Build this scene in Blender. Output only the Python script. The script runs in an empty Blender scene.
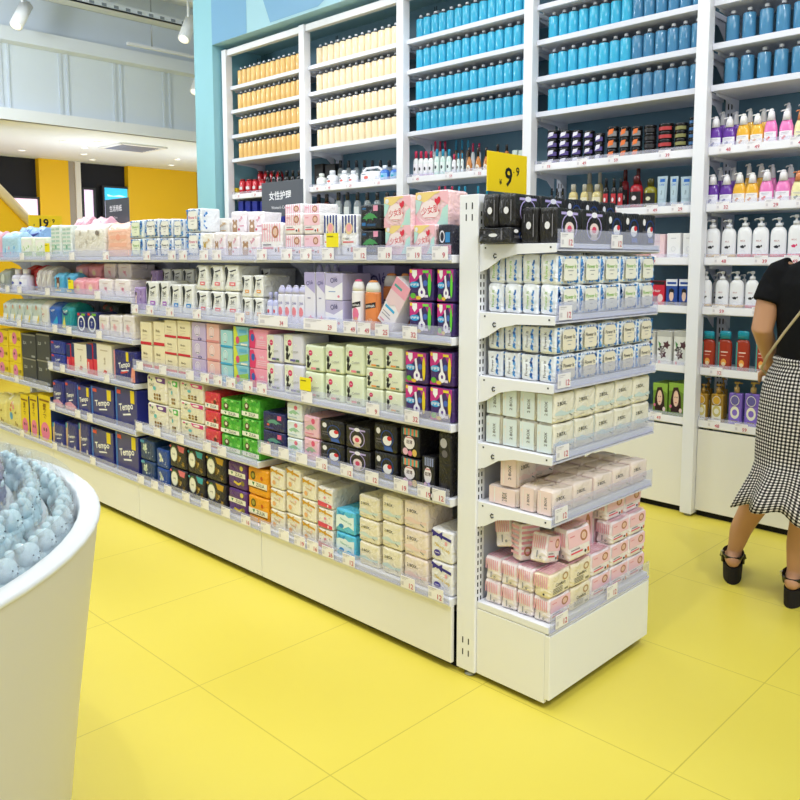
import bpy, math, random
from mathutils import Vector, Matrix

S = bpy.context.scene
COL = S.collection
PI = math.pi
rnd = random.Random(7)

# ------------------------------------------------------------------ camera
cam_data = bpy.data.cameras.new('camera')
cam = bpy.data.objects.new('camera', cam_data)
COL.objects.link(cam)
cam_data.sensor_width = 36.0
cam_data.lens = 36.0 * 805 / 800
cam_data.shift_y = -57 / 800
cam_data.clip_start = 0.02
_yaw = math.atan2(820, 805)          # the camera looks between +Y and +X
_pit = math.atan2(83, 805)
_f0 = Vector((math.sin(_yaw), math.cos(_yaw), 0))
_rt = Vector((math.cos(_yaw), -math.sin(_yaw), 0))
_fw = _f0 * math.cos(_pit) - Vector((0, 0, math.sin(_pit)))
_up = _rt.cross(_fw)
cam.matrix_world = Matrix(((_rt.x, _up.x, -_fw.x, 0), (_rt.y, _up.y, -_fw.y, 0), (_rt.z, _up.z, -_fw.z, 1.35), (0, 0, 0, 1)))
S.camera = cam

# ------------------------------------------------------------------ world, lights, exposure
wd = bpy.data.worlds.new('world'); S.world = wd; wd.use_nodes = True
wd.node_tree.nodes['Background'].inputs[0].default_value = (0.88, 0.93, 1.0, 1)
wd.node_tree.nodes['Background'].inputs[1].default_value = WORLD_STRENGTH = 0.60

def area(name, loc, size, power, col=(0.94, 0.96, 1.0), target=None):
    l = bpy.data.lights.new(name, 'AREA'); l.shape = 'RECTANGLE'
    l.size, l.size_y = size; l.energy = power; l.color = col
    o = bpy.data.objects.new(name, l); COL.objects.link(o); o.location = loc
    if target is not None:
        o.rotation_euler = (Vector(target) - Vector(loc)).to_track_quat('-Z', 'Y').to_euler()
    return o
def spot(name, loc, target, power, angle=50, blend=0.6, col=(0.97, 0.97, 1.0), r=0.05):
    l = bpy.data.lights.new(name, 'SPOT'); l.energy = power; l.spot_size = math.radians(angle)
    l.spot_blend = blend; l.color = col; l.shadow_soft_size = r
    o = bpy.data.objects.new(name, l); COL.objects.link(o); o.location = loc
    o.rotation_euler = (Vector(target) - Vector(loc)).to_track_quat('-Z', 'Y').to_euler()
    return o
def omni(name, loc, power, col=(1, 0.98, 0.95), r=0.3):
    l = bpy.data.lights.new(name, 'POINT'); l.energy = power; l.color = col; l.shadow_soft_size = r
    o = bpy.data.objects.new(name, l); COL.objects.link(o); o.location = loc
area('ceiling_light_aisle', (0.6, 2.6, 4.3), (1.6, 3.6), 46, (0.90, 0.94, 1.0))
area('ceiling_light_back_aisle', (3.2, 2.4, 4.3), (0.7, 5.0), 32)
area('ceiling_light_entrance', (0.6, -1.4, 4.2), (3.0, 1.6), 92, (0.90, 0.94, 1.0), (1.9, 1.6, 0.8))
area('ceiling_light_far', (1.0, 6.4, 4.2), (2.0, 2.0), 60)
omni('ceiling_fill', (1.6, 7.0, 3.2), 130, (0.86, 0.93, 1.0))  # added point fill to brighten the ceiling, not the beam of a fitting
omni('ceiling_fill_near', (2.6, 3.2, 3.7), 24, (0.9, 0.95, 1.0))  # same kind of added fill, nearer the camera
omni('far_zone_fill', (2.6, 10.2, 1.9), 30, (0.86, 0.93, 1.0))  # added mid-air point fills for the soffit and far walls, no fittings here
omni('far_zone_fill_middle', (4.6, 9.9, 1.9), 30, (0.86, 0.93, 1.0))
omni('far_zone_fill_end', (6.4, 9.8, 1.9), 28, (0.86, 0.93, 1.0))
spot('track_beam_cream_bay', (1.9, 3.3, 4.0), (4.1, 4.45, 2.45), 130, 28)
spot('track_beam_yellow_bay', (2.1, 4.6, 4.0), (4.1, 5.5, 2.4), 40, 32)
spot('track_beam_cyan_bay', (1.9, 2.2, 4.0), (4.1, 3.2, 2.1), 42, 36)
spot('track_beam_slate_bay', (2.0, 0.9, 4.0), (4.1, 1.9, 1.8), 52, 40)
spot('track_beam_pump_bay', (2.0, 0.2, 4.0), (4.1, 1.2, 1.6), 62, 40)
spot('track_beam_gondola', (0.2, 1.2, 4.0), (1.95, 2.1, 0.9), 95, 46, 0.6, (0.92, 0.95, 1.0))
spot('track_beam_gondola_middle', (0.2, 2.6, 4.0), (1.95, 3.3, 0.9), 95, 46, 0.6, (0.92, 0.95, 1.0))
spot('track_beam_gondola_far', (0.2, 4.0, 4.0), (1.95, 4.7, 0.9), 95, 46, 0.6, (0.92, 0.95, 1.0))
spot('track_beam_endcap', (1.4, -0.9, 4.0), (2.2, 1.3, 0.8), 160, 36, 0.6, (0.92, 0.95, 1.0))
S.view_settings.view_transform = 'Standard'
S.view_settings.look = 'None'
S.view_settings.gamma = 1
S.view_settings.exposure = 0.05
S.view_settings.use_curve_mapping = False

# ------------------------------------------------------------------ materials
def lin(h):
    h = h.lstrip('#'); out = []
    for i in (0, 2, 4):
        c = int(h[i:i + 2], 16) / 255
        out.append(c / 12.92 if c <= 0.04045 else ((c + 0.055) / 1.055) ** 2.4)
    return (*out, 1)
_mats = {}
def M(h, fin='card'):
    key = (h, fin)
    if key in _mats: return _mats[key]
    m = bpy.data.materials.new(fin + '_' + h.strip('#')); m.use_nodes = True
    nt = m.node_tree; b = nt.nodes['Principled BSDF']
    b.inputs['Base Color'].default_value = lin(h)
    rough, spec = {'card': (0.5, 0.4), 'film': (0.32, 0.5), 'gloss': (0.15, 0.5), 'matte': (0.8, 0.25), 'paint': (0.42, 0.4), 'metal': (0.3, 0.5), 'cloth': (0.92, 0.15), 'print': (0.4, 0.4), 'skin': (0.5, 0.35), 'clear': (0.12, 0.5), 'glow': (0.5, 0.3), 'acrylic': (0.08, 0.5), 'bag': (0.12, 0.6)}[fin]
    b.inputs['Roughness'].default_value = rough
    b.inputs['Specular IOR Level'].default_value = spec
    N = lambda t: nt.nodes.new(t); L = nt.links.new
    if fin == 'metal': b.inputs['Metallic'].default_value = 0.85
    if fin == 'film':
        tc = N('ShaderNodeTexCoord'); no = N('ShaderNodeTexNoise'); bp = N('ShaderNodeBump')
        no.inputs['Scale'].default_value = 22; no.inputs['Detail'].default_value = 3; no.inputs['Distortion'].default_value = 2.2
        bp.inputs['Strength'].default_value = 0.5; bp.inputs['Distance'].default_value = 0.02
        L(tc.outputs['Object'], no.inputs['Vector']); L(no.outputs['Fac'], bp.inputs['Height']); L(bp.outputs['Normal'], b.inputs['Normal'])
    if fin == 'cloth':
        tc = N('ShaderNodeTexCoord'); no = N('ShaderNodeTexNoise'); bp = N('ShaderNodeBump')
        no.inputs['Scale'].default_value = 14; no.inputs['Detail'].default_value = 2
        bp.inputs['Strength'].default_value = 0.5; bp.inputs['Distance'].default_value = 0.02
        L(tc.outputs['Object'], no.inputs['Vector']); L(no.outputs['Fac'], bp.inputs['Height']); L(bp.outputs['Normal'], b.inputs['Normal'])
    if fin in ('acrylic', 'bag', 'clear'):
        out = nt.nodes['Material Output']; mx = N('ShaderNodeMixShader'); tr = N('ShaderNodeBsdfTransparent')
        tr.inputs[0].default_value = (0.97, 0.98, 1, 1) if fin != 'bag' else (1, 1, 1, 1)
        mx.inputs[0].default_value = {'acrylic': 0.26, 'bag': 0.22, 'clear': 0.5}[fin]
        L(tr.outputs[0], mx.inputs[1]); L(b.outputs[0], mx.inputs[2]); L(mx.outputs[0], out.inputs['Surface'])
        if fin == 'bag':
            gl = N('ShaderNodeBsdfGlossy'); gl.inputs['Roughness'].default_value = 0.08; gl.inputs['Color'].default_value = (1, 1, 1, 1)
            L(gl.outputs[0], mx.inputs[2])
            tc = N('ShaderNodeTexCoord'); no = N('ShaderNodeTexNoise'); bp = N('ShaderNodeBump')
            no.inputs['Scale'].default_value = 40; no.inputs['Detail'].default_value = 3
            bp.inputs['Strength'].default_value = 0.7; bp.inputs['Distance'].default_value = 0.01
            L(tc.outputs['Object'], no.inputs['Vector']); L(no.outputs['Fac'], bp.inputs['Height']); L(bp.outputs['Normal'], gl.inputs['Normal'])
            cr = N('ShaderNodeValToRGB'); cr.color_ramp.elements[0].position = 0.45; cr.color_ramp.elements[1].position = 0.65
            cr.color_ramp.elements[0].color = (0.04, 0.04, 0.04, 1); cr.color_ramp.elements[1].color = (0.28, 0.28, 0.28, 1)
            L(no.outputs['Fac'], cr.inputs[0]); L(cr.outputs[0], mx.inputs[0])
    if fin == 'glow':
        b.inputs['Emission Color'].default_value = lin(h); b.inputs['Emission Strength'].default_value = 0.8
    _mats[key] = m
    return m

# ------------------------------------------------------------------ mesh builder
_txt = {}
def text_geo(body, bold=0.0):
    key = (body, bold)
    if key not in _txt:
        c = bpy.data.curves.new('lettering', 'FONT'); c.body = body; c.resolution_u = 2; c.offset = bold
        o = bpy.data.objects.new('lettering', c); COL.objects.link(o)
        bpy.context.view_layer.update()
        dg = bpy.context.evaluated_depsgraph_get()
        me = bpy.data.meshes.new_from_object(o.evaluated_get(dg))
        vs = [(v.co.x, v.co.y) for v in me.vertices]; fs = [tuple(p.vertices) for p in me.polygons]
        bpy.data.objects.remove(o); bpy.data.curves.remove(c); bpy.data.meshes.remove(me)
        x0 = min(v[0] for v in vs); x1 = max(v[0] for v in vs); y0 = min(v[1] for v in vs); y1 = max(v[1] for v in vs)
        _txt[key] = ([(v[0] - (x0 + x1) / 2, v[1] - (y0 + y1) / 2) for v in vs], fs, x1 - x0, y1 - y0)
    return _txt[key]

class MB:
    def __init__(s): s.v = []; s.f = []; s.m = []; s.sm = []; s.mats = []; s.k = 0
    def mi(s, mat):
        if mat not in s.mats: s.mats.append(mat)
        return s.mats.index(mat)
    def add(s, vs, fs, mat, smooth=False):
        b = len(s.v); s.v.extend(tuple(v) for v in vs); i = s.mi(mat)
        for f in fs: s.f.append(tuple(b + q for q in f)); s.m.append(i); s.sm.append(smooth)
    def box(s, x0, x1, y0, y1, z0, z1, mat):
        vs = [(x, y, z) for x in (x0, x1) for y in (y0, y1) for z in (z0, z1)]
        s.add(vs, [(0, 1, 3, 2), (4, 6, 7, 5), (0, 4, 5, 1), (2, 3, 7, 6), (0, 2, 6, 4), (1, 5, 7, 3)], mat)
    def rbox(s, x0, x1, y0, y1, z0, z1, mat, r=0.003, seg=1, warp=None, sub=1):
        h = [(x1 - x0) / 2, (y1 - y0) / 2, (z1 - z0) / 2]; c = [(x0 + x1) / 2, (y0 + y1) / 2, (z0 + z1) / 2]
        r = min(r, *[q * 0.98 for q in h])
        def coords(a):
            lo = [-a + r * (1 - math.tan(PI / 4 * (1 - i / seg))) for i in range(seg + 1)]
            hi = [-q for q in reversed(lo)]
            mid = [lo[-1] + (hi[0] - lo[-1]) * i / sub for i in range(1, sub)]
            return lo + mid + hi
        idx = {}; vs = []; fs = []
        def vert(p):
            q = [max(-h[i] + r, min(h[i] - r, p[i])) for i in range(3)]
            d = [p[i] - q[i] for i in range(3)]; n = math.sqrt(sum(t * t for t in d)) or 1
            w = [q[i] + d[i] / n * r for i in range(3)]
            key = tuple(round(t * 1e6) for t in w)
            if key not in idx:
                idx[key] = len(vs); vs.append(w)
            return idx[key]
        for ax in range(3):
            a, b = [i for i in range(3) if i != ax]
            A, B = coords(h[a]), coords(h[b])
            for sgn in (-1, 1):
                g = []
                for i in A:
                    row = []
                    for j in B:
                        p = [0, 0, 0]; p[ax] = sgn * h[ax]; p[a] = i; p[b] = j
                        row.append(vert(p))
                    g.append(row)
                for i in range(len(A) - 1):
                    for j in range(len(B) - 1):
                        q = (g[i][j], g[i + 1][j], g[i + 1][j + 1], g[i][j + 1])
                        flip = (sgn > 0) == (ax == 1)
                        fs.append(q[::-1] if flip else q)
        out = []
        for w in vs:
            p = [w[i] + c[i] for i in range(3)]
            out.append(warp(p) if warp else p)
        s.add(out, fs, mat, r > 0.004)
    def lathe(s, prof, mat, n=18, sx=1, sy=1, cx=0, cy=0, a0=0, a1=2 * PI, z0=0, smooth=True, caps=True):
        full = abs(a1 - a0 - 2 * PI) < 1e-6; cnt = n if full else n + 1
        vs = []; fs = []
        for r, z in prof:
            for i in range(cnt):
                a = a0 + (a1 - a0) * i / n
                vs.append((cx + math.cos(a) * r * sx, cy + math.sin(a) * r * sy, z + z0))
        for j in range(len(prof) - 1):
            for i in range(n):
                k = (i + 1) % cnt
                fs.append((j * cnt + i, j * cnt + k, (j + 1) * cnt + k, (j + 1) * cnt + i))
        if full and caps:
            if prof[0][0] > 1e-5: fs.append(tuple(reversed(range(cnt))))
            if prof[-1][0] > 1e-5: fs.append(tuple((len(prof) - 1) * cnt + i for i in range(cnt)))
        s.add(vs, fs, mat, smooth)
    def tube(s, pts, rad, mat, n=8, cap=True, flat=None):
        pts = [Vector(p) for p in pts]; rads = rad if isinstance(rad, (list, tuple)) else [rad] * len(pts)
        vs = []; fs = []; ref = None
        for i, p in enumerate(pts):
            t = (pts[min(i + 1, len(pts) - 1)] - pts[max(i - 1, 0)]).normalized()
            if ref is None:
                ref = Vector((0, 0, 1)) if abs(t.z) < 0.9 else Vector((1, 0, 0))
                if flat is not None: ref = Vector(flat)
            u = (ref - t * ref.dot(t)).normalized(); w = t.cross(u); ref = u
            rr = rads[i]; ra, rb = rr if isinstance(rr, tuple) else (rr, rr)
            for k in range(n):
                a = 2 * PI * k / n
                vs.append(p + u * math.cos(a) * ra + w * math.sin(a) * rb)
        for i in range(len(pts) - 1):
            for k in range(n):
                q = (k + 1) % n
                fs.append((i * n + k, i * n + q, (i + 1) * n + q, (i + 1) * n + k))
        if cap:
            fs.append(tuple(reversed(range(n)))); fs.append(tuple((len(pts) - 1) * n + k for k in range(n)))
        s.add(vs, fs, mat, True)
    def ball(s, c, r, mat, n=12, m=8, squash=(1, 1, 1)):
        vs = []; fs = []
        for j in range(m + 1):
            t = PI * j / m
            for i in range(n):
                a = 2 * PI * i / n
                vs.append((c[0] + r * squash[0] * math.sin(t) * math.cos(a), c[1] + r * squash[1] * math.sin(t) * math.sin(a), c[2] - r * squash[2] * math.cos(t)))
        for j in range(m):
            for i in range(n):
                k = (i + 1) % n
                fs.append((j * n + i, j * n + k, (j + 1) * n + k, (j + 1) * n + i))
        s.add(vs, fs, mat, True)
    # ---- printed art on a face of the box w x d x h (front at y = 0, width centred)
    def art(s, ops, w, h, d, fin='print', curve=None, lift=0.0006):
        for op in ops:
            face = 'F'
            kind = op[0]
            if ':' in kind: face, kind = kind.split(':')
            s.k += 1; e = lift + 0.00012 * s.k
            if curve: mp = lambda x, y: curve(x, y, e)
            elif face == 'F': mp = lambda x, y: ((x - 0.5) * w, -e, y * h)
            elif face == 'L': mp = lambda x, y: (-w / 2 - e, (1 - x) * d, y * h)
            elif face == 'R': mp = lambda x, y: (w / 2 + e, x * d, y * h)
            else: mp = lambda x, y: ((x - 0.5) * w, y * d, h + e)
            fw_, fh_ = {'F': (w, h), 'L': (d, h), 'R': (d, h), 'T': (w, d)}[face]
            if kind == 'r':
                _, x0, y0, x1, y1, c = op; n = 6 if curve else 1
                for i in range(n):
                    a, b = x0 + (x1 - x0) * i / n, x0 + (x1 - x0) * (i + 1) / n
                    s.add([mp(a, y0), mp(b, y0), mp(b, y1), mp(a, y1)], [(0, 1, 2, 3)], M(c, fin))
            elif kind == 's':                       # vertical stripes
                _, n, x0, x1, y0, y1, c = op
                for i in range(n):
                    a = x0 + (x1 - x0) * (i + 0.25) / n; b = x0 + (x1 - x0) * (i + 0.75) / n
                    s.add([mp(a, y0), mp(b, y0), mp(b, y1), mp(a, y1)], [(0, 1, 2, 3)], M(c, fin))
            elif kind == 'h':                       # horizontal stripes
                _, n, x0, x1, y0, y1, c = op
                for i in range(n):
                    a = y0 + (y1 - y0) * (i + 0.25) / n; b = y0 + (y1 - y0) * (i + 0.75) / n
                    s.add([mp(x0, a), mp(x1, a), mp(x1, b), mp(x0, b)], [(0, 1, 2, 3)], M(c, fin))
            elif curve and kind in ('e', 'p'):      # cut into upright strips so that it follows the curved wall
                if kind == 'e':
                    _, cx, cy, rx, ry, c = op; pg = [(cx + rx * math.cos(2 * PI * i / 16), cy + ry * math.sin(2 * PI * i / 16)) for i in range(16)]
                else: pg, c = op[1], op[2]
                xa, xb = min(q[0] for q in pg), max(q[0] for q in pg); n = 8; col = []
                for i in range(n + 1):
                    x = xa + (xb - xa) * min(max(i / n, 0.002), 0.998); ys = []
                    for (ax, ay), (bx, by_) in zip(pg, pg[1:] + pg[:1]):
                        if (ax - x) * (bx - x) <= 0 and ax != bx: ys.append(ay + (by_ - ay) * (x - ax) / (bx - ax))
                    col.append((x, min(ys), max(ys)))
                vs = [mp(x, y) for x, lo, hi in col for y in (lo, hi)]
                s.add(vs, [(2 * i, 2 * i + 2, 2 * i + 3, 2 * i + 1) for i in range(n)], M(c, fin))
            elif kind == 'e':
                _, cx, cy, rx, ry, c = op; n = 14
                s.add([mp(cx + rx * math.cos(2 * PI * i / n), cy + ry * math.sin(2 * PI * i / n)) for i in range(n)], [tuple(range(n))], M(c, fin))
            elif kind == 'o':                       # ring
                _, cx, cy, rx, ry, t, c = op; n = 16; vs = []; fs = []
                for i in range(n):
                    a = 2 * PI * i / n
                    vs += [mp(cx + rx * math.cos(a), cy + ry * math.sin(a)), mp(cx + rx * (1 - t) * math.cos(a), cy + ry * (1 - t) * math.sin(a))]
                for i in range(n):
                    k = (i + 1) % n; fs.append((2 * i, 2 * k, 2 * k + 1, 2 * i + 1))
                s.add(vs, fs, M(c, fin))
            elif kind == 'p':
                s.add([mp(*q) for q in op[1]], [tuple(range(len(op[1])))], M(op[2], fin))
            elif kind == 'f':                       # scattered blossoms inside a band
                _, seed, n, x0, x1, y0, y1, size, cols = op; g = random.Random(seed)
                for i in range(n):
                    cx, cy = x0 + (x1 - x0) * g.random(), y0 + (y1 - y0) * g.random(); q = size * (0.6 + 0.8 * g.random())
                    rx, ry = q * fh_ / max(fw_, fh_) * max(fw_, fh_) / fw_, q
                    s.k += 1; ee = lift + 0.00003 * s.k
                    vs = []
                    ph = g.random() * 6
                    for t in range(10):
                        a = 2 * PI * t / 10 + ph; k = 1 if t % 2 else 0.55
                        vs.append(mp(min(0.995, max(0.005, cx + rx * k * math.cos(a))), min(0.995, max(0.005, cy + ry * k * math.sin(a)))))
                    s.add(vs, [tuple(range(10))], M(cols[i % len(cols)], fin))
            elif kind == 't':
                _, body, cx, cy, hh, c, mw = op[:7]; rot = op[7] if len(op) > 7 else 0; bold = op[8] if len(op) > 8 else 0.012
                vs, fs, tw, th = text_geo(body, bold)
                sc = hh * fh_ / th
                lim = mw * (fh_ if abs(abs(rot) - 90) < 20 else fw_)
                if tw * sc > lim: sc = lim / tw
                ca, sa = math.cos(math.radians(rot)), math.sin(math.radians(rot))
                s.add([mp(cx + (x * ca - y * sa) * sc / fw_, cy + (x * sa + y * ca) * sc / fh_) for x, y in vs], fs, M(c, fin))
    def mesh(s, name):
        me = bpy.data.meshes.new(name)
        me.from_pydata(s.v, [], s.f)
        for m in s.mats: me.materials.append(m)
        me.polygons.foreach_set('material_index', s.m)
        me.polygons.foreach_set('use_smooth', s.sm)
        me.update()
        return me

def obj(name, me, parent=None, loc=None):
    if isinstance(me, MB): me = me.mesh(name)
    o = bpy.data.objects.new(name, me); COL.objects.link(o)
    if parent is not None: o.parent = parent
    if loc is not None: o.location = loc
    return o
def tag(o, label, cat, group=None):
    o['label'] = label; o['category'] = cat
    if group: o['group'] = group
    return o
def thing(name, label, cat, loc=(0, 0, 0), rz=0, group=None):
    o = bpy.data.objects.new(name, None); COL.objects.link(o)
    o.location = loc; o.rotation_euler = (0, 0, rz)
    return tag(o, label, cat, group)
def struct(name, me):
    o = obj(name, me); o['kind'] = 'structure'; return o
ORD = 'first second third fourth fifth sixth seventh eighth ninth tenth eleventh twelfth thirteenth fourteenth fifteenth sixteenth seventeenth eighteenth nineteenth twentieth'.split()

# ------------------------------------------------------------------ floor
def floor_material():
    m = bpy.data.materials.new('yellow_vinyl_tiles'); m.use_nodes = True
    nt = m.node_tree; b = nt.nodes['Principled BSDF']; N = nt.nodes.new; L = nt.links.new
    tc = N('ShaderNodeTexCoord'); sep = N('ShaderNodeSeparateXYZ'); L(tc.outputs['Object'], sep.inputs[0])
    masks = []
    for ax, off in (('X', 2.573), ('Y', 0.887)):
        a = N('ShaderNodeMath'); a.operation = 'SUBTRACT'; L(sep.outputs[ax], a.inputs[0]); a.inputs[1].default_value = off
        p = N('ShaderNodeMath'); p.operation = 'PINGPONG'; L(a.outputs[0], p.inputs[0]); p.inputs[1].default_value = 0.32
        q = N('ShaderNodeMath'); q.operation = 'LESS_THAN'; L(p.outputs[0], q.inputs[0]); q.inputs[1].default_value = 0.0018
        masks.append(q)
    mx = N('ShaderNodeMath'); mx.operation = 'MAXIMUM'; L(masks[0].outputs[0], mx.inputs[0]); L(masks[1].outputs[0], mx.inputs[1])
    no = N('ShaderNodeTexNoise'); no.inputs['Scale'].default_value = 1.7; no.inputs['Detail'].default_value = 5; L(tc.outputs['Object'], no.inputs['Vector'])
    c1 = N('ShaderNodeValToRGB'); L(no.outputs['Fac'], c1.inputs[0])
    c1.color_ramp.elements[0].color = lin('#e3cf4e'); c1.color_ramp.elements[1].color = lin('#ead85a')
    mix = N('ShaderNodeMixRGB'); L(mx.outputs[0], mix.inputs[0]); L(c1.outputs[0], mix.inputs[1]); mix.inputs[2].default_value = lin('#cab742')
    L(mix.outputs[0], b.inputs['Base Color']); b.inputs['Roughness'].default_value = 0.36; b.inputs['Specular IOR Level'].default_value = 0.45
    return m
fb = MB(); fb.add([(-4, -3, 0), (9, -3, 0), (9, 16, 0), (-4, 16, 0)], [(0, 1, 2, 3)], floor_material())
struct('floor', fb)

# ------------------------------------------------------------------ shell
WHITE = M('#eeeef2', 'paint'); WHITE2 = M('#e4e6ee', 'paint'); OFF = M('#f3f3f6', 'paint'); DARK = M('#1c1c1e', 'matte'); STEEL = M('#b9bdc4', 'metal')
TEAL = M('#93c8d4', 'paint'); TEALD = M('#6d9fb0', 'paint')
cb = MB(); cb.box(-4, 9, -3, 9.2, 4.4, 4.5, M('#dfe5ee', 'matte'))
struct('ceiling', cb)
for k, y in enumerate((4.4, 5.6, 6.8, 8.0)):
    b = MB(); b.box(-2, 6.0, y - 0.09, y + 0.09, 4.14, 4.4, M('#e8edf4', 'paint')); struct('trim_%d' % (k + 1), b)
# teal feature wall with the recess that takes the wall shelving
wb = MB()
XF, XB = 3.95, 4.46
wb.box(XF, XB + 0.1, 6.13, 6.42, 0, 4.4, TEAL)            # pillar at the far end
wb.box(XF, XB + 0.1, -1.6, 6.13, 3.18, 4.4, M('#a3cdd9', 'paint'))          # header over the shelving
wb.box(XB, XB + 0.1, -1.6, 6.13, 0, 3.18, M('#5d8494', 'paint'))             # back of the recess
struct('wall_right', wb)
mural = MB()
def mur(pts, c, k):
    x = XF - 0.0015 * k
    mural.add([(x, y, z) for y, z in pts], [tuple(range(len(pts)))], M(c, 'paint'))
mur([(6.13, 3.18), (5.62, 3.18), (5.62, 4.4), (6.13, 4.4)], '#79a9cb', 1)
mur([(5.45, 3.52), (5.30, 3.20), (4.72, 3.20), (3.6, 3.62), (3.6, 4.4), (4.9, 4.4), (5.0, 3.62), (5.2, 3.62)], '#79a9cb', 2)
mur([(3.4, 3.2), (2.2, 3.2), (2.8, 4.0)], '#5f97c2', 3)
mu = struct('trim_mural', mural)

# soffit and far shop zone
FY = 8.9
b = MB(); b.box(-3, 9, FY, 12.4, 2.8, 2.9, M('#e9eefb', 'matte')); struct('ceiling_soffit', b)
b = MB()
b.box(-3, 9, FY + 0.05, FY + 0.1, 2.9, 4.5, M('#dde6ef', 'paint'))
x = -3.0
while x < 9:
    b.box(x, x + 0.03, FY + 0.03, FY + 0.05, 2.9, 3.62, M('#d3dce6', 'paint')); b.box(x + 0.09, x + 0.105, FY + 0.03, FY + 0.05, 2.9, 3.62, M('#d3dce6', 'paint')); x += 0.62
b.box(-3, 9, FY - 0.02, FY + 0.05, 2.8, 2.92, M('#f1f3f6', 'paint'))
b.box(-3, 9, FY - 0.12, FY + 0.05, 3.58, 3.72, M('#e6ecf2', 'paint'))
struct('wall_fascia', b)
BY = 11.9
b = MB(); b.box(-3, 9, BY + 0.12, BY + 0.2, 0, 2.8, M('#26262c', 'matte')); struct('wall_far', b)
b = MB(); b.box(4.74, 5.17, BY, BY + 0.12, 0, 2.8, M('#f0bd0c', 'paint')); struct('wall_column_yellow', b)
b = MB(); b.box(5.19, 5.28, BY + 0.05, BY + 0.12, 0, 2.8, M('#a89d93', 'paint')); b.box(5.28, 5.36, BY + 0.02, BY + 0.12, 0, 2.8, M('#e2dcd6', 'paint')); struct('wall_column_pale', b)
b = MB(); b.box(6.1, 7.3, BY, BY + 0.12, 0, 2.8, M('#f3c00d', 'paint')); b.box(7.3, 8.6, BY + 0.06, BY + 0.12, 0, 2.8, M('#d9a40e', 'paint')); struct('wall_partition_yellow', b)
def light_box(label, x0, x1, z0, z1, c, c2, y=BY + 0.05):
    t = thing('light_box', label, 'light box', ((x0 + x1) / 2, y, 0))
    f = MB(); w = (x1 - x0) / 2
    for a in ((-w, w, z0 - .03, z0), (-w, w, z1, z1 + .03), (-w - .03, -w, z0 - .03, z1 + .03), (w, w + .03, z0 - .03, z1 + .03)):
        f.box(a[0], a[1], -0.03, 0.06, a[2], a[3], M('#2a2a30', 'paint'))
    obj('frame', f, t)
    p = MB(); p.box(-w, w, 0, 0.05, z0, z1, M(c, 'glow')); obj('lit_panel', p, t)
    q = MB(); q.k = 0
    if c2:
        q.add([(-w, -0.004, z1 - 0.2), (w, -0.004, z1 - 0.2), (w, -0.004, z1), (-w, -0.004, z1)], [(0, 1, 2, 3)], M(c2, 'glow'))
        q.add([(-w + .05 + .1 * i, -0.008, z1 - 0.1 - .02 * (i % 2)) for i in range(4)] + [(-w + .3, -.008, z1 - .13), (-w + .06, -.008, z1 - .13)], [tuple(range(6))], M('#bfe9ff', 'glow'))
        obj('printed_header', q, t)
    return t
light_box('pink glowing light box behind the slanted hand rail', 3.6, 4.72, 0.7, 2.22, '#f2cfe6', None)
light_box('narrow pink light box beside the pale column', 5.40, 5.55, 0.7, 2.40, '#efd3f2', None)
light_box('light box with a blue header behind the dark hanging sign', 5.72, 6.3, 0.7, 2.45, '#d9d6fb', '#41bdf0')
# stair side with its hand rail
t = thing('stair_rail', 'slanted beige hand rail over a yellow stair side', 'hand rail', (3.3, 9.6, 0))
b = MB(); b.add([(q[0], yy, q[1]) for yy in (0.0, 0.12) for q in ((-1.6, 0), (0.62, 0), (0.62, 1.5), (0, 2.16), (-1.6, 3.6 - .2))], [(0, 1, 2, 3, 4), (9, 8, 7, 6, 5), (0, 5, 6, 1), (1, 6, 7, 2), (2, 7, 8, 3), (3, 8, 9, 4), (4, 9, 5, 0)], M('#e9b80c', 'paint')); obj('stair_side', b, t)
b = MB(); b.tube([(-1.6, -0.03, 3.55), (-0.02, -0.03, 2.22), (0.60, -0.03, 1.56)], 0.055, M('#ddc79a', 'paint'), 12); obj('hand_rail', b, t)
b = MB(); b.tube([(0.02, 0.02, 2.1), (0.0, 0.02, 2.8)], 0.008, STEEL, 6); obj('rod', b, t)

# recessed lamps and vent in the soffit
for k, (px, py) in enumerate(((4.30, 10.0), (4.62, 9.75), (4.72, 10.35), (5.0, 11.0), (5.35, 11.5), (4.25, 11.2), (6.2, 10.6), (6.5, 11.3))):
    what = ['first', 'second', 'third', 'fourth', 'fifth', 'sixth', 'seventh', 'eighth'][k]
    t = thing('downlight', 'small round downlight in the white soffit, %s from the stair' % what, 'downlight', (px, py, 2.8), group='downlights in the soffit')
    b = MB(); b.lathe([(0.055, -0.006), (0.055, 0.0)], M('#ffffff', 'paint'), 14); obj('ring', b, t)
    b = MB(); b.lathe([(0.04, -0.010), (0.04, -0.006)], M('#fffdf5', 'glow'), 14); obj('lens', b, t)
t = thing('air_vent', 'square slatted air vent in the white soffit', 'air vent', (5.15, 9.9, 2.8))
b = MB()
for q in (-1, 1): b.box(-0.3, 0.3, q * 0.3 - 0.03, q * 0.3 + 0.03, -0.02, 0, WHITE); b.box(q * 0.3 - 0.03, q * 0.3 + 0.03, -0.3, 0.3, -0.02, 0, WHITE)
obj('frame', b, t)
b = MB()
for k in range(7): b.box(-0.27, 0.27, -0.25 + k * 0.08, -0.21 + k * 0.08, -0.016, 0, M('#8f93aa', 'paint'))
obj('grille', b, t)

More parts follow.
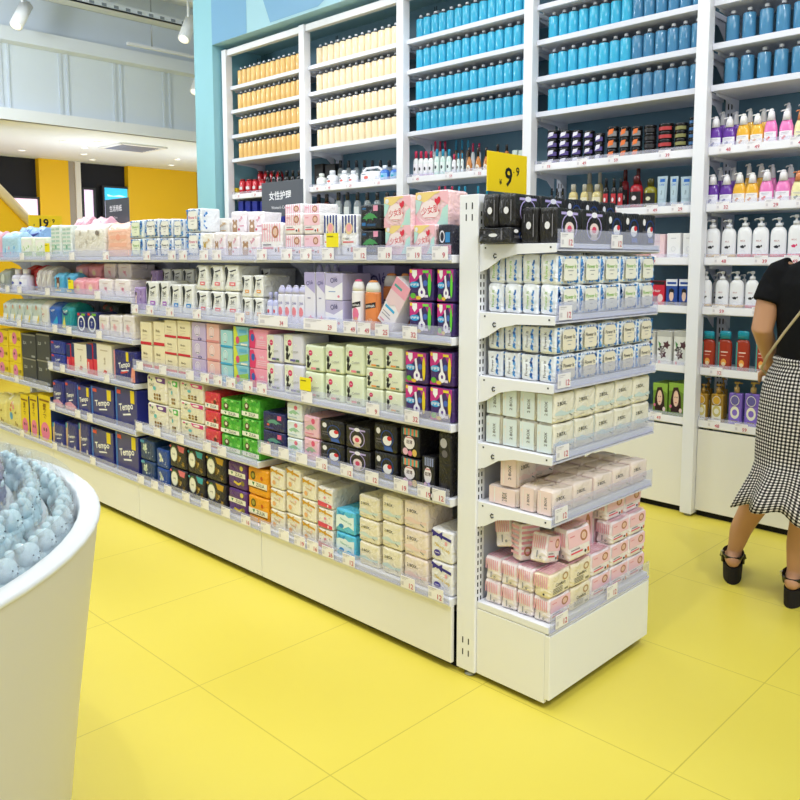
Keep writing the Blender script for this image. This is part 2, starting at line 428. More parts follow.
# ceiling services: ducts, trays and track lamps
t = thing('air_duct', 'white round air duct hung across the ceiling', 'air duct', (1.5, 7.2, 4.0))
b = MB(); b.tube([(-3.5, 0, 0), (2.4, 0, 0)], 0.17, M('#e4eaf1', 'paint'), 20); obj('duct', b, t)
for x in (-2.4, -0.4, 1.6):
    b = MB(); b.tube([(x, 0, 0.16), (x, 0, 0.42)], 0.01, STEEL, 6); obj('hanger_rod', b, t)
t = thing('cable_tray', 'grey perforated cable tray below the ceiling', 'cable tray', (2.6, 8.2, 3.9))
b = MB(); b.box(-4, 3.2, -0.10, 0.10, 0, 0.015, M('#c8d0da', 'paint')); b.box(-4, 3.2, -0.10, -0.09, 0, 0.07, M('#d3dae2', 'paint')); b.box(-4, 3.2, 0.09, 0.10, 0, 0.07, M('#d3dae2', 'paint'))
x = -4
while x < 3.2: b.box(x, x + 0.05, -0.102, -0.1, 0.02, 0.05, M('#7d8794', 'paint')); x += 0.13
obj('tray', b, t)
for x in (-3, -1, 1, 2.9):
    b = MB(); b.tube([(x, 0, 0.0), (x, 0, 0.5)], 0.007, STEEL, 6); obj('hanger_rod', b, t)
for k, (lx, ly, lz, lab) in enumerate(((3.26, 8.4, 3.72, 'white cylindrical track lamp above the stair'), (4.62, 7.6, 3.70, 'white track lamp close to the teal pillar'), (5.35, 8.6, 3.42, 'white track lamp half hidden by the teal pillar'))):
    t = thing('track_lamp', lab, 'track lamp', (lx, ly, lz), group='track lamps')
    b = MB(); b.box(-0.9, 0.35, -0.018, 0.018, 0.30, 0.33, M('#f0f2f5', 'paint')); b.tube([(-0.6, 0, 0.33), (-0.6, 0, 4.4 - lz)], 0.008, STEEL, 6); b.tube([(0.2, 0, 0.33), (0.2, 0, 4.4 - lz)], 0.008, STEEL, 6); obj('track', b, t)
    b = MB(); b.tube([(0, 0, 0.30), (0, 0, 0.10)], 0.014, M('#f4f5f7', 'paint'), 8); obj('stem', b, t)
    b = MB(); b.tube([(0.05, 0.03, 0.14), (-0.09, -0.05, -0.10)], 0.062, M('#f4f5f7', 'paint'), 16); obj('lamp_head', b, t)
    b = MB(); b.tube([(-0.089, -0.0495, -0.098), (-0.094, -0.052, -0.107)], 0.05, M('#fffaf0', 'glow'), 16); obj('lens', b, t)

# ------------------------------------------------------------------ price tags
_tagm = {}
def tag_mesh(num, w=0.066, h=0.042, c='#f6f2f4'):
    key = (num, w, c)
    if key not in _tagm:
        b = MB(); b.box(-w / 2, w / 2, 0, 0.0012, 0, h, M(c, 'print'))
        ops = [('r', .06, .86, .55, .90, '#b9b4bb'), ('r', .06, .74, .40, .78, '#cdc8cf'), ('r', .06, .20, .22, .52, '#d9d4da')] if c != '#f5e41c' else [('r', .08, .72, .6, .8, '#8f8414')]
        if num: ops.append(('t', num, .76 if w < 0.1 else .8, .34, .42, '#c9566a', .42))
        b.art(ops, w, h, 0.001)
        _tagm[key] = b.mesh('price_tag')
    return _tagm[key]
def strip_mesh(l):
    b = MB(); b.box(-l / 2, l / 2, 0, 0.002, -0.016, 0.034, M('#dcdcf2', 'acrylic')); b.box(-l / 2, l / 2, 0.0, 0.004, -0.018, -0.012, M('#d6d6e6', 'paint'))
    return b.mesh('price_strip')

# ------------------------------------------------------------------ gondola bays
G_X, G_D = 1.91, 0.32
YB = [1.65, 2.70, 3.75, 4.80, 5.85]
TOPZ = 1.366
LEV = {'A': [(1.106, 2), (0.826, 3), (0.582, 4), (0.247, 6)], 'B': [(1.106, 2), (0.826, 3), (0.517, 4), (0.247, 6)],
       'C': [(1.161, 2), (0.952, 3), (0.727, 4), (0.487, 5), (0.247, 6)], 'D': [(1.161, 2), (0.952, 3), (0.592, 4), (0.247, 6)]}
TAGS = {'A1': [(1.698, '9', 'n'), (1.811, '19', 'n'), (1.946, '19', 'n'), (2.07, '12', 'n'), (2.24, '9', 'n'), (2.366, '9', 'n'), (2.482, '9', 'n'), (2.643, '9', 'n'), (2.213, '', 'y')], 'B1': [(2.964, '9', 'n'), (3.066, '9', 'n'), (3.239, '9', 'n'), (3.335, '9', 'n'), (3.566, '9', 'n')], 'C1': [(3.991, '12', 'n'), (4.398, '', 'n'), (4.72, '', 'n'), (4.72, '', 'y')], 'D1': [(5.108, '', 'n')], 'A2': [(1.829, '32', 'n'), (1.961, '25', 'n'), (2.051, '49', 'n'), (2.124, '49', 'n'), (2.289, '29', 'w'), (2.577, '34', 'w')], 'B2': [(2.804, '9', 'n'), (3.135, '9', 'n'), (3.367, '9', 'n'), (3.553, '9', 'n'), (3.702, '9', 'n')], 'C2': [(4.104, '', 'n'), (4.423, '', 'y'), (4.749, '', 'n')], 'D2': [(5.173, '', 'n'), (5.371, '', 'n')], 'A3': [(1.819, '32', 'n'), (2.007, '9', 'n'), (2.371, '', 'n'), (2.659, '9', 'n'), (2.377, '', 'y')], 'B3': [(2.756, '9', 'n'), (2.88, '9', 'n'), (2.979, '9', 'n'), (3.083, '9', 'n'), (3.207, '', 'n'), (3.448, '', 'n'), (3.671, '', 'n')], 'C3': [(4.105, '', 'n'), (4.477, '', 'n'), (4.666, '', 'n')], 'D3': [(5.208, '', 'n')], 'A4': [(1.702, '12', 'n'), (1.759, '19', 'n'), (1.87, '19', 'n'), (2.013, '12', 'n'), (2.146, '12', 'n'), (2.287, '12', 'n'), (2.406, '', 'n'), (2.52, '', 'n'), (2.639, '', 'n')], 'B4': [(2.959, '', 'n'), (3.079, '', 'n'), (3.308, '', 'n'), (3.521, '', 'n'), (3.699, '', 'n')], 'C4': [(4.035, '', 'n'), (4.584, '', 'n'), (4.751, '', 'n')], 'D4': [(5.292, '', 'n')], 'C5': [(4.405, '', 'n'), (4.254, '', 'n'), (4.744, '', 'n')], 'A6': [(1.708, '12', 'n'), (1.837, '12', 'n'), (2.138, '12', 'n'), (2.256, '26', 'n'), (2.345, '16', 'n'), (2.425, '19', 'n'), (2.527, '', 'n'), (2.648, '', 'n')], 'B6': [(2.79, '16', 'n'), (2.941, '', 'n'), (3.109, '', 'n'), (3.271, '', 'n'), (3.435, '', 'n'), (3.559, '', 'n'), (3.7, '', 'n')], 'C6': [(4.238, '', 'n'), (4.741, '', 'n')], 'D6': [(5.248, '', 'n')]}
BAYLAB = {'A': 'nearest white gondola bay, between the slotted end post and the green packs', 'B': 'second white gondola bay, holding green and cream packs low down',
          'C': 'third white gondola bay, holding navy tissue boxes', 'D': 'farthest white gondola bay, holding yellow pig packs'}
GREY = M('#c9ccd6', 'paint')
for bi, bay in enumerate('ABCD'):
    y0, y1 = YB[bi], YB[bi + 1]; L_ = y1 - y0; yc = (y0 + y1) / 2
    t = thing('gondola_shelf', BAYLAB[bay], 'display shelf', (G_X, yc, 0), -PI / 2, 'white gondola bays')
    hw = L_ / 2 - 0.002
    b = MB(); b.box(-hw, hw, G_D, G_D + 0.03, 0.03, 1.345, GREY); obj('back_panel', b, t)
    for q in (-1, 1):
        b = MB(); b.box(q * hw - (0.03 if q > 0 else 0), q * hw + (0.03 if q < 0 else 0), G_D - 0.03, G_D - 0.001, 0.03, 1.34, WHITE2)
        z = 0.3
        while z < 1.3: b.box(q * hw - q * 0.019, q * hw - q * 0.011, G_D - 0.0315, G_D - 0.03, z, z + 0.02, DARK); z += 0.05
        obj('upright', b, t)
    b = MB(); b.rbox(-hw, hw, 0.012, 0.028, 0.028, 0.222, M('#f0eee9', 'paint'), 0.003); obj('kick_panel', b, t)
    b = MB(); b.box(-hw, hw, 0.05, 2 * G_D + 0.03 - 0.05, 0.0, 0.03, DARK); obj('plinth', b, t)
    b = MB(); b.rbox(-hw, hw, G_D + 0.031, 2 * G_D + 0.03, 0.03, 0.247, WHITE2, 0.003); obj('rear_base', b, t)
    for z, n in [(TOPZ, 1)] + LEV[bay]:
        b = MB()
        dd = G_D - 0.001 if n != 1 else 2 * G_D + 0.03
        b.rbox(-hw, hw, 0.006, dd, z - 0.026, z, WHITE, 0.002)
        s = obj('shelf', b, t)
        obj('price_strip', strip_mesh(2 * hw - 0.004), s, (0, 0, z))
        for q in (-1, 1):
            if n == 6: continue
            b = MB(); x = q * (hw - 0.022)
            b.add([(x + e, yy, zz) for e in (-.0015, .0015) for yy, zz in ((0.20, z - .027), (G_D - .031, z - .027), (G_D - .031, z - .10), (G_D - .05, z - .085), (0.25, z - .055), (0.21, z - .035))], [(0, 1, 2, 3, 4, 5), (11, 10, 9, 8, 7, 6)] + [(i, (i + 1) % 6, (i + 1) % 6 + 6, i + 6) for i in range(6)], WHITE2)
            obj('bracket', b, s)
        for u, num, kind in TAGS.get(bay + str(n), []):
            w = 0.19 if kind == 'w' else 0.066
            o = obj('price_tag' if kind != 'y' else 'promotion_tag', tag_mesh(num, w, 0.042 if kind != 'y' else 0.05, '#f6f2f4' if kind != 'y' else '#f5e41c'), s, (yc - u, -0.0016 if kind != 'y' else -0.003, z - 0.015 + (0.045 if kind == 'y' else 0)))

# ------------------------------------------------------------------ end-cap unit
EX0, EX1, EY0, EY1 = 1.945, 2.555, 1.285, 1.565
EW = EX1 - EX0; ED = EY1 - EY0
ELEV = [1.398, 1.190, 0.992, 0.780, 0.592]
t = thing('endcap_shelf', 'white end-cap shelf with slotted posts at the gondola end', 'display shelf', ((EX0 + EX1) / 2, EY0, 0))
for q in (-1, 1):
    b = MB(); x0 = q * (EW / 2 + 0.010) - 0.0 ; xa, xb = (x0, x0 + 0.045) if q < 0 else (x0 - 0.045, x0)
    b.rbox(xa, xb, ED, ED + 0.075, 0.02, 1.55, OFF, 0.002)
    for z in [0.07, 0.11] + [1.47, 1.505]:
        for yy in (0.022, 0.046): b.box(xa - 0.0006, xa, ED + yy, ED + yy + 0.004, z, z + 0.02, DARK)
    for k in range(52):
        z = 0.26 + 0.024 * k
        for xx in (0.012, 0.027): b.box(xa + xx, xa + xx + 0.005, ED - 0.0006, ED, z, z + 0.014, DARK)
    p = obj('post', b, t)
    b = MB(); b.lathe([(0.018, 0), (0.018, 0.006), (0.008, 0.008), (0.008, 0.02)], STEEL, 14, cx=(xa + xb) / 2, cy=ED + 0.035); obj('levelling_foot', b, p)
b = MB(); b.box(-EW / 2 + 0.036, EW / 2 - 0.036, ED + 0.005, ED + 0.02, 0.03, 1.53, GREY); obj('back_panel', b, t)
b = MB(); b.rbox(-EW / 2, EW / 2, 0.0, 0.018, 0.035, 0.235, M('#f3f2f0', 'paint'), 0.002); obj('kick_panel', b, t)
for q in (-1, 1):
    b = MB(); b.rbox(q * EW / 2 - (0.014 if q > 0 else 0), q * EW / 2 + (0.014 if q < 0 else 0), 0.0185, ED - 0.001, 0.02, 0.238, M('#f3f2f0', 'paint'), 0.002); obj('side_panel', b, t)
b = MB(); b.box(-EW / 2 + 0.03, EW / 2 - 0.03, 0.04, ED - 0.01, 0, 0.034, DARK); obj('plinth', b, t)
for z in ELEV + [0.262]:
    b = MB(); b.rbox(-EW / 2, EW / 2, 0.006, ED - 0.001, z - 0.022, z, WHITE, 0.002); s = obj('shelf', b, t)
    b = MB(); b.box(-EW / 2, EW / 2, 0, 0.002, -0.018, 0.040, M('#dcdcf2', 'acrylic')); b.box(-EW / 2, EW / 2, 0, 0.004, -0.022, -0.014, M('#d6d6e6', 'paint'))
    obj('price_strip', b.mesh('price_strip'), s, (0, 0, z))
    if z > 0.3:
        for q in (-1, 1):
            b = MB(); xs = q * EW / 2
            prof = [(0.004, z - .001), (ED - .001, z - .001), (ED - .001, z - .085), (ED - .03, z - .075), (ED - .08, z - .045), (ED - .14, z - .031), (0.004, z - .026)]
            b.add([(xs + e, yy, zz) for e in (-.002, .002) for yy, zz in prof], [tuple(range(7)), tuple(range(13, 6, -1))] + [(i, (i + 1) % 7, (i + 1) % 7 + 7, i + 7) for i in range(7)], OFF)
            for yy in (0.02, ED - 0.025): b.box(xs - 0.0028, xs + 0.0028, yy, yy + 0.005, z - 0.014, z - 0.009, DARK)
            hk = [(xs - 0.003, ED - .06 + .006 * math.cos(a), z - .036 + .007 * math.sin(a)) for a in (-2.6, -1.2, 0, 1.2, 2.4)]
            b.tube(hk, 0.0018, DARK, 5)
            obj('bracket', b, s)
        obj('price_tag', tag_mesh('12'), s, (-EW / 2 + 0.045, -0.0016, z - 0.012))
    else:
        obj('price_tag', tag_mesh('12'), s, (-EW / 2 + 0.06, -0.0016, z - 0.012)); obj('price_tag', tag_mesh('12'), s, (0.05, -0.0016, z - 0.012))
    if z > 1.3: obj('price_tag', tag_mesh('12'), s, (0.02, -0.0016, z - 0.012))

# ------------------------------------------------------------------ wall shelving
W_X, W_D = 4.055, 0.36
WY = [6.07, 5.01, 3.95, 2.89, 1.83, 0.77]
WLEV = [(2.835, 1), (2.635, 2), (2.425, 3), (2.222, 4), (1.905, 5), (1.622, 6), (1.352, 7), (1.099, 8), (0.784, 9), (0.508, 10)]
WLAB = ['wall shelving bay with yellow bottles on top, beside the teal pillar', 'wall shelving bay with cream bottles on top', 'wall shelving bay with cyan bottles only on top',
        'wall shelving bay with cyan and slate-blue bottles mixed on top', 'wall shelving bay in front of the woman, slate-blue bottles on top']
UND = M('#dfe1ea', 'paint')
for i in range(5):
    y1, y0 = WY[i], WY[i + 1]; yc = (y0 + y1) / 2; L_ = y1 - y0; hw = L_ / 2
    t = thing('wall_shelf', WLAB[i], 'wall shelving', (W_X, yc, 0), -PI / 2, 'white wall shelving bays')
    for q in ((-1, 1) if i == 4 else (-1,)):
        b = MB(); b.rbox(q * hw - 0.032, q * hw + 0.032, -0.035, 0.03, 0.015, 3.14, WHITE, 0.003); p = obj('post', b, t)
        b = MB(); b.lathe([(0.02, 0), (0.02, 0.006), (0.009, 0.008), (0.009, 0.016)], STEEL, 12, cx=q * hw, cy=0); obj('levelling_foot', b, p)
        b = MB(); b.box(q * hw - 0.025, q * hw + 0.025, W_D - 0.03, W_D + 0.02, 0.02, 3.1, WHITE2)
        z = 0.5
        while z < 3.1: b.box(q * hw - 0.012, q * hw - 0.006, W_D - 0.031, W_D - 0.03, z, z + 0.03, DARK); b.box(q * hw + 0.006, q * hw + 0.012, W_D - 0.031, W_D - 0.03, z, z + 0.03, DARK); z += 0.05
        obj('back_upright', b, t)
    b = MB(); b.rbox(-hw + 0.033, hw - 0.033, -0.02, 0.025, 3.09, 3.14, WHITE, 0.003); obj('top_beam', b, t)
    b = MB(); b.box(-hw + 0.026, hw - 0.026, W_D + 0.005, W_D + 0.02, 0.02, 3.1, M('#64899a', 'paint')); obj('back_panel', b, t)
    b = MB(); b.rbox(-hw + 0.034, hw - 0.034, 0.004, 0.022, 0.035, 0.468, M('#edeae2', 'paint'), 0.002); obj('kick_panel', b, t)
    b = MB(); b.box(-hw + 0.034, hw - 0.034, 0.03, W_D, 0, 0.03, DARK); obj('plinth', b, t)
    for z, n in WLEV:
        b = MB(); b.rbox(-hw + 0.034, hw - 0.034, 0.004, W_D - 0.032, z - 0.03, z, UND, 0.002); s = obj('shelf', b, t)
        for q in (-1, 1):
            b = MB(); x = q * (hw - 0.045)
            prof = [(0.05, z - .031), (W_D - .031, z - .031), (W_D - .031, z - .12), (W_D - .06, z - .10), (W_D - .11, z - .062), (0.16, z - .05), (0.05, z - .046)]
            b.add([(x + e, yy, zz) for e in (-.002, .002) for yy, zz in prof], [tuple(range(7)), tuple(range(13, 6, -1))] + [(k, (k + 1) % 7, (k + 1) % 7 + 7, k + 7) for k in range(7)], WHITE2)
            obj('bracket', b, s)
        if n >= 5:
            b = MB(); b.box(-hw + 0.036, hw - 0.036, 0.0, 0.0034, -0.026, 0.012, M('#f4f3f8', 'paint')); b.box(-hw + 0.036, hw - 0.036, 0, 0.002, 0.012, 0.030, M('#e4e2f2', 'acrylic'))
            obj('price_strip', b.mesh('price_strip'), s, (0, 0, z))
            g = random.Random(i * 20 + n)
            k = -hw + 0.12
            while k < hw - 0.08:
                obj('price_tag', tag_mesh(g.choice(['32', '48', '49', '59', '39', '29'])), s, (k, -0.0016, z - 0.022)); k += g.choice([0.14, 0.2, 0.24, 0.3])

# ------------------------------------------------------------------ goods: boxes, soft packs and pouches
DES = {}
def D(key, shape, base, oname, cat, desc, art=(), fin=None):
    DES[key] = (shape, base, oname, cat, desc, list(art), fin or {'box': 'card', 'soft': 'film', 'bag': 'film', 'tilt': 'card'}[shape])
W_ = '#fbf9f6'
def whisper(leaf):
    return [('p', [(0, 1), (0, .55), (.3, .62), (.55, .8), (.75, 1)], '#cf2f86'), ('p', [(1, 1), (.62, 1), (.8, .72), (1, .6)], '#b83a92'), ('p', [(0, .1), (.3, .16), (.5, 0), (0, 0)], '#c2378a'),
            ('p', [(.12, 1 - .03), (.34, .97), (.34, .8), (.23, .68), (.12, .8)], W_), ('e', .07, .93, .055, .06, '#f4d93a'), ('e', .24, .5, .22, .1, '#3aa6e0'), ('t', '护舒宝', .24, .5, .12, W_, .38),
            ('p', [(.44, .78), (.54, .82), (.60, .5), (.68, .2), (.42, .12), (.50, .45)], '#f4f2fa'), ('e', .56, .25, .16, .17, '#f7f4fb'), ('e', .56, .26, .05, .06, '#5a2e80'),
            ('r', .60, .88, .86, .96, '#7fe04a' if leaf[1] == '6' else '#f2dc3a'), ('e', .90, .5, .075, .38, leaf), ('e', .18, .14, .12, .09, '#63b53a'), ('e', .42, .08, .12, .06, '#e6c23a'), ('e', .72, .55, .1, .1, '#4f6ec0'), ('r', .68, .1, .84, .18, '#e5d8ee')]
D('pad_purple_green', 'soft', '#3d2a66', 'sanitary_pack', 'sanitary pad pack', 'purple pack with green leaf', whisper('#6bd63a'))
D('pad_purple_yellow', 'soft', '#452a6a', 'sanitary_pack', 'sanitary pad pack', 'purple pack with yellow leaf', whisper('#f0d22c'))
D('dark_pad', 'soft', '#2b2a38', 'sanitary_pack', 'sanitary pad pack', 'small dark pack with blue and pink blocks', [('e', .3, .6, .2, .22, '#e9e6ee'), ('e', .3, .6, .14, .16, '#2b2a38'), ('r', .55, .4, .9, .75, '#3d8ec9'), ('r', .45, 0, 1, .3, '#d93a62'), ('r', .55, .08, .8, .2, '#f4c6d2')])
D('pastel_lips', 'soft', '#f7d0d4', 'sanitary_pack', 'sanitary pad pack', 'pastel pink and mint pack with red script', [('p', [(0, 1), (0, .80), (.3, .70), (.6, .92), (.9, 1)], '#f6d98a'), ('p', [(0, .80), (0, .35), (.12, .5), (.2, .74)], '#bfe6dd'), ('p', [(.62, 0), (1, 0), (1, .62), (.84, .5), (.76, .2)], '#bfe6dd'), ('p', [(0, 0), (.3, 0), (.12, .16), (0, .34)], '#f4b9c4'), ('p', [(1, 1), (1, .6), (.72, .8), (.75, 1)], '#f9c2cc'), ('e', .45, .48, .3, .28, '#fbe9e8'), ('t', '少女肌', .46, .48, .26, '#d8434f', .56, 8), ('p', [(.66, .78), (.73, .86), (.78, .80), (.76, .68), (.68, .60), (.60, .70), (.60, .80)], '#e0364a'), ('e', .12, .86, .07, .08, '#efeef6'), ('r', .3, .24, .6, .26, '#e48a8f')])
D('dino_dark', 'soft', '#23262c', 'sanitary_pack', 'sanitary pad pack', 'black pack with green dinosaur', [('p', [(.1, .42), (.3, .6), (.5, .68), (.72, .6), (.92, .42), (.7, .46), (.66, .34), (.58, .42), (.38, .42), (.32, .32), (.26, .42)], '#4f9c5a'), ('r', .68, .74, .92, .98, '#f0a2bd'), ('r', .08, .12, .28, .26, '#3a78b8'), ('r', .34, .10, .8, .2, '#34597f'), ('r', .1, .82, .3, .9, '#356a9c')])
D('dino_navy', 'soft', '#25275a', 'sanitary_pack', 'sanitary pad pack', 'navy pack with green dinosaur', [('p', [(.2, .48), (.36, .62), (.55, .66), (.72, .54), (.9, .44), (.7, .46), (.62, .36), (.5, .44), (.36, .42), (.32, .34)], '#5f9c8a'), ('r', .68, .66, .86, .92, '#f0668f'), ('e', .24, .3, .06, .07, '#e2674f'), ('r', .1, .1, .5, .16, '#56589a')])
D('dino_mint', 'soft', '#e9f1f3', 'sanitary_pack', 'sanitary pad pack', 'mint white pack with green dinosaur', [('p', [(.1, .42), (.3, .56), (.5, .62), (.72, .54), (.9, .4), (.7, .44), (.6, .34), (.4, .42), (.3, .32)], '#9ec9a8'), ('e', .62, .78, .12, .14, '#e5758f'), ('r', .1, .14, .7, .2, '#b8cfd8')])
D('dino_pink', 'soft', '#f2c2d0', 'sanitary_pack', 'sanitary pad pack', 'pink pack with green dinosaur', [('p', [(.1, .42), (.3, .56), (.5, .62), (.72, .54), (.9, .4), (.7, .44), (.6, .34), (.4, .42), (.3, .32)], '#a3b996'), ('e', .66, .8, .13, .14, '#e2587c'), ('r', .1, .14, .7, .2, '#e08aa5')])
D('navy_stripe', 'soft', '#f7f5f6', 'sanitary_pack', 'sanitary pad pack', 'white pack with navy stripes', [('s', 5, 0, 1, .55, 1, '#1f2f7e'), ('e', .5, .66, .25, .15, '#f0cfa0'), ('e', .5, .68, .16, .1, '#f3a6b0'), ('t', '100片', .4, .4, .07, '#6a6a72', .5), ('r', .1, .3, .8, .33, '#ee6a6a'), ('e', .45, .12, .06, .05, '#33333a'), ('r', .62, .06, .74, .18, '#e05a4a')])
def ring(bg):
    return ([('s', 8, 0, 1, .42, 1, '#f3bccb')] if bg else [('r', 0, .42, 1, 1, '#f7cbd5')]) + [('o', .72, .72, .17, .2, .4, '#b9805c'), ('e', .72, .72, .08, .1, '#e8c4a8'), ('r', .08, .8, .3, .84, '#e58a96'), ('r', .1, .3, .5, .34, '#8f8b90'), ('r', .08, .18, .62, .24, '#e5566a'), ('e', .74, .14, .05, .06, '#3a3538'), ('r', .84, .08, .92, .24, '#e07a55')]
D('pink_ring', 'soft', '#faf3f0', 'sanitary_pack', 'sanitary pad pack', 'plain pink pack with brown ring', ring(0))
D('stripe_ring', 'soft', '#faf3f0', 'sanitary_pack', 'sanitary pad pack', 'pink striped pack with brown ring', ring(1))
D('stripe_ring_big', 'soft', '#faf5f3', 'sanitary_pack', 'sanitary pad pack', 'big pink striped pack with brown ring', ring(1))
def bear(c, a):
    return [('p', [(.1, 0), (.08, .3), (.14, .52), (.26, .56), (.4, .5), (.44, .25), (.4, 0)], a), ('e', .16, .58, .06, .07, a), ('e', .37, .56, .06, .07, a), ('e', .26, .32, .09, .08, '#f3e3cf'), ('t', 'Soft', .68, .66, .16, c, .5, 35), ('e', .55, .16, .06, .06, '#d8486a'), ('r', .6, .3, .9, .34, c)]
D('bear_white', 'soft', '#f8eff0', 'sanitary_pack', 'sanitary pad pack', 'white pack with brown bear', bear('#d66a8c', '#b08a68'))
D('bear_yellow', 'soft', '#faf4ea', 'sanitary_pack', 'sanitary pad pack', 'white pack with yellow bear', bear('#e0b05a', '#c9a84a'))
BL = ['#1f6fc4', '#4a9ae0', '#124f9e', '#7ab8ec']
def wipe(txt, tc, seed, plate='#f8f6f0', side=True, n=26):
    a = [('f', seed, n, 0, .15, 0, 1, .085, BL), ('f', seed + 1, n, .85, 1, 0, 1, .085, BL), ('f', seed + 2, 10, .1, .9, 0, .08, .05, BL), ('f', seed + 3, 8, .1, .9, .93, 1, .05, BL),
         ('p', [(.2, .1), (.8, .1), (.84, .18), (.84, .78), (.76, .9), (.24, .9), (.16, .78), (.16, .18)], plate), ('r', .24, .92, .76, .94, '#3f4046'),
         ('t', txt, .5, .62, .15, tc, .6, 0, .02), ('r', .36, .45, .64, .475, '#8a8a88'), ('r', .42, .3, .58, .325, '#9a9a98')]
    if side: a += [('L:f', seed + 5, n, .84, .99, 0, 1, .058, BL), ('L:t', txt, .58, .5, .13, tc, .7, 90), ('L:r', .3, .2, .33, .8, '#b9bcc2'), ('R:f', seed + 7, 12, 0, .2, 0, 1, .06, BL)]
    return a
D('wipe_blue', 'soft', '#f4f7fa', 'wipes_pack', 'wet wipes pack', 'blue flowered wipes pack', wipe('Flower lt', '#33343a', 3, n=12))
D('wipe_blue_thin', 'soft', '#eef4fa', 'wipes_pack', 'wet wipes pack', 'pale blue flowered wipes pack', wipe('Flower lt', '#5a7aa0', 4, n=12))
D('wipe_blue_green', 'soft', '#f0f5f2', 'wipes_pack', 'wet wipes pack', 'green-plated flowered wipes pack', wipe('Flower lt', '#7aa64a', 5, '#eaf0d4', n=12))
D('wipe_blue_tall', 'soft', '#f4f7fa', 'wipes_pack', 'wet wipes pack', 'pink-lettered flowered wipes pack', wipe('Flower lt', '#d8668a', 6, n=14))
D('end_wipe_green', 'soft', '#f6f8f8', 'wipes_pack', 'wet wipes pack', 'green-lettered wipes pack', wipe('Flower lt', '#7db23e', 8, '#f3f0e4'))
D('end_wipe_black', 'soft', '#f6f8f8', 'wipes_pack', 'wet wipes pack', 'black-lettered wipes pack', wipe('Flower lt', '#2a2a2e', 9, '#efe6d0'))
def twobox(band):
    return [('t', '2 BOX..', .36, .66, .15, '#3c3a36', .5), ('p', [(0, .34), (.3, .42), (.6, .3), (1, .36), (1, .24), (.5, .2), (0, .26)], band), ('r', .76, .3, .78, .34, '#8f8a80'), ('p', [(.72, .26), (.9, .16), (.88, .13), (.74, .2)], '#8a8f88'), ('r', .1, .1, .4, .12, '#c9c2b2'), ('L:t', '2 BOX', .6, .5, .13, '#6a6660', .6, 90), ('L:r', .2, .08, .24, .92, '#f4f1ec')]
D('two_box', 'soft', '#f1e8d0', 'tissue_pack', 'tissue pack', 'cream tissue pack with mint wave', twobox('#cfe0dc'))
D('two_box_pink', 'soft', '#f3e3d8', 'tissue_pack', 'tissue pack', 'cream-pink tissue pack', twobox('#f4d6cc'))
D('end_two_box', 'soft', '#efe9d6', 'tissue_pack', 'tissue pack', 'cream-mint tissue pack', [('L:r', 0, 0, 1, 1, '#e3eeee')] + twobox('#cfe0dc'))
D('end_two_pink', 'soft', '#f4e3d8', 'tissue_pack', 'tissue pack', 'cream-pink tissue pack', [('L:r', 0, 0, 1, 1, '#f5dcd8')] + twobox('#f6d8ce'))
D('end_pink_ring', 'soft', '#f6ecec', 'sanitary_pack', 'sanitary pad pack', 'pink striped pack', ring(0) + [('L:s', 7, 0, 1, .5, 1, '#efb0c2'), ('L:r', .42, .12, .5, .4, '#9a9aa2'), ('L:e', .72, .16, .07, .05, '#2f2f36'), ('L:e', .72, .16, .035, .025, W_), ('T:h', 6, 0, 1, 0, 1, '#f2b3c4')])
D('end_pink_cream', 'soft', '#f3e6c8', 'sanitary_pack', 'sanitary pad pack', 'cream-faced pink pack', [('o', .74, .75, .15, .18, .4, '#c09a70'), ('t', 'Comfort', .5, .5, .16, '#4f4a3c', .8), ('h', 4, .12, .6, .1, .38, '#8c8568'), ('r', .7, .1, .88, .2, '#8c8568'), ('L:s', 7, 0, 1, .45, 1, '#efb0c2'), ('L:e', .72, .16, .07, .05, '#2f2f36'), ('T:h', 6, 0, 1, 0, 1, '#f0b0c2')])
D('peach_bag', 'bag', '#f7c6ae', 'cotton_bag', 'cotton tissue bag', 'large peach soft bag of cotton tissue', [('h', 3, .05, .95, .2, .9, '#f5b89c'), ('e', .5, .55, .12, .1, '#f3a98e')])
D('beige_bag', 'bag', '#e9e3d8', 'cotton_bag', 'cotton tissue bag', 'large beige bag of loose cotton pads', [('f', 12, 22, .1, .9, .1, .8, .09, ['#d9d0c2', '#f3efe8', '#cfc6b8', '#e3dccf']), ('e', .84, .7, .07, .08, '#8a7f76')])
D('pink_frill', 'bag', '#f4b9c8', 'cotton_bag', 'cotton tissue bag', 'pink frilled bag', [('f', 14, 16, .1, .9, .5, .95, .09, ['#ee8fab', '#f9d3dd', '#e96f92']), ('f', 15, 8, .1, .9, .1, .5, .09, ['#f7d0d8', '#f3c2ce'])])
D('pad_stack', 'soft', '#eef5f0', 'cotton_bag', 'cotton pad bag', 'clear column bag of cotton pads', [('h', 7, .06, .46, .05, .95, '#bcd8cc'), ('h', 7, .54, .94, .05, .95, '#bcd8cc'), ('e', .5, .3, .1, .08, '#7fb89a')])
D('wipe_box', 'soft', '#eef4e2', 'wipes_pack', 'wet wipes pack', 'pale green wipes pack', [('r', .08, .6, .92, .9, W_), ('e', .5, .5, .3, .3, '#f7fbf0'), ('r', .1, .05, .9, .25, '#b9d69a'), ('f', 18, 5, .1, .9, .3, .6, .08, ['#c9e0a4', '#a9cf8a'])])
D('blue_pouch', 'bag', '#b9def4', 'cotton_bag', 'cotton tissue bag', 'light blue pouch', [('p', [(.1, .95), (.9, .95), (.6, .55), (.4, .55)], '#8fcbee'), ('f', 20, 10, .1, .9, .05, .5, .09, ['#6fb8ea', '#dff1fb', '#f2b6cc'])])
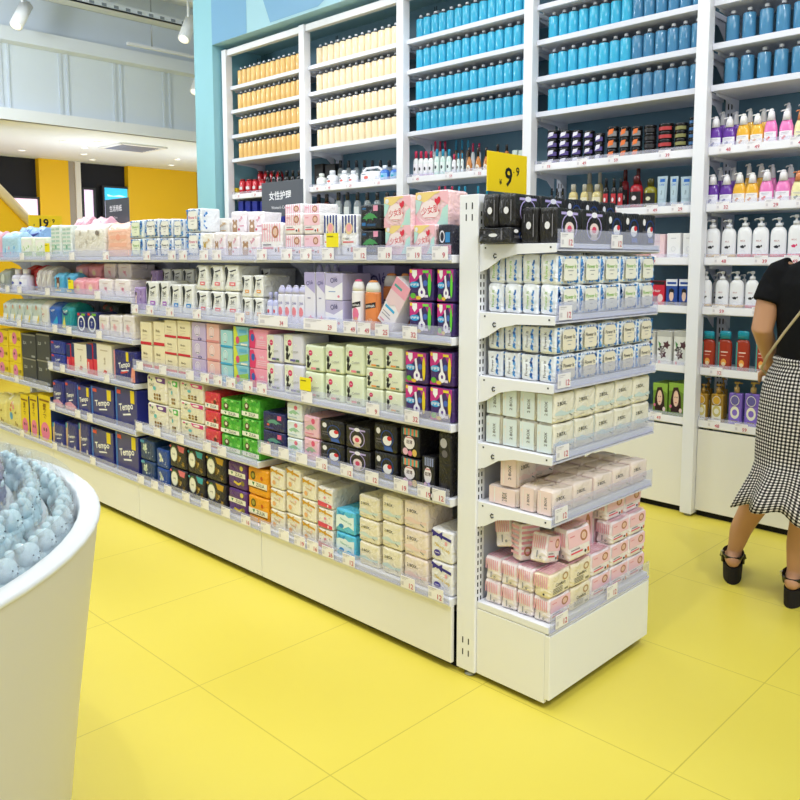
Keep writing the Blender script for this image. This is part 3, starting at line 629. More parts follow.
D('navy_bag', 'bag', '#8fb4dc', 'cotton_bag', 'cotton tissue bag', 'tilted bag with navy stripe', [('p', [(0, .75), (1, .95), (1, .8), (0, .6)], '#1e3f96'), ('p', [(0, .4), (1, .6), (1, .45), (0, .2)], '#e6eef8')])
D('flat_box', 'tilt', '#f6eef0', 'carton', 'flat carton', 'white and pink flat carton leaning on its neighbours', [('r', 0, .72, 1, 1, '#f0a6b8'), ('r', .1, .82, .6, .87, '#4fa8a0'), ('p', [(0, .45), (.3, .4), (.6, .5), (1, .42), (1, .72), (0, .72)], '#eccfd4'), ('r', .1, .34, .75, .39, '#45b4e6'), ('r', .1, .24, .6, .26, '#a8a4b0'), ('r', .1, .18, .7, .2, '#a8a4b0'), ('r', .1, .06, .4, .09, '#e8a8b8')])
def lil(a=.56): return [('p', [(0, 0), (0, a), (.5, a - .1), (1, a + .12), (1, 0)], '#f4f2f8'), ('t', 'Olé', .5, .76, .2, '#4f4a7e', .7, 12), ('r', .2, .3, .6, .33, '#7a9ad0'), ('e', .78, .14, .07, .05, '#e88fa5')]
D('lilac_carton', 'box', '#c3bbdc', 'carton', 'lotion carton', 'white and lilac carton', lil())
D('lilac_carton_wide', 'box', '#9f98c0', 'carton', 'lotion carton', 'wide lilac carton', lil(.4))
D('lilac_tall', 'box', '#e9e6f2', 'carton', 'lotion carton', 'tall slim white and lilac carton', [('p', [(0, 1), (1, 1), (1, .6), (0, .78)], '#b5abd6'), ('t', 'Olé', .5, .8, .08, '#4a457c', .8, 12), ('r', .3, .5, .6, .52, '#8f8ab0'), ('f', 30, 4, .2, .6, .05, .2, .05, ['#ee9fb2', '#f3c3cc'])])
def leaf(tagc, plume='#2f3234'):
    return [('p', [(.03, .92), (.10, .5), (.05, .12), (.22, .45), (.34, .80), (.22, .97)], plume), ('p', [(.4, .78), (.9, .86), (.94, .82), (.5, .74)], '#3a3c3e'), ('t', 'ℓeɾ', .62, .62, .15, '#3a3c3e', .5, 12), ('r', .4, .5, .8, .515, '#8a8c8e'), ('r', .42, .42, .74, .43, '#a8aaac')] + ([('r', .40, .18, .86, .33, tagc), ('r', .5, .235, .76, .275, W_)] if tagc else [])
for k, c, dsc in (('leaf_orange', '#f0a860', 'white pack with orange tab'), ('leaf_pink', '#ee7c84', 'white pack with pink tab'), ('leaf_blue', '#2f8fd0', 'tall white pack with blue tab'), ('leaf_violet', '#b06ac0', 'tall white pack with violet tab'), ('leaf_grey', None, 'grey-shaded white pack')):
    D(k, 'soft', '#f1f1ec' if k != 'leaf_grey' else '#e2e2de', 'tissue_pack', 'tissue pack', dsc, leaf(c))
D('purple_pack', 'soft', '#a58cc0', 'tissue_pack', 'tissue pack', 'purple pack with pale figure', [('p', [(.05, .1), (.25, .1), (.2, .5), (.3, .75), (.15, .8), (.1, .5)], '#f3dccb'), ('e', .17, .72, .08, .1, '#33303a'), ('f', 33, 6, .4, .9, .1, .9, .07, ['#c7b2da', '#8a6cac'])])
D('rose_white', 'soft', '#f3e9e8', 'tissue_pack', 'tissue pack', 'white pack with pink rose', [('f', 35, 5, .35, .65, .25, .5, .11, ['#eea3b4', '#f4c3cc', '#e88aa0']), ('r', .3, .76, .7, .8, '#d8b8b8')])
D('rose_small', 'soft', '#ece4e0', 'tissue_pack', 'tissue pack', 'small white pack with pink print', [('f', 36, 5, .3, .7, .15, .5, .11, ['#eab0b8', '#f1c9cc']), ('r', .2, .74, .8, .79, '#cfc2be')])
D('piggy', 'bag', '#f2a6b0', 'cotton_bag', 'pouch', 'pink animal-eared pouch', [('e', .5, .38, .24, .26, '#f8ccc6'), ('e', .5, .32, .14, .16, '#efe2a8'), ('p', [(.06, .85), (.18, .97), (.28, .86)], '#ee8fa0'), ('p', [(.94, .85), (.82, .97), (.72, .86)], '#ee8fa0')])
D('bear_blue', 'bag', '#59b4dc', 'cotton_bag', 'pouch', 'blue pouch with brown bear', [('e', .5, .45, .22, .3, '#7a4a2c'), ('e', .36, .72, .08, .08, '#7a4a2c'), ('e', .64, .72, .08, .08, '#7a4a2c'), ('e', .5, .36, .12, .12, '#e9d8c0'), ('r', .1, .04, .9, .14, '#f3e08a')])
D('slim_bag', 'bag', '#cfc8c6', 'cotton_bag', 'pouch', 'slim grey pouch set on edge', [('p', [(0, .2), (1, .6), (1, .8), (0, .4)], '#efeeee'), ('r', 0, .05, 1, .15, '#7a7376')])
D('red_pouch', 'bag', '#c92a34', 'cotton_bag', 'pouch', 'red pouch with white figure', [('p', [(0, .6), (.5, .7), (1, .55), (1, .92), (0, .92)], '#b9b2b0'), ('e', .5, .35, .2, .2, W_), ('e', .42, .4, .05, .05, '#2a3f8c'), ('r', .1, .04, .6, .14, '#2a5fb0')])
D('grey_pouch', 'bag', '#9aa09a', 'cotton_bag', 'pouch', 'grey-green pouch at the end', [('e', .5, .5, .25, .25, '#d8dcd4'), ('r', .2, .05, .8, .15, '#5a6460')])
def cat(tagc):
    return [('e', .32, .72, .12, .115, '#d6396a'), ('r', .25, .71, .39, .735, '#f6c6d4'), ('e', .17, .48, .09, .105, '#202022'), ('p', [(.09, .56), (.10, .66), (.16, .58)], '#202022'), ('p', [(.25, .56), (.24, .66), (.18, .58)], '#202022'), ('p', [(.10, .1), (.10, .3), (.17, .42), (.25, .3), (.25, .1)], '#202022'), ('p', [(.24, .14), (.35, .3), (.32, .36), (.22, .22)], '#202022'), ('f', 40, 3, .55, .72, .58, .7, .05, ['#fbfbf8', '#f3eeda', '#ffffff']), ('t', 'Cotton', .62, .42, .1, '#a9a9a2', .5, 6), ('r', .36, .06, .66, .14, tagc), ('r', .68, .06, .88, .14, '#5f7a5c'), ('o', .14, .86, .07, .075, .2, '#c5cdb8')]
D('cat_pink', 'soft', '#e6edcf', 'sanitary_pack', 'sanitary pad pack', 'pale green black-cat pack, pink strip', cat('#ee8a98'), 'card')
D('cat_orange', 'soft', '#eaeed2', 'sanitary_pack', 'sanitary pad pack', 'small black-cat pack, orange strip', cat('#f0953c'), 'card')
D('cat_lilac', 'soft', '#dfdde9', 'sanitary_pack', 'sanitary pad pack', 'lilac black-cat pack', [('r', 0, 0, .5, 1, '#e9ead6')] + cat('#6a62a0'), 'card')
D('pink_box', 'box', '#f4a0b8', 'carton', 'small carton', 'pink carton', [('p', [(0, 0), (.3, 0), (.35, .5), (.2, .95), (0, .9)], '#e0396e'), ('e', .18, .55, .1, .2, '#2f62b0'), ('t', 'Lady', .66, .6, .2, '#f9e3ea', .5), ('h', 3, .42, .9, .15, .45, '#f8c8d6')])
D('green_box', 'box', '#8ac7d8', 'carton', 'small carton', 'green and blue carton', [('p', [(0, 1), (0, 0), (.2, 0), (.3, .6), (.15, 1)], '#d5e04a'), ('p', [(.1, .1), (1, .3), (1, .65), (.3, .5)], '#9acb5a'), ('e', .28, .3, .13, .2, '#e0487a'), ('r', .5, .05, .95, .14, '#f2efe0'), ('r', .4, .7, .9, .85, '#5fb0d2')])
def oval(c, bottom=None): return [('o', .42, .55, .2, .3, .15, '#f6f3f2'), ('e', .42, .55, .13, .2, c), ('r', .3, .3, .55, .34, '#8a8692')] + ([('r', 0, 0, 1, .12, bottom)] if bottom else [])
D('mint_box', 'box', '#a4d6da', 'carton', 'small carton', 'mint carton', oval('#c6e8ea', '#3aa6d0'))
D('peach_box', 'box', '#eebdb6', 'carton', 'small carton', 'peach pink carton', oval('#f6d6d2', '#d98a88'))
D('lilac_box', 'box', '#c6b4d8', 'carton', 'small carton', 'lilac carton', oval('#dfd3ea') + [('e', .6, .1, .14, .07, '#4a3a86'), ('e', .6, .1, .06, .03, '#dcd2ec')])
D('cream_red', 'box', '#efe3bd', 'carton', 'small carton', 'cream carton with red foot', [('r', 0, 0, 1, .13, '#d2293a'), ('t', 'Mandas', .42, .62, .12, '#8a7a5a', .6), ('r', .2, .42, .66, .44, '#b8a880'), ('p', [(.2, .2), (.6, .28), (.6, .32), (.2, .24)], '#e0ceb0')])
D('roll_navy', 'soft', '#232c6a', 'tissue_pack', 'tissue roll pack', 'navy roll pack with white circle', [('o', .5, .45, .4, .42, .25, '#f4f6f2'), ('e', .5, .45, .24, .27, '#2c3880'), ('t', 'T', .5, .45, .22, W_, .3), ('r', .1, .86, .35, .98, '#d8383c'), ('r', .55, .86, .95, .98, '#7fc23c')])
D('black_green', 'bag', '#262f2a', 'cotton_bag', 'pouch', 'dark pouch with green edge', [('r', 0, 0, .12, 1, '#4f9c3c'), ('r', .88, 0, 1, 1, '#4f9c3c'), ('e', .25, .8, .1, .08, '#d8443c'), ('e', .75, .75, .1, .08, '#d8443c'), ('r', .3, .3, .7, .5, '#46524c')])
D('teal_pouch', 'bag', '#1f9aa0', 'tissue_pack', 'tissue pack', 'teal tissue pack', [('t', 'Tempo', .42, .68, .14, W_, .6, 12), ('e', .4, .68, .34, .16, '#23357c'), ('t', 'Tempo', .42, .68, .13, W_, .55, 12), ('p', [(.05, .02), (.3, .5), (.5, .02)], '#f0e26a')])
D('blue_diaper', 'bag', '#2a66c0', 'tissue_pack', 'tissue pack', 'blue tissue pack', [('t', 'Tempo', .45, .7, .14, W_, .6, 12), ('p', [(.1, .02), (1, .5), (1, .2), (.6, .02)], '#37b3dc')])
D('white_pouch', 'bag', '#eceae4', 'tissue_pack', 'tissue pack', 'white tissue pack with red dots', [('f', 44, 6, .1, .9, .1, .8, .04, ['#c9554a', '#b8a89a'])])
D('pale_pouch', 'bag', '#cfdad6', 'tissue_pack', 'tissue pack', 'pale slim tissue pack', [('r', 0, 0, 1, .35, '#f4f6f4'), ('p', [(0, .35), (.5, .8), (.2, 1), (0, .9)], '#4fb0b4'), ('p', [(.6, .05), (1, .05), (1, .45)], '#f2d83a'), ('e', .6, .7, .12, .1, '#d99a7a')])
BK = '#1e1d20'
D('black_star', 'soft', BK, 'sanitary_pack', 'sanitary pad pack', 'tall black pack', [('e', .4, .85, .3, .08, '#b9b6ba'), ('e', .5, .68, .25, .06, '#6b666c'), ('r', .2, .1, .7, .2, '#3c393e')])
D('black_side', 'soft', BK, 'sanitary_pack', 'sanitary pad pack', 'black pack turned sideways', [('r', .4, .1, .6, .9, '#7d4a52'), ('r', .5, .2, .55, .6, '#3f8a80')])
D('black_lilac_stripe', 'soft', BK, 'sanitary_pack', 'sanitary pad pack', 'black pack with lilac flag', [('s', 5, .2, 1, .74, .98, '#a9b2dc'), ('e', .5, .46, .32, .24, '#f1e9ec'), ('t', '超薄', .5, .5, .14, '#5a3a44', .5), ('r', .3, .62, .7, .66, '#d88a94'), ('e', .3, .14, .14, .12, '#e8b8d0'), ('e', .62, .14, .14, .12, '#b49ad8')])
D('black_teal_stripe', 'soft', BK, 'sanitary_pack', 'sanitary pad pack', 'black pack with orange flag', [('r', .15, .74, 1, .98, '#4fb0a4'), ('s', 4, .15, 1, .74, .98, '#ee8a5c'), ('e', .5, .48, .3, .24, '#f3ecee'), ('t', '超薄', .5, .5, .14, '#5a3a44', .5), ('r', .3, .64, .7, .68, '#d87a84'), ('e', .28, .14, .15, .13, '#f0c0d4'), ('e', .55, .1, .12, .1, '#e07aa0'), ('e', .8, .14, .13, .13, '#e8c264')])
D('black_cat', 'soft', BK, 'sanitary_pack', 'sanitary pad pack', 'black pack with red and white emblem', [('e', .2, .76, .1, .12, '#ece9ea'), ('e', .62, .42, .21, .19, '#f3f1f2'), ('e', .72, .52, .10, .09, '#d8303a'), ('p', [(.48, .22), (.82, .2), (.9, .04), (.5, .04)], '#3a62b4'), ('o', .62, .5, .3, .34, .1, '#2a4f9e'), ('r', .1, .3, .36, .34, '#6a666a'), ('r', .1, .4, .36, .46, '#6a666a'), ('L:e', .5, .5, .14, .12, '#e8e8ea'), ('L:r', .75, .2, .8, .8, '#77747a'), ('L:r', .2, .6, .25, .8, '#77747a')])
D('black_arch', 'soft', '#242220', 'sanitary_pack', 'sanitary pad pack', 'black pack with lilac ring', [('o', .5, .46, .34, .42, .1, '#b9aade'), ('r', .14, .84, .86, .92, '#b9aade'), ('e', .5, .88, .13, .09, '#f3f0f8'), ('e', .5, .40, .2, .22, '#f2dcd4'), ('e', .5, .40, .1, .11, '#e0506c'), ('p', [(.34, .08), (.66, .08), (.6, .26), (.4, .26)], '#d8c8b4'), ('L:e', .5, .5, .16, .12, '#eceaec'), ('L:r', .78, .15, .83, .85, '#8a878c'), ('L:r', .2, .6, .25, .85, '#77747a')])
D('leaf_green', 'soft', '#52b83a', 'sanitary_pack', 'tissue pack', 'wide green tissue pack', [('f', 50, 12, 0, 1, .3, 1, .14, ['#8ee06a', '#2f8a2c', '#3fa83a', '#b4ea8c']), ('r', 0, .06, 1, .3, '#f2f4e2'), ('p', [(.2, .24), (.26, .1), (.32, .24)], '#1f6a34'), ('t', 'ZULIA', .62, .18, .16, '#2b3a2c', .5), ('e', .3, .6, .13, .2, '#5a4a2c'), ('e', .3, .62, .07, .11, '#e8e0c8')])
D('red_pack', 'soft', '#e23c4c', 'sanitary_pack', 'tissue pack', 'red tissue pack', [('f', 52, 9, 0, 1, .35, 1, .14, ['#ee6a5a', '#c9283c', '#f28a70']), ('r', 0, .08, 1, .36, '#f4eee2'), ('p', [(.14, .3), (.2, .12), (.26, .3)], '#1f8a84'), ('t', 'ZULIA', .62, .22, .16, '#3a302c', .5), ('e', .74, .5, .1, .12, '#6a3a2a')])
def oat(c): return [('p', [(.45, 1), (1, 1), (1, .78), (.55, .8)], c), ('e', .7, .9, .15, .06, '#f4eee8'), ('e', .14, .92, .05, .05, c), ('p', [(.2, .9), (.26, .8), (.32, .9)], '#2c7a48'), ('t', 'OAT', .26, .66, .12, '#7a745c', .36), *[('e', .42 + .14 * (i % 3), .16 + .14 * (i // 3), .055, .055, ['#8a6428', '#a87c3a', '#6a4a1c'][i % 3]) for i in range(6)], ('e', .42, .55, .08, .08, '#6ac0c4')]
D('oat_magenta', 'soft', '#efe8d0', 'sanitary_pack', 'tissue pack', 'cream pack with magenta corner', oat('#d8388c'))
D('oat_green', 'soft', '#efe9d4', 'sanitary_pack', 'tissue pack', 'cream pack with green corner', oat('#4fb84a'))
D('oat_purple', 'soft', '#efe8d4', 'sanitary_pack', 'tissue pack', 'cream pack with purple corner', oat('#6a3a86'))
def bow(c, more=()): return [('p', [(0, .99), (.3, .90), (.3, .82), (0, .88)], c), ('p', [(.3, .90), (1, .80), (1, .70), (.3, .81)], c), ('p', [(.3, .85), (.07, .99), (.04, .74)], c), ('p', [(.3, .85), (.56, .98), (.54, .70)], c), ('e', .3, .85, .06, .06, c)] + list(more)
D('bow_navy', 'soft', '#f2f0f2', 'sanitary_pack', 'sanitary pad pack', 'white pack with navy bow', bow('#322a8c', [('t', 'Natural Lady', .56, .44, .15, '#e4c23a', .8, -14), ('e', .3, .24, .17, .11, '#4a3f9c'), ('r', .18, .23, .42, .26, '#d6d2ee'), ('e', .75, .62, .07, .07, '#f0b0b8')]))
D('sky_bow', 'soft', '#5cc6ea', 'sanitary_pack', 'sanitary pad pack', 'sky blue pack with white waves', [('p', [(0, .1), (.2, .3), (.4, .15), (.7, .32), (1, .2), (1, .8), (.7, .72), (.4, .86), (0, .7)], '#e6f5f6'), ('t', 'Natural Lady', .56, .52, .14, '#5aa890', .8, -10), ('e', .3, .26, .14, .1, '#2a8ac9'), ('p', [(.1, .96), (.3, .84), (.5, .96), (.46, .78), (.14, .78)], '#1f9ad6')])
D('gold_bow', 'soft', '#f4ecd8', 'sanitary_pack', 'sanitary pad pack', 'cream pack with gold bow', bow('#d8a02c', [('t', 'Natural', .5, .52, .11, '#c9a05a', .6, -8), ('e', .3, .26, .13, .12, '#f0b478'), ('e', .72, .6, .07, .06, '#f3c6b8')]))
D('gold_bow_red', 'soft', '#f5eee4', 'sanitary_pack', 'sanitary pad pack', 'gold-bowed pack with red foot', bow('#d8a02c', [('p', [(0, .02), (1, .02), (1, .2), (0, .3)], '#e04a62'), ('e', .72, .12, .05, .07, '#f6dfe2'), ('e', .5, .52, .08, .07, '#e88aa0'), ('f', 58, 5, .1, .9, .3, .6, .025, ['#6a5a4a'])]))
D('orange_pack', 'soft', '#f3a41e', 'tissue_pack', 'tissue pack', 'orange tissue pack', [('r', 0, .3, 1, .52, '#f3efd8'), ('p', [(.2, .48), (.27, .34), (.34, .48)], '#1f7a3c'), ('t', 'ZULIA', .64, .41, .14, '#33402c', .46), ('e', .26, .74, .13, .17, '#5a5220'), ('e', .26, .74, .08, .1, '#a89a3a'), ('e', .72, .7, .06, .08, '#c9501e'), ('p', [(0, .28), (1, .28), (1, .25), (0, .25)], '#3a2c1a')])
D('violet_pack', 'soft', '#5a2f78', 'tissue_pack', 'tissue pack', 'violet tissue pack', [('r', 0, .46, 1, .66, '#f0ecd8'), ('p', [(.14, .62), (.21, .5), (.28, .62)], '#1f7a3c'), ('t', 'ZULIA', .62, .56, .13, '#33302c', .5), ('p', [(.3, .2), (.6, .12), (.9, .3), (.86, .36), (.6, .22), (.34, .28)], '#e6cc3c'), ('e', .78, .85, .1, .1, '#e0d064'), ('e', .85, .25, .1, .1, '#8a7a3a')])
def petal(c): return [('e', .26, .56, .22, .34, '#c9d0b8'), ('e', .26, .56, .19, .30, '#f3f1e2'), ('t', 'Lady', .26, .56, .12, '#8a8a78', .3), ('p', [(.5, 1), (.96, .98), (.9, .72), (.62, .74)], c), ('f', 62, 7, .5, .88, .15, .5, .1, ['#a8863a', '#c9a85a', '#7a5c24']), ('p', [(.2, .94), (.26, .86), (.34, .96)], '#3a8a4c'), ('e', .06, .9, .06, .05, c)]
D('black_pink', 'soft', '#221e28', 'sanitary_pack', 'tissue pack', 'black pack with pink corner', petal('#e2707e'))
D('black_teal', 'soft', '#231f29', 'sanitary_pack', 'tissue pack', 'black pack with teal corner', petal('#2fa6b8'))
D('black_gold', 'soft', '#241f2a', 'sanitary_pack', 'tissue pack', 'black pack with gold corner', petal('#c99a2c'))
D('navy_pack', 'soft', '#1f4a9a', 'sanitary_pack', 'tissue pack', 'short navy pack with white blossom', [('f', 64, 7, .28, .55, .35, .7, .12, ['#f3f2e4', '#e6e8d4']), ('e', .42, .52, .1, .12, '#d8dcb8'), ('f', 65, 4, .65, .95, .1, .5, .04, ['#dfe6f2'])])
D('navy_pack_tall', 'soft', '#20406e', 'sanitary_pack', 'tissue pack', 'tall navy pack with white blossom', [('f', 66, 7, .2, .46, .35, .8, .1, ['#eef0e0', '#dfe6d2']), ('e', .32, .58, .1, .14, '#c9d8b8'), ('r', 0, .86, .3, 1, '#4f9cb8'), ('f', 67, 5, .6, .95, .1, .5, .04, ['#cfdcec'])])
NV = '#272d80'
def tempo(): return [('p', [(0, 0), (.08, 0), (.08, 1), (0, 1)], '#2f6fc0'), ('t', 'Tempo', .5, .52, .26, W_, .66, 10, .02), ('p', [(.34, .34), (.7, .4), (.72, .36), (.36, .3)], '#f0f0f6'), ('r', .08, .84, .26, .94, '#e0483c'), ('r', .72, .66, .9, .98, '#ecd22c')]
D('tempo_box', 'box', NV, 'tissue_box', 'tissue box', 'large navy tissue box', tempo(), 'gloss')
D('tempo_slim', 'box', NV, 'tissue_box', 'tissue box', 'slim navy tissue box', tempo(), 'gloss')
D('tempo_pink', 'soft', NV, 'tissue_pack', 'tissue pack', 'navy tissue pack with pink foot', [('p', [(0, 0), (1, 0), (1, .16), (.5, .3), (0, .2)], '#e6a2b4'), ('f', 70, 6, .05, .95, .1, .3, .06, ['#f4cdd6', '#d87a94'])] + tempo()[1:3] + [('r', .08, .86, .3, .95, '#e0483c')])
D('tempo_tan', 'soft', NV, 'tissue_pack', 'tissue pack', 'navy tissue pack with tan edge', [('p', [(0, 0), (.14, 0), (.22, 1), (0, 1)], '#c8a98c'), ('r', 0, .8, .12, 1, '#2f9ab8')] + tempo()[1:3] + [('e', .8, .14, .1, .08, '#d8ccc4')])
D('tempo_small', 'soft', '#2a3f9c', 'tissue_pack', 'tissue pack', 'small navy tissue pack', [('t', 'Tempo', .5, .55, .3, W_, .5, 10), ('r', .06, .8, .24, .96, '#e0483c')])
D('tempo_peach', 'soft', '#2b2c74', 'tissue_pack', 'tissue pack', 'wide navy tissue pack with peach corner', [('p', [(.78, 0), (1, 0), (1, .5), (.86, .5)], '#ee9a84'), ('r', 0, 0, .06, 1, '#e6949c')] + tempo()[1:3] + [('p', [(.3, .28), (.64, .36), (.66, .3), (.34, .22)], '#e04a4a'), ('r', .6, .68, .72, 1, '#ecd22c')])
D('cream_carton', 'box', '#f0e8d6', 'tissue_box', 'tissue box', 'cream tissue box with red script', [('r', 0, 0, .2, .5, '#e0384a'), ('r', 0, .5, .2, 1, '#20346e'), ('t', 'Soft', .62, .5, .1, '#a8927a', .5, 90), ('p', [(.5, .1), (.7, .06), (.74, .2), (.6, .24)], '#d8605a'), ('r', .4, .8, .8, .83, '#c9b89c')])
D('red_navy_strip', 'box', '#e0384a', 'tissue_box', 'tissue box', 'narrow red and navy tissue box', [('r', 0, .5, 1, 1, '#20346e'), ('r', .25, .1, .4, .4, '#f4d8d8')])
D('grey_box', 'box', '#484a4c', 'tissue_box', 'tissue box', 'charcoal tissue box', [('t', 'ZLX', .24, .62, .12, '#c9ccce', .24), ('r', .7, .06, .94, .14, '#a2a4a6'), ('e', .7, .68, .06, .05, '#8f9294'), ('r', 0, .94, 1, 1, '#8f8c84')])
D('yellow_pack', 'box', '#eed02c', 'tissue_box', 'tissue box', 'yellow box with pink pig', [('e', .5, .5, .2, .38, '#e884aa'), ('e', .45, .55, .05, .08, '#5a2a3c'), ('r', .1, .2, .3, .8, '#f4e05a'), ('t', '小猪', .84, .5, .34, '#7a6414', .24)])
D('yellow_pig', 'box', '#efd22a', 'tissue_box', 'tissue box', 'tall yellow box with pink pig', [('e', .5, .22, .36, .2, '#ee7aa8'), ('e', .4, .26, .06, .04, '#5a2a3c'), ('e', .6, .26, .06, .04, '#5a2a3c'), ('t', '小猪', .5, .66, .16, '#8a5a1c', .7, 90), ('r', .1, .86, .9, .9, '#8a5a1c'), ('R:r', 0, 0, 1, 1, '#2a3f74')])
D('yellow_pouch', 'bag', '#efe08a', 'cotton_bag', 'pouch', 'yellow pouch with red print', [('f', 75, 6, .1, .6, .5, .9, .1, ['#e2604a', '#f0a0a0', '#f6f0d0']), ('e', .3, .35, .14, .12, '#5aa6d8'), ('f', 76, 5, .5, .9, .1, .5, .05, ['#a8842c'])])
D('end_pink_bands', 'soft', '#f6ecec', 'sanitary_pack', 'sanitary pad pack', 'pink banded pack', [('h', 6, 0, 1, .12, 1, '#efa9bf'), ('o', .34, .24, .2, .14, .4, '#b9805c'), ('L:h', 6, 0, 1, .12, 1, '#efb6c6'), ('T:r', .1, .1, .9, .9, '#f3d4d8')])
# wall cartons
D('navy_box', 'box', '#1f2c8c', 'carton', 'small carton', 'navy carton', [('r', .2, .5, .8, .6, '#6f7ad0')])
D('black_box', 'box', '#2a2826', 'carton', 'small carton', 'black carton at the back', [('r', .2, .5, .8, .56, '#6a6662')])
D('yellow_tin', 'box', '#d8c21e', 'carton', 'small carton', 'short yellow box', [('r', .1, .3, .9, .6, '#8a7c14')])
D('mint_tub', 'box', '#cfdcd2', 'carton', 'small carton', 'pale green box', [('e', .5, .5, .3, .2, '#9fc0a8')])
D('blush_box', 'box', '#f3d3d6', 'carton', 'small carton', 'blush pink box', [('e', .5, .4, .2, .12, '#f7e3e4'), ('r', .3, .7, .7, .73, '#d8a0a8')])
D('white_box', 'box', '#f4f3f2', 'carton', 'small carton', 'plain white box', [('o', .5, .4, .16, .1, .2, '#d8d8da'), ('r', .3, .8, .7, .82, '#b8b8bc')])
D('orange_tin', 'box', '#e0602a', 'carton', 'small carton', 'short orange box', [('r', 0, .6, 1, 1, '#b8402a'), ('e', .5, .35, .2, .2, '#f0a060')])
D('red_carton', 'box', '#d22a40', 'carton', 'hair dye carton', 'red carton', [('r', 0, .86, 1, 1, '#2a2226'), ('t', 'Hair', .4, .62, .1, '#f6dfe2', .6), ('e', .68, .34, .22, .16, '#f3d8d4'), ('p', [(.1, .3), (.5, .45), (.4, .2), (.1, .1)], '#7a1c2c')])
D('blue_portrait', 'box', '#2c4f9c', 'carton', 'hair dye carton', 'blue carton with a portrait', [('r', 0, .76, 1, 1, '#e8ecf4'), ('r', .1, .82, .9, .9, '#2c4f9c'), ('p', [(.1, 0), (.9, 0), (.78, .2), (.22, .2)], '#2a2f3c'), ('e', .5, .4, .2, .19, '#f0cdb8'), ('p', [(.26, .4), (.28, .62), (.5, .68), (.72, .62), (.74, .42), (.68, .52), (.4, .54)], '#201c1e')])
D('flower_box', 'box', '#e4e3dc', 'carton', 'small carton', 'white carton with dark blossom', [('r', 0, .84, 1, 1, '#bdbcb6'), ('f', 80, 6, .25, .75, .25, .6, .1, ['#f6f3f0', '#3a2c30', '#5a3a40']), ('e', .2, .08, .08, .05, '#e08a8a'), ('p', [(.1, .7), (.3, .62), (.2, .5)], '#4f8a4a')])
D('hair_box', 'box', '#739436', 'carton', 'hair dye carton', 'green carton with a portrait', [('p', [(0, 1), (1, 1), (1, .7), (.6, .8), (0, .75)], '#93b84a'), ('p', [(.16, .1), (.14, .5), (.3, .86), (.6, .88), (.8, .6), (.84, .1)], '#3a2420'), ('e', .48, .54, .18, .24, '#edc8b0'), ('e', .42, .58, .025, .02, '#2a1c1a'), ('e', .55, .58, .025, .02, '#2a1c1a'), ('r', .42, .41, .54, .435, '#c0565c'), ('r', 0, 0, 1, .14, '#5a7a2a'), ('e', .8, .2, .1, .07, '#f3d8c8'), ('e', .14, .3, .08, .05, '#d8708a')])

_pm = {}
def pack_mesh(key, w, h, d):
    if key in _pm: return _pm[key]
    shape, base, oname, cat, desc, art, fin = DES[key]
    b = MB(); mat = M(base, fin); g = random.Random(sum(map(ord, key)))
    ph = [g.random() * 6 for _ in range(6)]
    if shape in ('box', 'tilt'):
        b.rbox(-w / 2, w / 2, 0, d, 0, h, mat, 0.0025, 1)
        b.art(art, w, h, d)
    elif shape == 'soft':
        am = (0.10 if key[:4] == 'end_' else 0.05) * min(w, h, d); rr_ = 0.17 if key[:4] == 'end_' else 0.10
        def warp(p):
            t = min(1, max(0, p[1] / d)); k = am * min(1, t * 3)
            top = 1 if p[2] > h * 0.95 else 0
            return (p[0] + k * math.sin(p[2] / h * 5 + ph[0]) * math.sin(p[1] / d * 4 + ph[1]), p[1], p[2] + (top * k * math.sin(p[0] / w * 6 + ph[2]) - top * k * 0.6))
        b.rbox(-w / 2, w / 2, 0, d, 0, h, mat, rr_ * min(w, h, d), 3, warp, sub=4)
        q = rr_ * 0.4 * min(w, h, d)          # the print keeps inside the rounded edges of the face
        kx, kz = (w - 2 * q) / w, (h - 2 * q) / h
        n0 = len(b.v)
        b.art(art, w, h, d)
        for i in range(n0, len(b.v)):
            x, y, z = b.v[i]
            if y < 0: b.v[i] = (x * kx, y, q + z * kz)
            elif abs(x) > w / 2: b.v[i] = (x + math.copysign(am * 0.75, x), q + y * (d - 2 * q) / d, q + z * kz)
            else: b.v[i] = (x * kx, q + y * (d - 2 * q) / d, z + am * 0.3)
    else:       # bag: fat below, pinched to a crimped fin on top
        am = 0.06 * min(w, d)
        def warp(p):
            t = max(0, min(1, p[2] / h)); k = 1 if t < .78 else 1 - (t - .78) / .22 * 0.85
            yy = d * .5 + (p[1] - d * .5) * k
            if t > .9: yy += am * math.sin(p[0] / w * 11 + ph[0])
            if t > .97: p = (p[0], p[1], p[2] + am * math.sin(p[0] / w * 9 + ph[1]) - am)
            return (p[0] * (1 + 0.05 * (t > .85)) + am * math.sin(t * 6 + ph[2]) * .5, yy, p[2])
        b.rbox(-w / 2, w / 2, 0, d, 0, h, mat, 0.16 * min(w, d), 2, warp, sub=7)
        q = 0.08 * w; n0 = len(b.v)
        b.art(art, w, h, d)
        for i in range(n0, len(b.v)):
            x, y, z = b.v[i]; t = z / h; z2 = h * .05 + z * .9; t = z2 / h
            yy = y if t < .78 else y + d * .5 * (t - .78) / .22 * .85
            b.v[i] = (x * .82 + am * math.sin(t * 6 + ph[2]) * .5, yy, z2)
    _pm[key] = (b.mesh(DES[key][2]), w, h, d)
    return _pm[key]

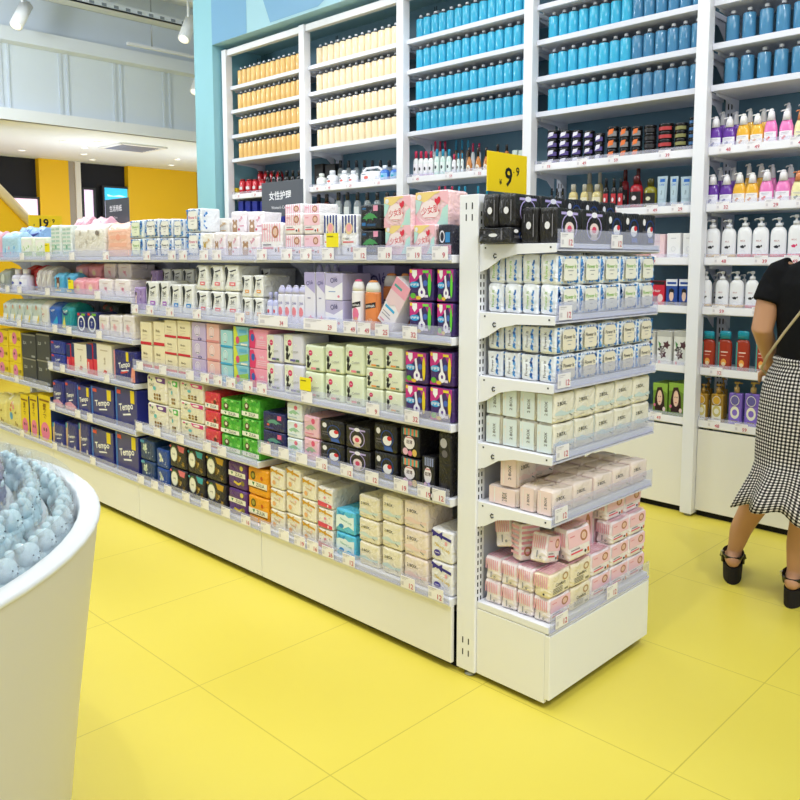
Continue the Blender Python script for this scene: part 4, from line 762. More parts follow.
# ------------------------------------------------------------------ goods: bottles, jars and tubes
BOT = {}
def B(key, kind, oname, cat, desc, **c): BOT[key] = (kind, oname, cat, desc, c)
B('orange_bottle', 'dome', 'wash_bottle', 'wash bottle', 'orange bottle with white domed cap', body='#e88a4c', cap='#f3f1ee', tip='#ee9a5a', band='#2a2422', word='femfresh')
B('pink_bottle', 'dome', 'wash_bottle', 'wash bottle', 'white and pink bottle', body='#f6f0f1', cap='#f4eff0', tip='#e86a94', band='#2a2426', word='femfresh', spot='#ee7a9c')
B('lilac_bottle', 'dome', 'lotion_bottle', 'lotion bottle', 'lilac domed bottle', body='#e9e7f4', cap='#c9c7ea', tip='#d6d4f0', word='Olé', wc='#5a55a0', spot='#ee8a94')
B('lilac_mini', 'cap', 'lotion_bottle', 'lotion bottle', 'mini lilac bottle', body='#c6c8ea', cap='#b9bbe4', lab='#e6e6f4', spot='#e0606a')
B('lilac_round', 'dome', 'lotion_bottle', 'lotion bottle', 'rounded lilac bottle', body='#9c9ac4', cap='#b4b2d4', tip='#a8a6cc')
B('lilac_can', 'cap', 'lotion_bottle', 'lotion bottle', 'pale lilac jar bottle', body='#e3e0f0', cap='#eceaf4', lab='#f4f3f8', spot='#4a52a8')
B('red_can', 'can', 'can', 'spray can', 'red can', body='#c9202e', lab='#e8e2e0', cap='#8c1822')
B('black_bottle', 'cap', 'lotion_bottle', 'lotion bottle', 'black bottle', body='#1e1d1f', cap='#151416', lab='#3a383a', spot='#c9c4bc')
B('milk_bottle', 'cap', 'lotion_bottle', 'lotion bottle', 'plain milk-white bottle', body='#f0f2ea', cap='#eef2e6', lab='#f6f6f0')
B('dot_bottle', 'cap', 'lotion_bottle', 'lotion bottle', 'white bottle with red dot', body='#f4f5f8', cap='#e9ecf0', lab='#fafafc', spot='#e0685a', dark='#2a3a5c')
B('blue_bottle', 'cap', 'lotion_bottle', 'lotion bottle', 'blue and white bottle', body='#3f78cc', cap='#e6ecf4', lab='#8cc0e6', spot='#1fa0b0')
B('clear_bottle', 'cap', 'lotion_bottle', 'lotion bottle', 'clear bottle with dark cap', body='#b9c0c0', cap='#2c2c2e', lab='#d8dcda', clear=1)
B('handle_tub', 'handle', 'lotion_tub', 'lotion tub', 'white tub with carrying handle', body='#f4f5f8', cap='#f0f1f5', spot='#e0685a')
B('brown_bottle', 'cap', 'lotion_bottle', 'lotion bottle', 'reddish brown bottle', body='#5a2c22', cap='#241a18', lab='#8a5a4a')
B('pink_cap_bottle', 'cap', 'lotion_bottle', 'lotion bottle', 'white bottle with crimson cap', body='#eef0ee', cap='#cc2c54', lab='#f6f2f4', spot='#2c2a30', foot='#c8a8d0')
B('blue_cap_bottle', 'cap', 'lotion_bottle', 'lotion bottle', 'white bottle with blue cap', body='#d9efe6', cap='#2a9ac0', lab='#eef8f2', spot='#2c3036', foot='#b8e0d0')
B('pink_cap_mini', 'cap', 'lotion_bottle', 'lotion bottle', 'mini bottle with crimson cap', body='#f0ecee', cap='#d0345c', lab='#faf6f8', spot='#3a3438')
B('blue_cap_mini', 'cap', 'lotion_bottle', 'lotion bottle', 'mini bottle with blue cap', body='#e2f0ec', cap='#2a9ac8', lab='#f2faf6', spot='#3a3c40')
B('orange_flask', 'flask', 'lotion_bottle', 'lotion bottle', 'squat amber flask with dark cap', body='#c9803a', cap='#2a1c16', lab='#eee2cc')
B('brown_black_bottle', 'cap', 'lotion_bottle', 'lotion bottle', 'amber bottle with black cap', body='#a8652c', cap='#221a18', lab='#c98a4a')
B('brown_blue_bottle', 'cap', 'lotion_bottle', 'lotion bottle', 'brown bottle with blue cap', body='#6a5a4c', cap='#2a90b4', lab='#8a7a6a')
B('jar_purple', 'jar', 'cream_jar', 'cream jar', 'black and purple jar', body='#1c1a20', lab='#5a4a8c', spot='#e8e4ee')
B('jar_orange', 'jar', 'cream_jar', 'cream jar', 'black and orange jar', body='#1e1c1c', lab='#8c8c8c', spot='#ee7a3a')
B('jar_black', 'jar', 'cream_jar', 'cream jar', 'plain black jar', body='#1c1b1c', lab='#2c2a2a')
B('jar_red', 'jar', 'cream_jar', 'cream jar', 'black and red jar', body='#221a1a', lab='#b83a3a')
B('jar_olive', 'jar', 'cream_jar', 'cream jar', 'black and olive jar', body='#22221c', lab='#8c8a52')
B('jar_blue', 'jar', 'cream_jar', 'cream jar', 'black and blue jar', body='#1a2028', lab='#3a6a9c')
B('gold_jar', 'cap', 'lotion_bottle', 'lotion bottle', 'clear gold-filled bottle', body='#cfbf82', cap='#b9b4a4', lab='#e8dfc0', spot='#3a4a6c')
B('mini_dark', 'cap', 'lotion_bottle', 'lotion bottle', 'small dark bottle', body='#22262c', cap='#15171a', lab='#3a4658')
B('red_black_bottle', 'cap', 'lotion_bottle', 'lotion bottle', 'black bottle with red label', body='#1c1a1b', cap='#141314', lab='#c0343a', spot='#eae2e2')
B('crimson_bottle', 'cap', 'lotion_bottle', 'lotion bottle', 'crimson bottle with black label', body='#a81e2a', cap='#5a1418', lab='#221a1c', spot='#e8d8d8')
B('olive_bottle', 'cap', 'lotion_bottle', 'lotion bottle', 'olive bottle with black label', body='#8a8420', cap='#4a4614', lab='#22221a', spot='#dcd8b0')
B('pale_tube', 'tube', 'cream_tube', 'cream tube', 'pale grey-blue tube', body='#b4c8d0', cap='#8fa8b2', spot='#2a6ac0')
B('pump_purple', 'pump', 'pump_bottle', 'pump bottle', 'purple pump bottle', body='#6a3aa0', cap='#f4f2f4', lab='#f4f2f6', spot='#3a3f8c')
B('pump_yellow', 'pump', 'pump_bottle', 'pump bottle', 'yellow pump bottle', body='#f0b83a', cap='#f6f4f0', lab='#f6f2ea', spot='#d98a3a')
B('pump_pink', 'pump', 'pump_bottle', 'pump bottle', 'pink pump bottle', body='#ee82c0', cap='#f6f3f5', lab='#f7f2f5', spot='#e0524c')
B('pump_cream', 'pump', 'pump_bottle', 'pump bottle', 'cream pump bottle', body='#f1e8ac', cap='#d88a5a', lab='#f4eebc', spot='#4a6a3a')
B('pump_gold', 'pump2', 'pump_bottle', 'pump bottle', 'white pump bottle with gold foot', body='#f3f3f4', cap='#e6e7ea', foot='#cfa64a', spot='#2c2c30')
B('pump_red', 'pump2', 'pump_bottle', 'pump bottle', 'white pump bottle with red foot', body='#f3f3f4', cap='#e6e7ea', foot='#cc2c34', spot='#2c2c30')
B('pump_scarlet', 'pump2', 'pump_bottle', 'pump bottle', 'white pump bottle with pink print', body='#f3f3f4', cap='#e6e7ea', foot='#dc3a66', spot='#dc3a66')
B('amber_bottle', 'capw', 'wash_bottle', 'wash bottle', 'amber red bottle with teal cap', body='#9a341e', cap='#1c93a8', lab='#2aa89c', spot='#f0d8a8')
B('gold_pump', 'box_pump', 'pump_bottle', 'pump bottle', 'square gold pump bottle', body='#a8822c', cap='#a8823a', lab='#f3efdc', spot='#d8c878', tagc='#d8a83a')
B('violet_pump', 'box_pump', 'pump_bottle', 'pump bottle', 'square violet pump bottle', body='#8266c0', cap='#b99a5a', lab='#8a70c8', spot='#f0ecd0', tagc='#6a62a0')
B('shower_yellow', 'shower', 'bath_bottle', 'bath bottle', 'yellow bath bottle', body='#ecc278')
B('shower_cream', 'shower', 'bath_bottle', 'bath bottle', 'cream bath bottle', body='#f2deb8')
B('shower_cyan', 'shower', 'bath_bottle', 'bath bottle', 'cyan bath bottle', body='#3fb4d8')
B('shower_slate', 'shower', 'bath_bottle', 'bath bottle', 'slate-blue bath bottle', body='#4a86ac')
_bm = {}
def bottle_mesh(key, w, h):
    """[(part name, mesh)], built at width w and height h; the front faces -y and the back ends at y = depth."""
    if key in _bm: return _bm[key]
    kind, oname, cat, desc, c = BOT[key]
    P = []; r = w / 2; body = M(c['body'], 'gloss'); N = 16 if kind in ('shower', 'jar', 'can', 'cap') else 22
    def part(n): b = MB(); P.append((n, b)); return b
    def arc(b, sy, cy, r_, z0, z1, col, a=62, n=8, bulge=None):
        b.lathe([(r_ * 1.012, z0), (r_ * 1.012, z1)], M(col, 'print'), n, 1, sy, 0, cy, math.radians(270 - a), math.radians(270 + a))
    def wrap(b, sy, cy, r_, z0, z1, ops, a=55):
        cv = lambda x, y, e: ((r_ * 1.012 + e) * math.cos(math.radians(270 + (x - .5) * 2 * a)), cy + (r_ * 1.012 + e) * sy * math.sin(math.radians(270 + (x - .5) * 2 * a)), z0 + y * (z1 - z0))
        b.art(ops, 2 * a / 180 * PI * r_, z1 - z0, 0.01, curve=cv)
    sy = 1.0; cy = r
    if kind == 'shower':
        b = part('bottle_body'); b.lathe([(r * .9, 0), (r, .006), (r, h * .80), (r * .97, h * .815)], body, N, cy=cy)
        b = part('shoulder'); b.lathe([(r * .97, h * .815), (r * .86, h * .845), (r * .42, h * .87), (r * .40, h * .90)], M('#3a3f4a', 'gloss'), N, cy=cy)
        b = part('cap'); b.lathe([(r * .36, h * .90), (r * .36, h * .985), (r * .30, h)], M('#d8dbe0', 'gloss'), 12, cy=cy)
    elif kind in ('cap', 'capw'):
        sy = .8 if kind == 'cap' else .5; cy = r * sy; hh = h * (.74 if kind == 'cap' else .80)
        b = part('bottle_body'); bm = M(c['body'], 'clear') if c.get('clear') else body
        b.lathe([(r * .9, 0), (r, .005), (r, hh * .80), (r * .86, hh * .93), (r * .5, hh)], bm, N, 1, sy, cy=cy)
        if c.get('foot'): b.lathe([(r * 1.008, .006), (r * 1.008, hh * .2)], M(c['foot'], 'gloss'), N, 1, sy, cy=cy)
        cw = .52 if kind == 'cap' else .80
        b = part('cap'); b.lathe([(r * cw, hh), (r * cw, h * .97), (r * cw * .8, h)], M(c['cap'], 'gloss'), N, 1, sy, cy=cy)
        b = part('label')
        ops = []
        if kind == 'cap':
            arc(b, sy, cy, r, hh * .22, hh * .72, c['lab'])
            if c.get('spot'): ops = [('e', .5, .5, .2, .18, c['spot'])]
            if c.get('dark'): ops.append(('r', .2, .8, .5, 1, c['dark']))
            wrap(b, sy, cy, r, hh * .22, hh * .72, ops)
        else:
            wrap(b, sy, cy, r, hh * .04, hh * .9, [('r', .165, 0, 1, 1, '#a83820'), ('r', 0, 0, .17, 1, c['lab']), ('r', .3, .62, .8, .66, '#f0d8c8'), ('r', .3, .5, .7, .53, '#e0a890'), ('e', .52, .26, .2, .13, '#f0a84a'), ('e', .52, .2, .15, .07, c['spot'])])
    elif kind == 'can':
        b = part('can_body'); b.lathe([(r * .92, 0), (r, .004), (r, h * .86), (r * .8, h * .9)], body, N, cy=cy)
        b = part('cap'); b.lathe([(r * .8, h * .9), (r * .78, h)], M(c['cap'], 'gloss'), N, cy=cy)
        b = part('label'); wrap(b, 1, cy, r, h * .3, h * .6, [('r', .1, .2, .9, .8, c['lab'])])
    elif kind == 'jar':
        b = part('jar_body'); b.lathe([(r * .94, 0), (r, .003), (r, h * .6), (r * .96, h * .62)], body, N, cy=cy)
        b = part('lid'); b.lathe([(r * 1.02, h * .62), (r * 1.02, h * .95), (r * .98, h * .985)], M('#17161a', 'gloss'), N, cy=cy)
        b = part('label'); arc(b, 1, cy, r, h * .1, h * .55, c['lab'])
        if c.get('spot'): wrap(b, 1, cy, r, h * .1, h * .95, [('p', [(.2, .1), (.75, .3), (.8, .8), (.3, .7)], c['spot'])])
    elif kind == 'flask':
        sy = .6; cy = r * sy
        b = part('bottle_body'); b.lathe([(r * .8, 0), (r, h * .08), (r, h * .3), (r * .75, h * .5), (r * .4, h * .6), (r * .36, h * .64)], body, N, 1, sy, cy=cy)
        b = part('cap'); b.lathe([(r * .42, h * .64), (r * .44, h * .96), (r * .3, h)], M(c['cap'], 'gloss'), N, 1, sy, cy=cy)
        b = part('label'); wrap(b, sy, cy, r, h * .04, h * .36, [('e', .5, .5, .4, .42, c['lab']), ('e', .5, .5, .14, .14, '#b8803a')])
    elif kind == 'tube':
        b = part('tube_body'); vs = []; n = 14
        for t in range(6):
            z = h * (.14 + .86 * t / 5); q = t / 5
            for i in range(n):
                a = 2 * PI * i / n
                vs.append((r * (.82 + .18 * q) * math.cos(a), r * .5 + r * .5 * (1 - .93 * q) * math.sin(a), z))
        b.add(vs, [(t * n + i, t * n + (i + 1) % n, (t + 1) * n + (i + 1) % n, (t + 1) * n + i) for t in range(5) for i in range(n)] + [tuple(range(5 * n, 6 * n))], body, True)
        b = part('cap'); b.lathe([(r * .8, 0), (r * .8, h * .14)], M(c['cap'], 'gloss'), n, 1, .6, cy=r * .5)
        b = part('label'); b.art([('r', .2, .3, .86, .96, c['body']), ('r', .26, .82, .84, .92, c['spot']), ('t', 'CARE', .5, .74, .08, c['spot'], .6), ('t', 'Hair', .5, .5, .06, '#5a6a74', .3, 90)], w, h, .01, curve=lambda x, y, e: ((x - .5) * w * .8, r * .5 - r * .5 * (1 - .93 * max(0, (y - .14) / .86)) * .99 - .001 - e, y * h))
    elif kind == 'handle':
        cy = w * .32; sy = .64
        b = part('tub_body'); b.lathe([(r * .94, 0), (r, .006), (r, h * .62), (r * .9, h * .7), (r * .3, h * .72)], body, N, 1, sy, cy=cy)
        b = part('handle'); b.tube([(-r * .93, cy, h * .5), (-r * .9, cy, h * .8), (-r * .6, cy, h * .95), (r * .6, cy, h * .95), (r * .9, cy, h * .8), (r * .93, cy, h * .5)], .009, M(c['cap'], 'gloss'), 8)
        b = part('label'); wrap(b, sy, cy, r, h * .1, h * .6, [('r', .08, 0, .92, 1, '#f8f9fb'), ('e', .5, .5, .12, .2, c['spot']), ('r', .2, .86, .5, .94, '#5a6a8a')])
    elif kind == 'dome':
        sy = .6; cy = r * sy
        b = part('bottle_body'); b.lathe([(r * .88, 0), (r, h * .05), (r * .98, h * .72), (r * .97, h * .76)], body, N, 1, sy, cy=cy)
        b = part('cap'); b.lathe([(r * .97, h * .76), (r * .92, h * .86), (r * .7, h * .94), (r * .5, h * .962)], M(c['cap'], 'gloss'), N, 1, sy, cy=cy)
        b = part('cap_tip'); b.lathe([(r * .6, h * .955), (r * .5, h * .985), (r * .25, h)], M(c['tip'], 'gloss'), N, 1, sy, cy=cy)
        b = part('label'); ops = [('r', .06, .02, .94, .98, c['body'])]
        if c.get('spot'): ops.append(('e', .5, .34, .3, .2, c['spot']))
        if c.get('band'): ops += [('p', [(.08, .50), (.92, .58), (.92, .74), (.08, .66)], c['band']), ('t', c['word'], .5, .62, .08, W_, .7, 4), ('f', 90, 4, .3, .7, .1, .4, .08, ['#f6d8c0', '#f0a878'])]
        elif c.get('word'): ops.append(('t', c['word'], .5, .68, .12, c['wc'], .6, 10))
        wrap(b, sy, cy, r, h * .06, h * .74, ops)
    elif kind in ('pump', 'pump2'):
        sy = .62; cy = r * sy; hb = h * (.72 if kind == 'pump' else .78)
        prof = [(r * .92, 0), (r, .006), (r, hb * .5), (r * .92, hb * .72), (r * .62, hb * .95), (r * .4, hb)] if kind == 'pump' else [(r * .95, 0), (r, .006), (r, hb * .76), (r * .92, hb * .88), (r * .7, hb * .96), (r * .36, hb)]
        b = part('bottle_body'); b.lathe(prof, body, N, 1, sy, cy=cy)
        if c.get('foot'): b.lathe([(r * 1.012, hb * .07), (r * 1.012, hb * .16)], M(c['foot'], 'gloss'), N, 1, sy, cy=cy)
        b = part('pump'); cm = M(c['cap'], 'gloss')
        if kind == 'pump': b.lathe([(r * .62, hb * .93), (r * .46, h * .9), (r * .36, h * .935)], cm, 14, cy=cy)
        else: b.lathe([(r * .42, hb), (r * .42, hb + (h - hb) * .35), (r * .16, hb + (h - hb) * .4), (r * .14, h * .94)], cm, 14, cy=cy)
        b.lathe([(r * .3, h * .93), (r * .3, h * .985), (r * .2, h)], cm, 12, cy=cy)
        b.tube([(0, cy, h * .97), (-r * .7, cy, h * .965), (-r * .86, cy, h * .94)], r * .1, cm, 8)
        b = part('label')
        if kind == 'pump': arc(b, sy, cy, r, hb * .12, hb * .5, c['lab']); wrap(b, sy, cy, r, hb * .12, hb * .5, [('f', 92, 5, .15, .55, .1, .4, .14, [c['spot']]), ('r', .2, .8, .8, .86, '#c9c4cc'), ('r', .2, .66, .7, .7, '#d6d2d8')])
        else: wrap(b, sy, cy, r, hb * .1, hb * .7, [('t', 'MILK', .5, .78, .08, '#c9a0a0', .4), ('p', [(.3, .5), (.5, .56), (.62, .5), (.6, .4), (.36, .42)], c['spot']), ('e', .66, .52, .05, .05, c['spot']), ('o', .5, .16, .2, .14, .12, '#dcdce2')])
    elif kind == 'box_pump':
        d = w * .6; hb = h * .74
        b = part('bottle_body'); b.rbox(-r, r, 0, d, 0, hb, body, .006, 2)
        b = part('pump'); cm = M(c['cap'], 'gloss'); b.lathe([(r * .4, hb), (r * .4, hb + (h - hb) * .5), (r * .18, hb + (h - hb) * .55), (r * .18, h * .95), (r * .42, h * .955), (r * .4, h)], cm, 14, cy=d / 2)
        b.tube([(0, d / 2, h * .975), (r * .8, d / 2, h * .97)], r * .1, cm, 8)
        b = part('label'); b.art([('r', .12, .04, .88, .60, c['lab']), ('e', .5, .4, .34, .2, c['spot']), ('e', .5, .4, .2, .1, c['lab']), ('r', .25, .12, .75, .15, '#8a7a4a')], w, hb, d)
        b = part('hang_tag'); b.art([('p', [(.2, .78), (.5, 1.06), (.8, .78), (.74, .66), (.26, .66)], c['tagc']), ('o', .5, .78, .34, .16, .14, '#dcd8d0')], w, hb, d, lift=.004)
    out = [(n, b.mesh(n)) for n, b in P if b.v]
    dep = {'shower': w, 'can': w, 'jar': w * 1.02, 'cap': w * .8, 'capw': w * .5, 'flask': w * .6, 'tube': w, 'handle': w * .64, 'dome': w * .6, 'pump': w * .62, 'pump2': w * .62, 'box_pump': w * .6}[kind]
    _bm[key] = (out, w, h, dep)
    return _bm[key]

def put(key, loc, rz, w, h, d, label, group, tilt=None):
    """One unit of goods with its front bottom centre at loc."""
    if key in DES:
        me, w0, h0, d0 = pack_mesh(key, w, h, d); o = obj(DES[key][2], me)
        tag(o, label, DES[key][3], group); o.scale = (w / w0, d / d0, h / h0)
    else:
        parts, w0, h0, d0 = bottle_mesh(key, w, h); kind, oname, cat, desc, c = BOT[key]
        o = thing(oname, label, cat, group=group)
        for n, me in parts: obj(n, me, o)
        o.scale = (w / w0, w / w0, h / h0)
    o.location = loc; o.rotation_euler = tilt if tilt else (0, 0, rz)
    return o
def descr(key): return DES[key][4] if key in DES else BOT[key][3]

# ------------------------------------------------------------------ goods on the gondola and the wall shelving
# (shelf, kind, place along the shelf, width, layer height, layers, set back, raised)
ROWS = [
    ('T', 'dark_pad', 1.696, 0.067, 0.097, 1, 0.0, 0),
    ('T', 'pastel_lips', 1.784, 0.101, 0.1, 1, 0.0, 0),
    ('T', 'pastel_lips', 1.905, 0.131, 0.103, 1, 0.0, 0),
    ('T', 'dino_dark', 2.04, 0.11, 0.088, 2, 0.0, 0),
    ('T', 'navy_stripe', 2.148, 0.095, 0.146, 1, 0.0, 0),
    ('T', 'navy_stripe', 2.248, 0.094, 0.15, 1, 0.0, 0),
    ('T', 'pink_ring', 2.354, 0.105, 0.079, 2, 0.0, 0),
    ('T', 'stripe_ring', 2.467, 0.11, 0.081, 2, 0.0, 0),
    ('T', 'stripe_ring_big', 2.608, 0.144, 0.133, 1, 0.0, 0),
    ('T', 'bear_white', 2.754, 0.133, 0.097, 1, 0.0, 0),
    ('T', 'bear_white', 2.875, 0.095, 0.1, 1, 0.0, 0),
    ('T', 'bear_white', 2.976, 0.092, 0.103, 1, 0.0, 0),
    ('T', 'bear_yellow', 3.0748, 0.0735, 0.101, 1, 0.0, 0),
    ('T', 'wipe_blue_tall', 3.1742, 0.1255, 0.106, 2, 0.0, 0),
    ('T', 'wipe_blue_thin', 3.304, 0.095, 0.085, 2, 0.0, 0),
    ('T', 'wipe_blue', 3.419, 0.118, 0.087, 2, 0.0, 0),
    ('T', 'wipe_blue', 3.549, 0.124, 0.089, 2, 0.0, 0),
    ('T', 'wipe_blue_green', 3.696, 0.13, 0.089, 2, 0.0, 0),
    ('T', 'peach_bag', 3.895, 0.247, 0.18, 1, 0.0, 0),
    ('T', 'beige_bag', 4.227, 0.371, 0.185, 1, 0.0, 0),
    ('T', 'pad_stack', 4.506, 0.131, 0.178, 1, 0.0, 0),
    ('T', 'pad_stack', 4.653, 0.137, 0.183, 1, 0.0, 0),
    ('T', 'wipe_box', 4.874, 0.176, 0.119, 1, 0.0, 0),
    ('T', 'wipe_box', 5.078, 0.202, 0.123, 1, 0.0, 0),
    ('T', 'blue_pouch', 5.356, 0.268, 0.166, 1, 0.0, 0),
    ('T', 'pink_frill', 5.616, 0.216, 0.173, 1, 0.0, 0),
    ('T', 'pastel_lips', 1.771, 0.157, 0.12, 1, 0.02, 0.088),
    ('T', 'pastel_lips', 1.908, 0.136, 0.111, 1, 0.0, 0.088),
    ('T', 'stripe_ring', 2.527, 0.106, 0.069, 3, 0.14, 0),
    ('T', 'stripe_ring', 2.646, 0.118, 0.071, 3, 0.14, 0),
    ('T', 'bear_white', 2.906, 0.124, 0.097, 2, 0.14, 0),
    ('T', 'bear_white', 3.038, 0.123, 0.1, 2, 0.14, 0),
    ('T', 'bear_yellow', 3.19, 0.164, 0.087, 2, 0.14, 0),
    ('T', 'pink_frill', 4.474, 0.201, 0.233, 1, 0.16, 0),
    ('T', 'pink_frill', 4.695, 0.188, 0.241, 1, 0.16, 0),
    ('T', 'navy_bag', 5.366, 0.195, 0.202, 1, 0.16, 0),
    ('T', 'navy_bag', 5.565, 0.171, 0.208, 1, 0.16, 0),
    ('A2', 'pad_purple_green', 1.6935, 0.079, 0.109, 2, 0.0, 0),
    ('A2', 'pad_purple_green', 1.8, 0.116, 0.109, 2, 0.0, 0),
    ('A2', 'flat_box', 1.9378, 0.1415, 0.17, 1, 0.0, 0),
    ('A2', 'orange_bottle', 2.0453, 0.0735, 0.175, 1, 0.0, 0),
    ('A2', 'pink_bottle', 2.118, 0.063, 0.177, 1, 0.0, 0),
    ('A2', 'lilac_carton', 2.232, 0.1, 0.098, 2, 0.0, 0),
    ('A2', 'lilac_tall', 2.308, 0.052, 0.2, 1, 0.0, 0),
    ('A2', 'lilac_tall', 2.372, 0.065, 0.199, 1, 0.0, 0),
    ('A2', 'lilac_bottle', 2.427, 0.043, 0.149, 1, 0.0, 0),
    ('A2', 'lilac_bottle', 2.47, 0.043, 0.148, 1, 0.0, 0),
    ('A2', 'lilac_bottle', 2.5139, 0.0437, 0.147, 1, 0.0, 0),
    ('A2', 'lilac_bottle', 2.5569, 0.0423, 0.146, 1, 0.0, 0),
    ('A2', 'lilac_mini', 2.5961, 0.0362, 0.118, 1, 0.0, 0),
    ('A2', 'lilac_mini', 2.6341, 0.0397, 0.117, 1, 0.0, 0),
    ('A2', 'orange_bottle', 1.993, 0.059, 0.198, 1, 0.11, 0),
    ('A2', 'orange_bottle', 2.066, 0.077, 0.198, 1, 0.11, 0),
    ('A2', 'lilac_carton_wide', 2.176, 0.177, 0.225, 1, 0.17, 0),
    ('A2', 'lilac_carton_wide', 2.345, 0.116, 0.225, 1, 0.17, 0),
    ('A2', 'lilac_round', 2.407, 0.042, 0.228, 1, 0.15, 0),
    ('A2', 'lilac_round', 2.456, 0.043, 0.228, 1, 0.15, 0),
    ('A2', 'lilac_round', 2.505, 0.044, 0.228, 1, 0.15, 0),
    ('B2', 'leaf_orange', 2.704, 0.076, 0.092, 2, 0.0, 0),
    ('B2', 'leaf_orange', 2.784, 0.071, 0.091, 2, 0.0, 0),
    ('B2', 'leaf_pink', 2.895, 0.111, 0.112, 2, 0.0, 0),
    ('B2', 'leaf_pink', 3.009, 0.101, 0.111, 2, 0.0, 0),
    ('B2', 'leaf_pink', 3.125, 0.098, 0.111, 2, 0.0, 0),
    ('B2', 'leaf_blue', 3.246, 0.103, 0.136, 1, 0.0, 0),
    ('B2', 'leaf_blue', 3.355, 0.098, 0.134, 1, 0.0, 0),
    ('B2', 'leaf_violet', 3.459, 0.093, 0.146, 1, 0.0, 0),
    ('B2', 'leaf_violet', 3.573, 0.116, 0.144, 1, 0.0, 0),
    ('B2', 'purple_pack', 3.694, 0.104, 0.112, 1, 0.0, 0),
    ('B2', 'leaf_grey', 2.817, 0.071, 0.105, 2, 0.12, 0),
    ('B2', 'leaf_grey', 3.439, 0.1, 0.101, 2, 0.12, 0),
    ('B2', 'leaf_grey', 3.545, 0.094, 0.1, 2, 0.12, 0),
    ('B2', 'leaf_grey', 3.646, 0.088, 0.1, 2, 0.12, 0),
    ('B2', 'purple_pack', 3.7055, 0.081, 0.097, 2, 0.09, 0),
    ('C2', 'rose_white', 3.868, 0.171, 0.093, 1, 0.0, 0),
    ('C2', 'rose_white', 4.055, 0.16, 0.09, 1, 0.0, 0),
    ('C2', 'piggy', 4.225, 0.157, 0.098, 1, 0.0, 0),
    ('C2', 'piggy', 4.3814, 0.1318, 0.096, 1, 0.0, 0),
    ('C2', 'bear_blue', 4.4956, 0.0968, 0.122, 1, 0.0, 0),
    ('C2', 'bear_blue', 4.647, 0.124, 0.121, 1, 0.0, 0),
    ('C2', 'rose_white', 4.038, 0.156, 0.0855, 2, 0.1, 0),
    ('C2', 'rose_white', 4.21, 0.141, 0.0855, 2, 0.1, 0),
    ('C2', 'piggy', 4.392, 0.15, 0.086, 2, 0.1, 0),
    ('C2', 'piggy', 4.559, 0.157, 0.086, 2, 0.1, 0),
    ('D2', 'slim_bag', 4.776, 0.057, 0.154, 1, 0.0, 0),
    ('D2', 'slim_bag', 4.848, 0.058, 0.154, 1, 0.0, 0),
    ('D2', 'slim_bag', 4.922, 0.06, 0.153, 1, 0.0, 0),
    ('D2', 'lilac_can', 5.212, 0.113, 0.133, 1, 0.0, 0),
    ('D2', 'lilac_can', 5.335, 0.101, 0.132, 1, 0.0, 0),
    ('D2', 'grey_pouch', 5.498, 0.158, 0.138, 1, 0.0, 0),
    ('D2', 'red_pouch', 5.115, 0.124, 0.158, 1, 0.07, 0),
    ('D2', 'red_pouch', 5.274, 0.13, 0.158, 1, 0.07, 0),
    ('A3', 'pad_purple_yellow', 1.7078, 0.1075, 0.116, 2, 0.0, 0),
    ('A3', 'pad_purple_yellow', 1.821, 0.109, 0.112, 2, 0.0, 0),
    ('A3', 'cat_orange', 1.926, 0.091, 0.076, 3, 0.0, 0),
    ('A3', 'cat_orange', 2.022, 0.091, 0.074, 3, 0.0, 0),
    ('A3', 'cat_pink', 2.126, 0.106, 0.111, 2, 0.0, 0),
    ('A3', 'cat_pink', 2.238, 0.107, 0.106, 2, 0.0, 0),
    ('A3', 'cat_pink', 2.354, 0.113, 0.102, 2, 0.0, 0),
    ('A3', 'cat_lilac', 2.478, 0.125, 0.119, 2, 0.0, 0),
    ('A3', 'cat_lilac', 2.6, 0.106, 0.115, 2, 0.0, 0),
    ('B3', 'pink_box', 2.704, 0.131, 0.081, 3, 0.0, 0),
    ('B3', 'green_box', 2.831, 0.109, 0.082, 3, 0.0, 0),
    ('B3', 'mint_box', 2.94, 0.092, 0.075, 3, 0.0, 0),
    ('B3', 'peach_box', 3.044, 0.103, 0.082, 3, 0.0, 0),
    ('B3', 'lilac_box', 3.161, 0.117, 0.082, 3, 0.0, 0),
    ('B3', 'cream_red', 3.285, 0.113, 0.082, 3, 0.0, 0),
    ('B3', 'cream_red', 3.405, 0.11, 0.081, 3, 0.0, 0),
    ('B3', 'cream_red', 3.513, 0.105, 0.115, 2, 0.0, 0),
    ('B3', 'cream_red', 3.639, 0.109, 0.111, 2, 0.0, 0),
    ('C3', 'rose_small', 3.817, 0.126, 0.123, 1, 0.0, 0),
    ('C3', 'rose_small', 3.957, 0.133, 0.116, 1, 0.0, 0),
    ('C3', 'rose_small', 4.094, 0.116, 0.109, 1, 0.0, 0),
    ('C3', 'roll_navy', 4.2289, 0.1338, 0.119, 1, 0.0, 0),
    ('C3', 'roll_navy', 4.3591, 0.1268, 0.113, 1, 0.0, 0),
    ('C3', 'teal_pouch', 4.556, 0.148, 0.161, 1, 0.0, 0),
    ('C3', 'black_green', 4.302, 0.194, 0.176, 1, 0.13, 0),
    ('D3', 'blue_diaper', 4.728, 0.142, 0.155, 1, 0.0, 0),
    ('D3', 'white_pouch', 4.863, 0.103, 0.162, 1, 0.0, 0),
    ('D3', 'pale_pouch', 4.99, 0.122, 0.163, 1, 0.0, 0),
    ('D3', 'pale_pouch', 5.123, 0.111, 0.159, 1, 0.0, 0),
    ('D3', 'pale_pouch', 5.244, 0.098, 0.155, 1, 0.0, 0),
    ('D3', 'pale_pouch', 5.36, 0.102, 0.151, 1, 0.0, 0),
    ('D3', 'pale_pouch', 5.481, 0.105, 0.147, 1, 0.0, 0),
    ('A4', 'black_star', 1.691, 0.06, 0.21, 1, 0.0, 0),
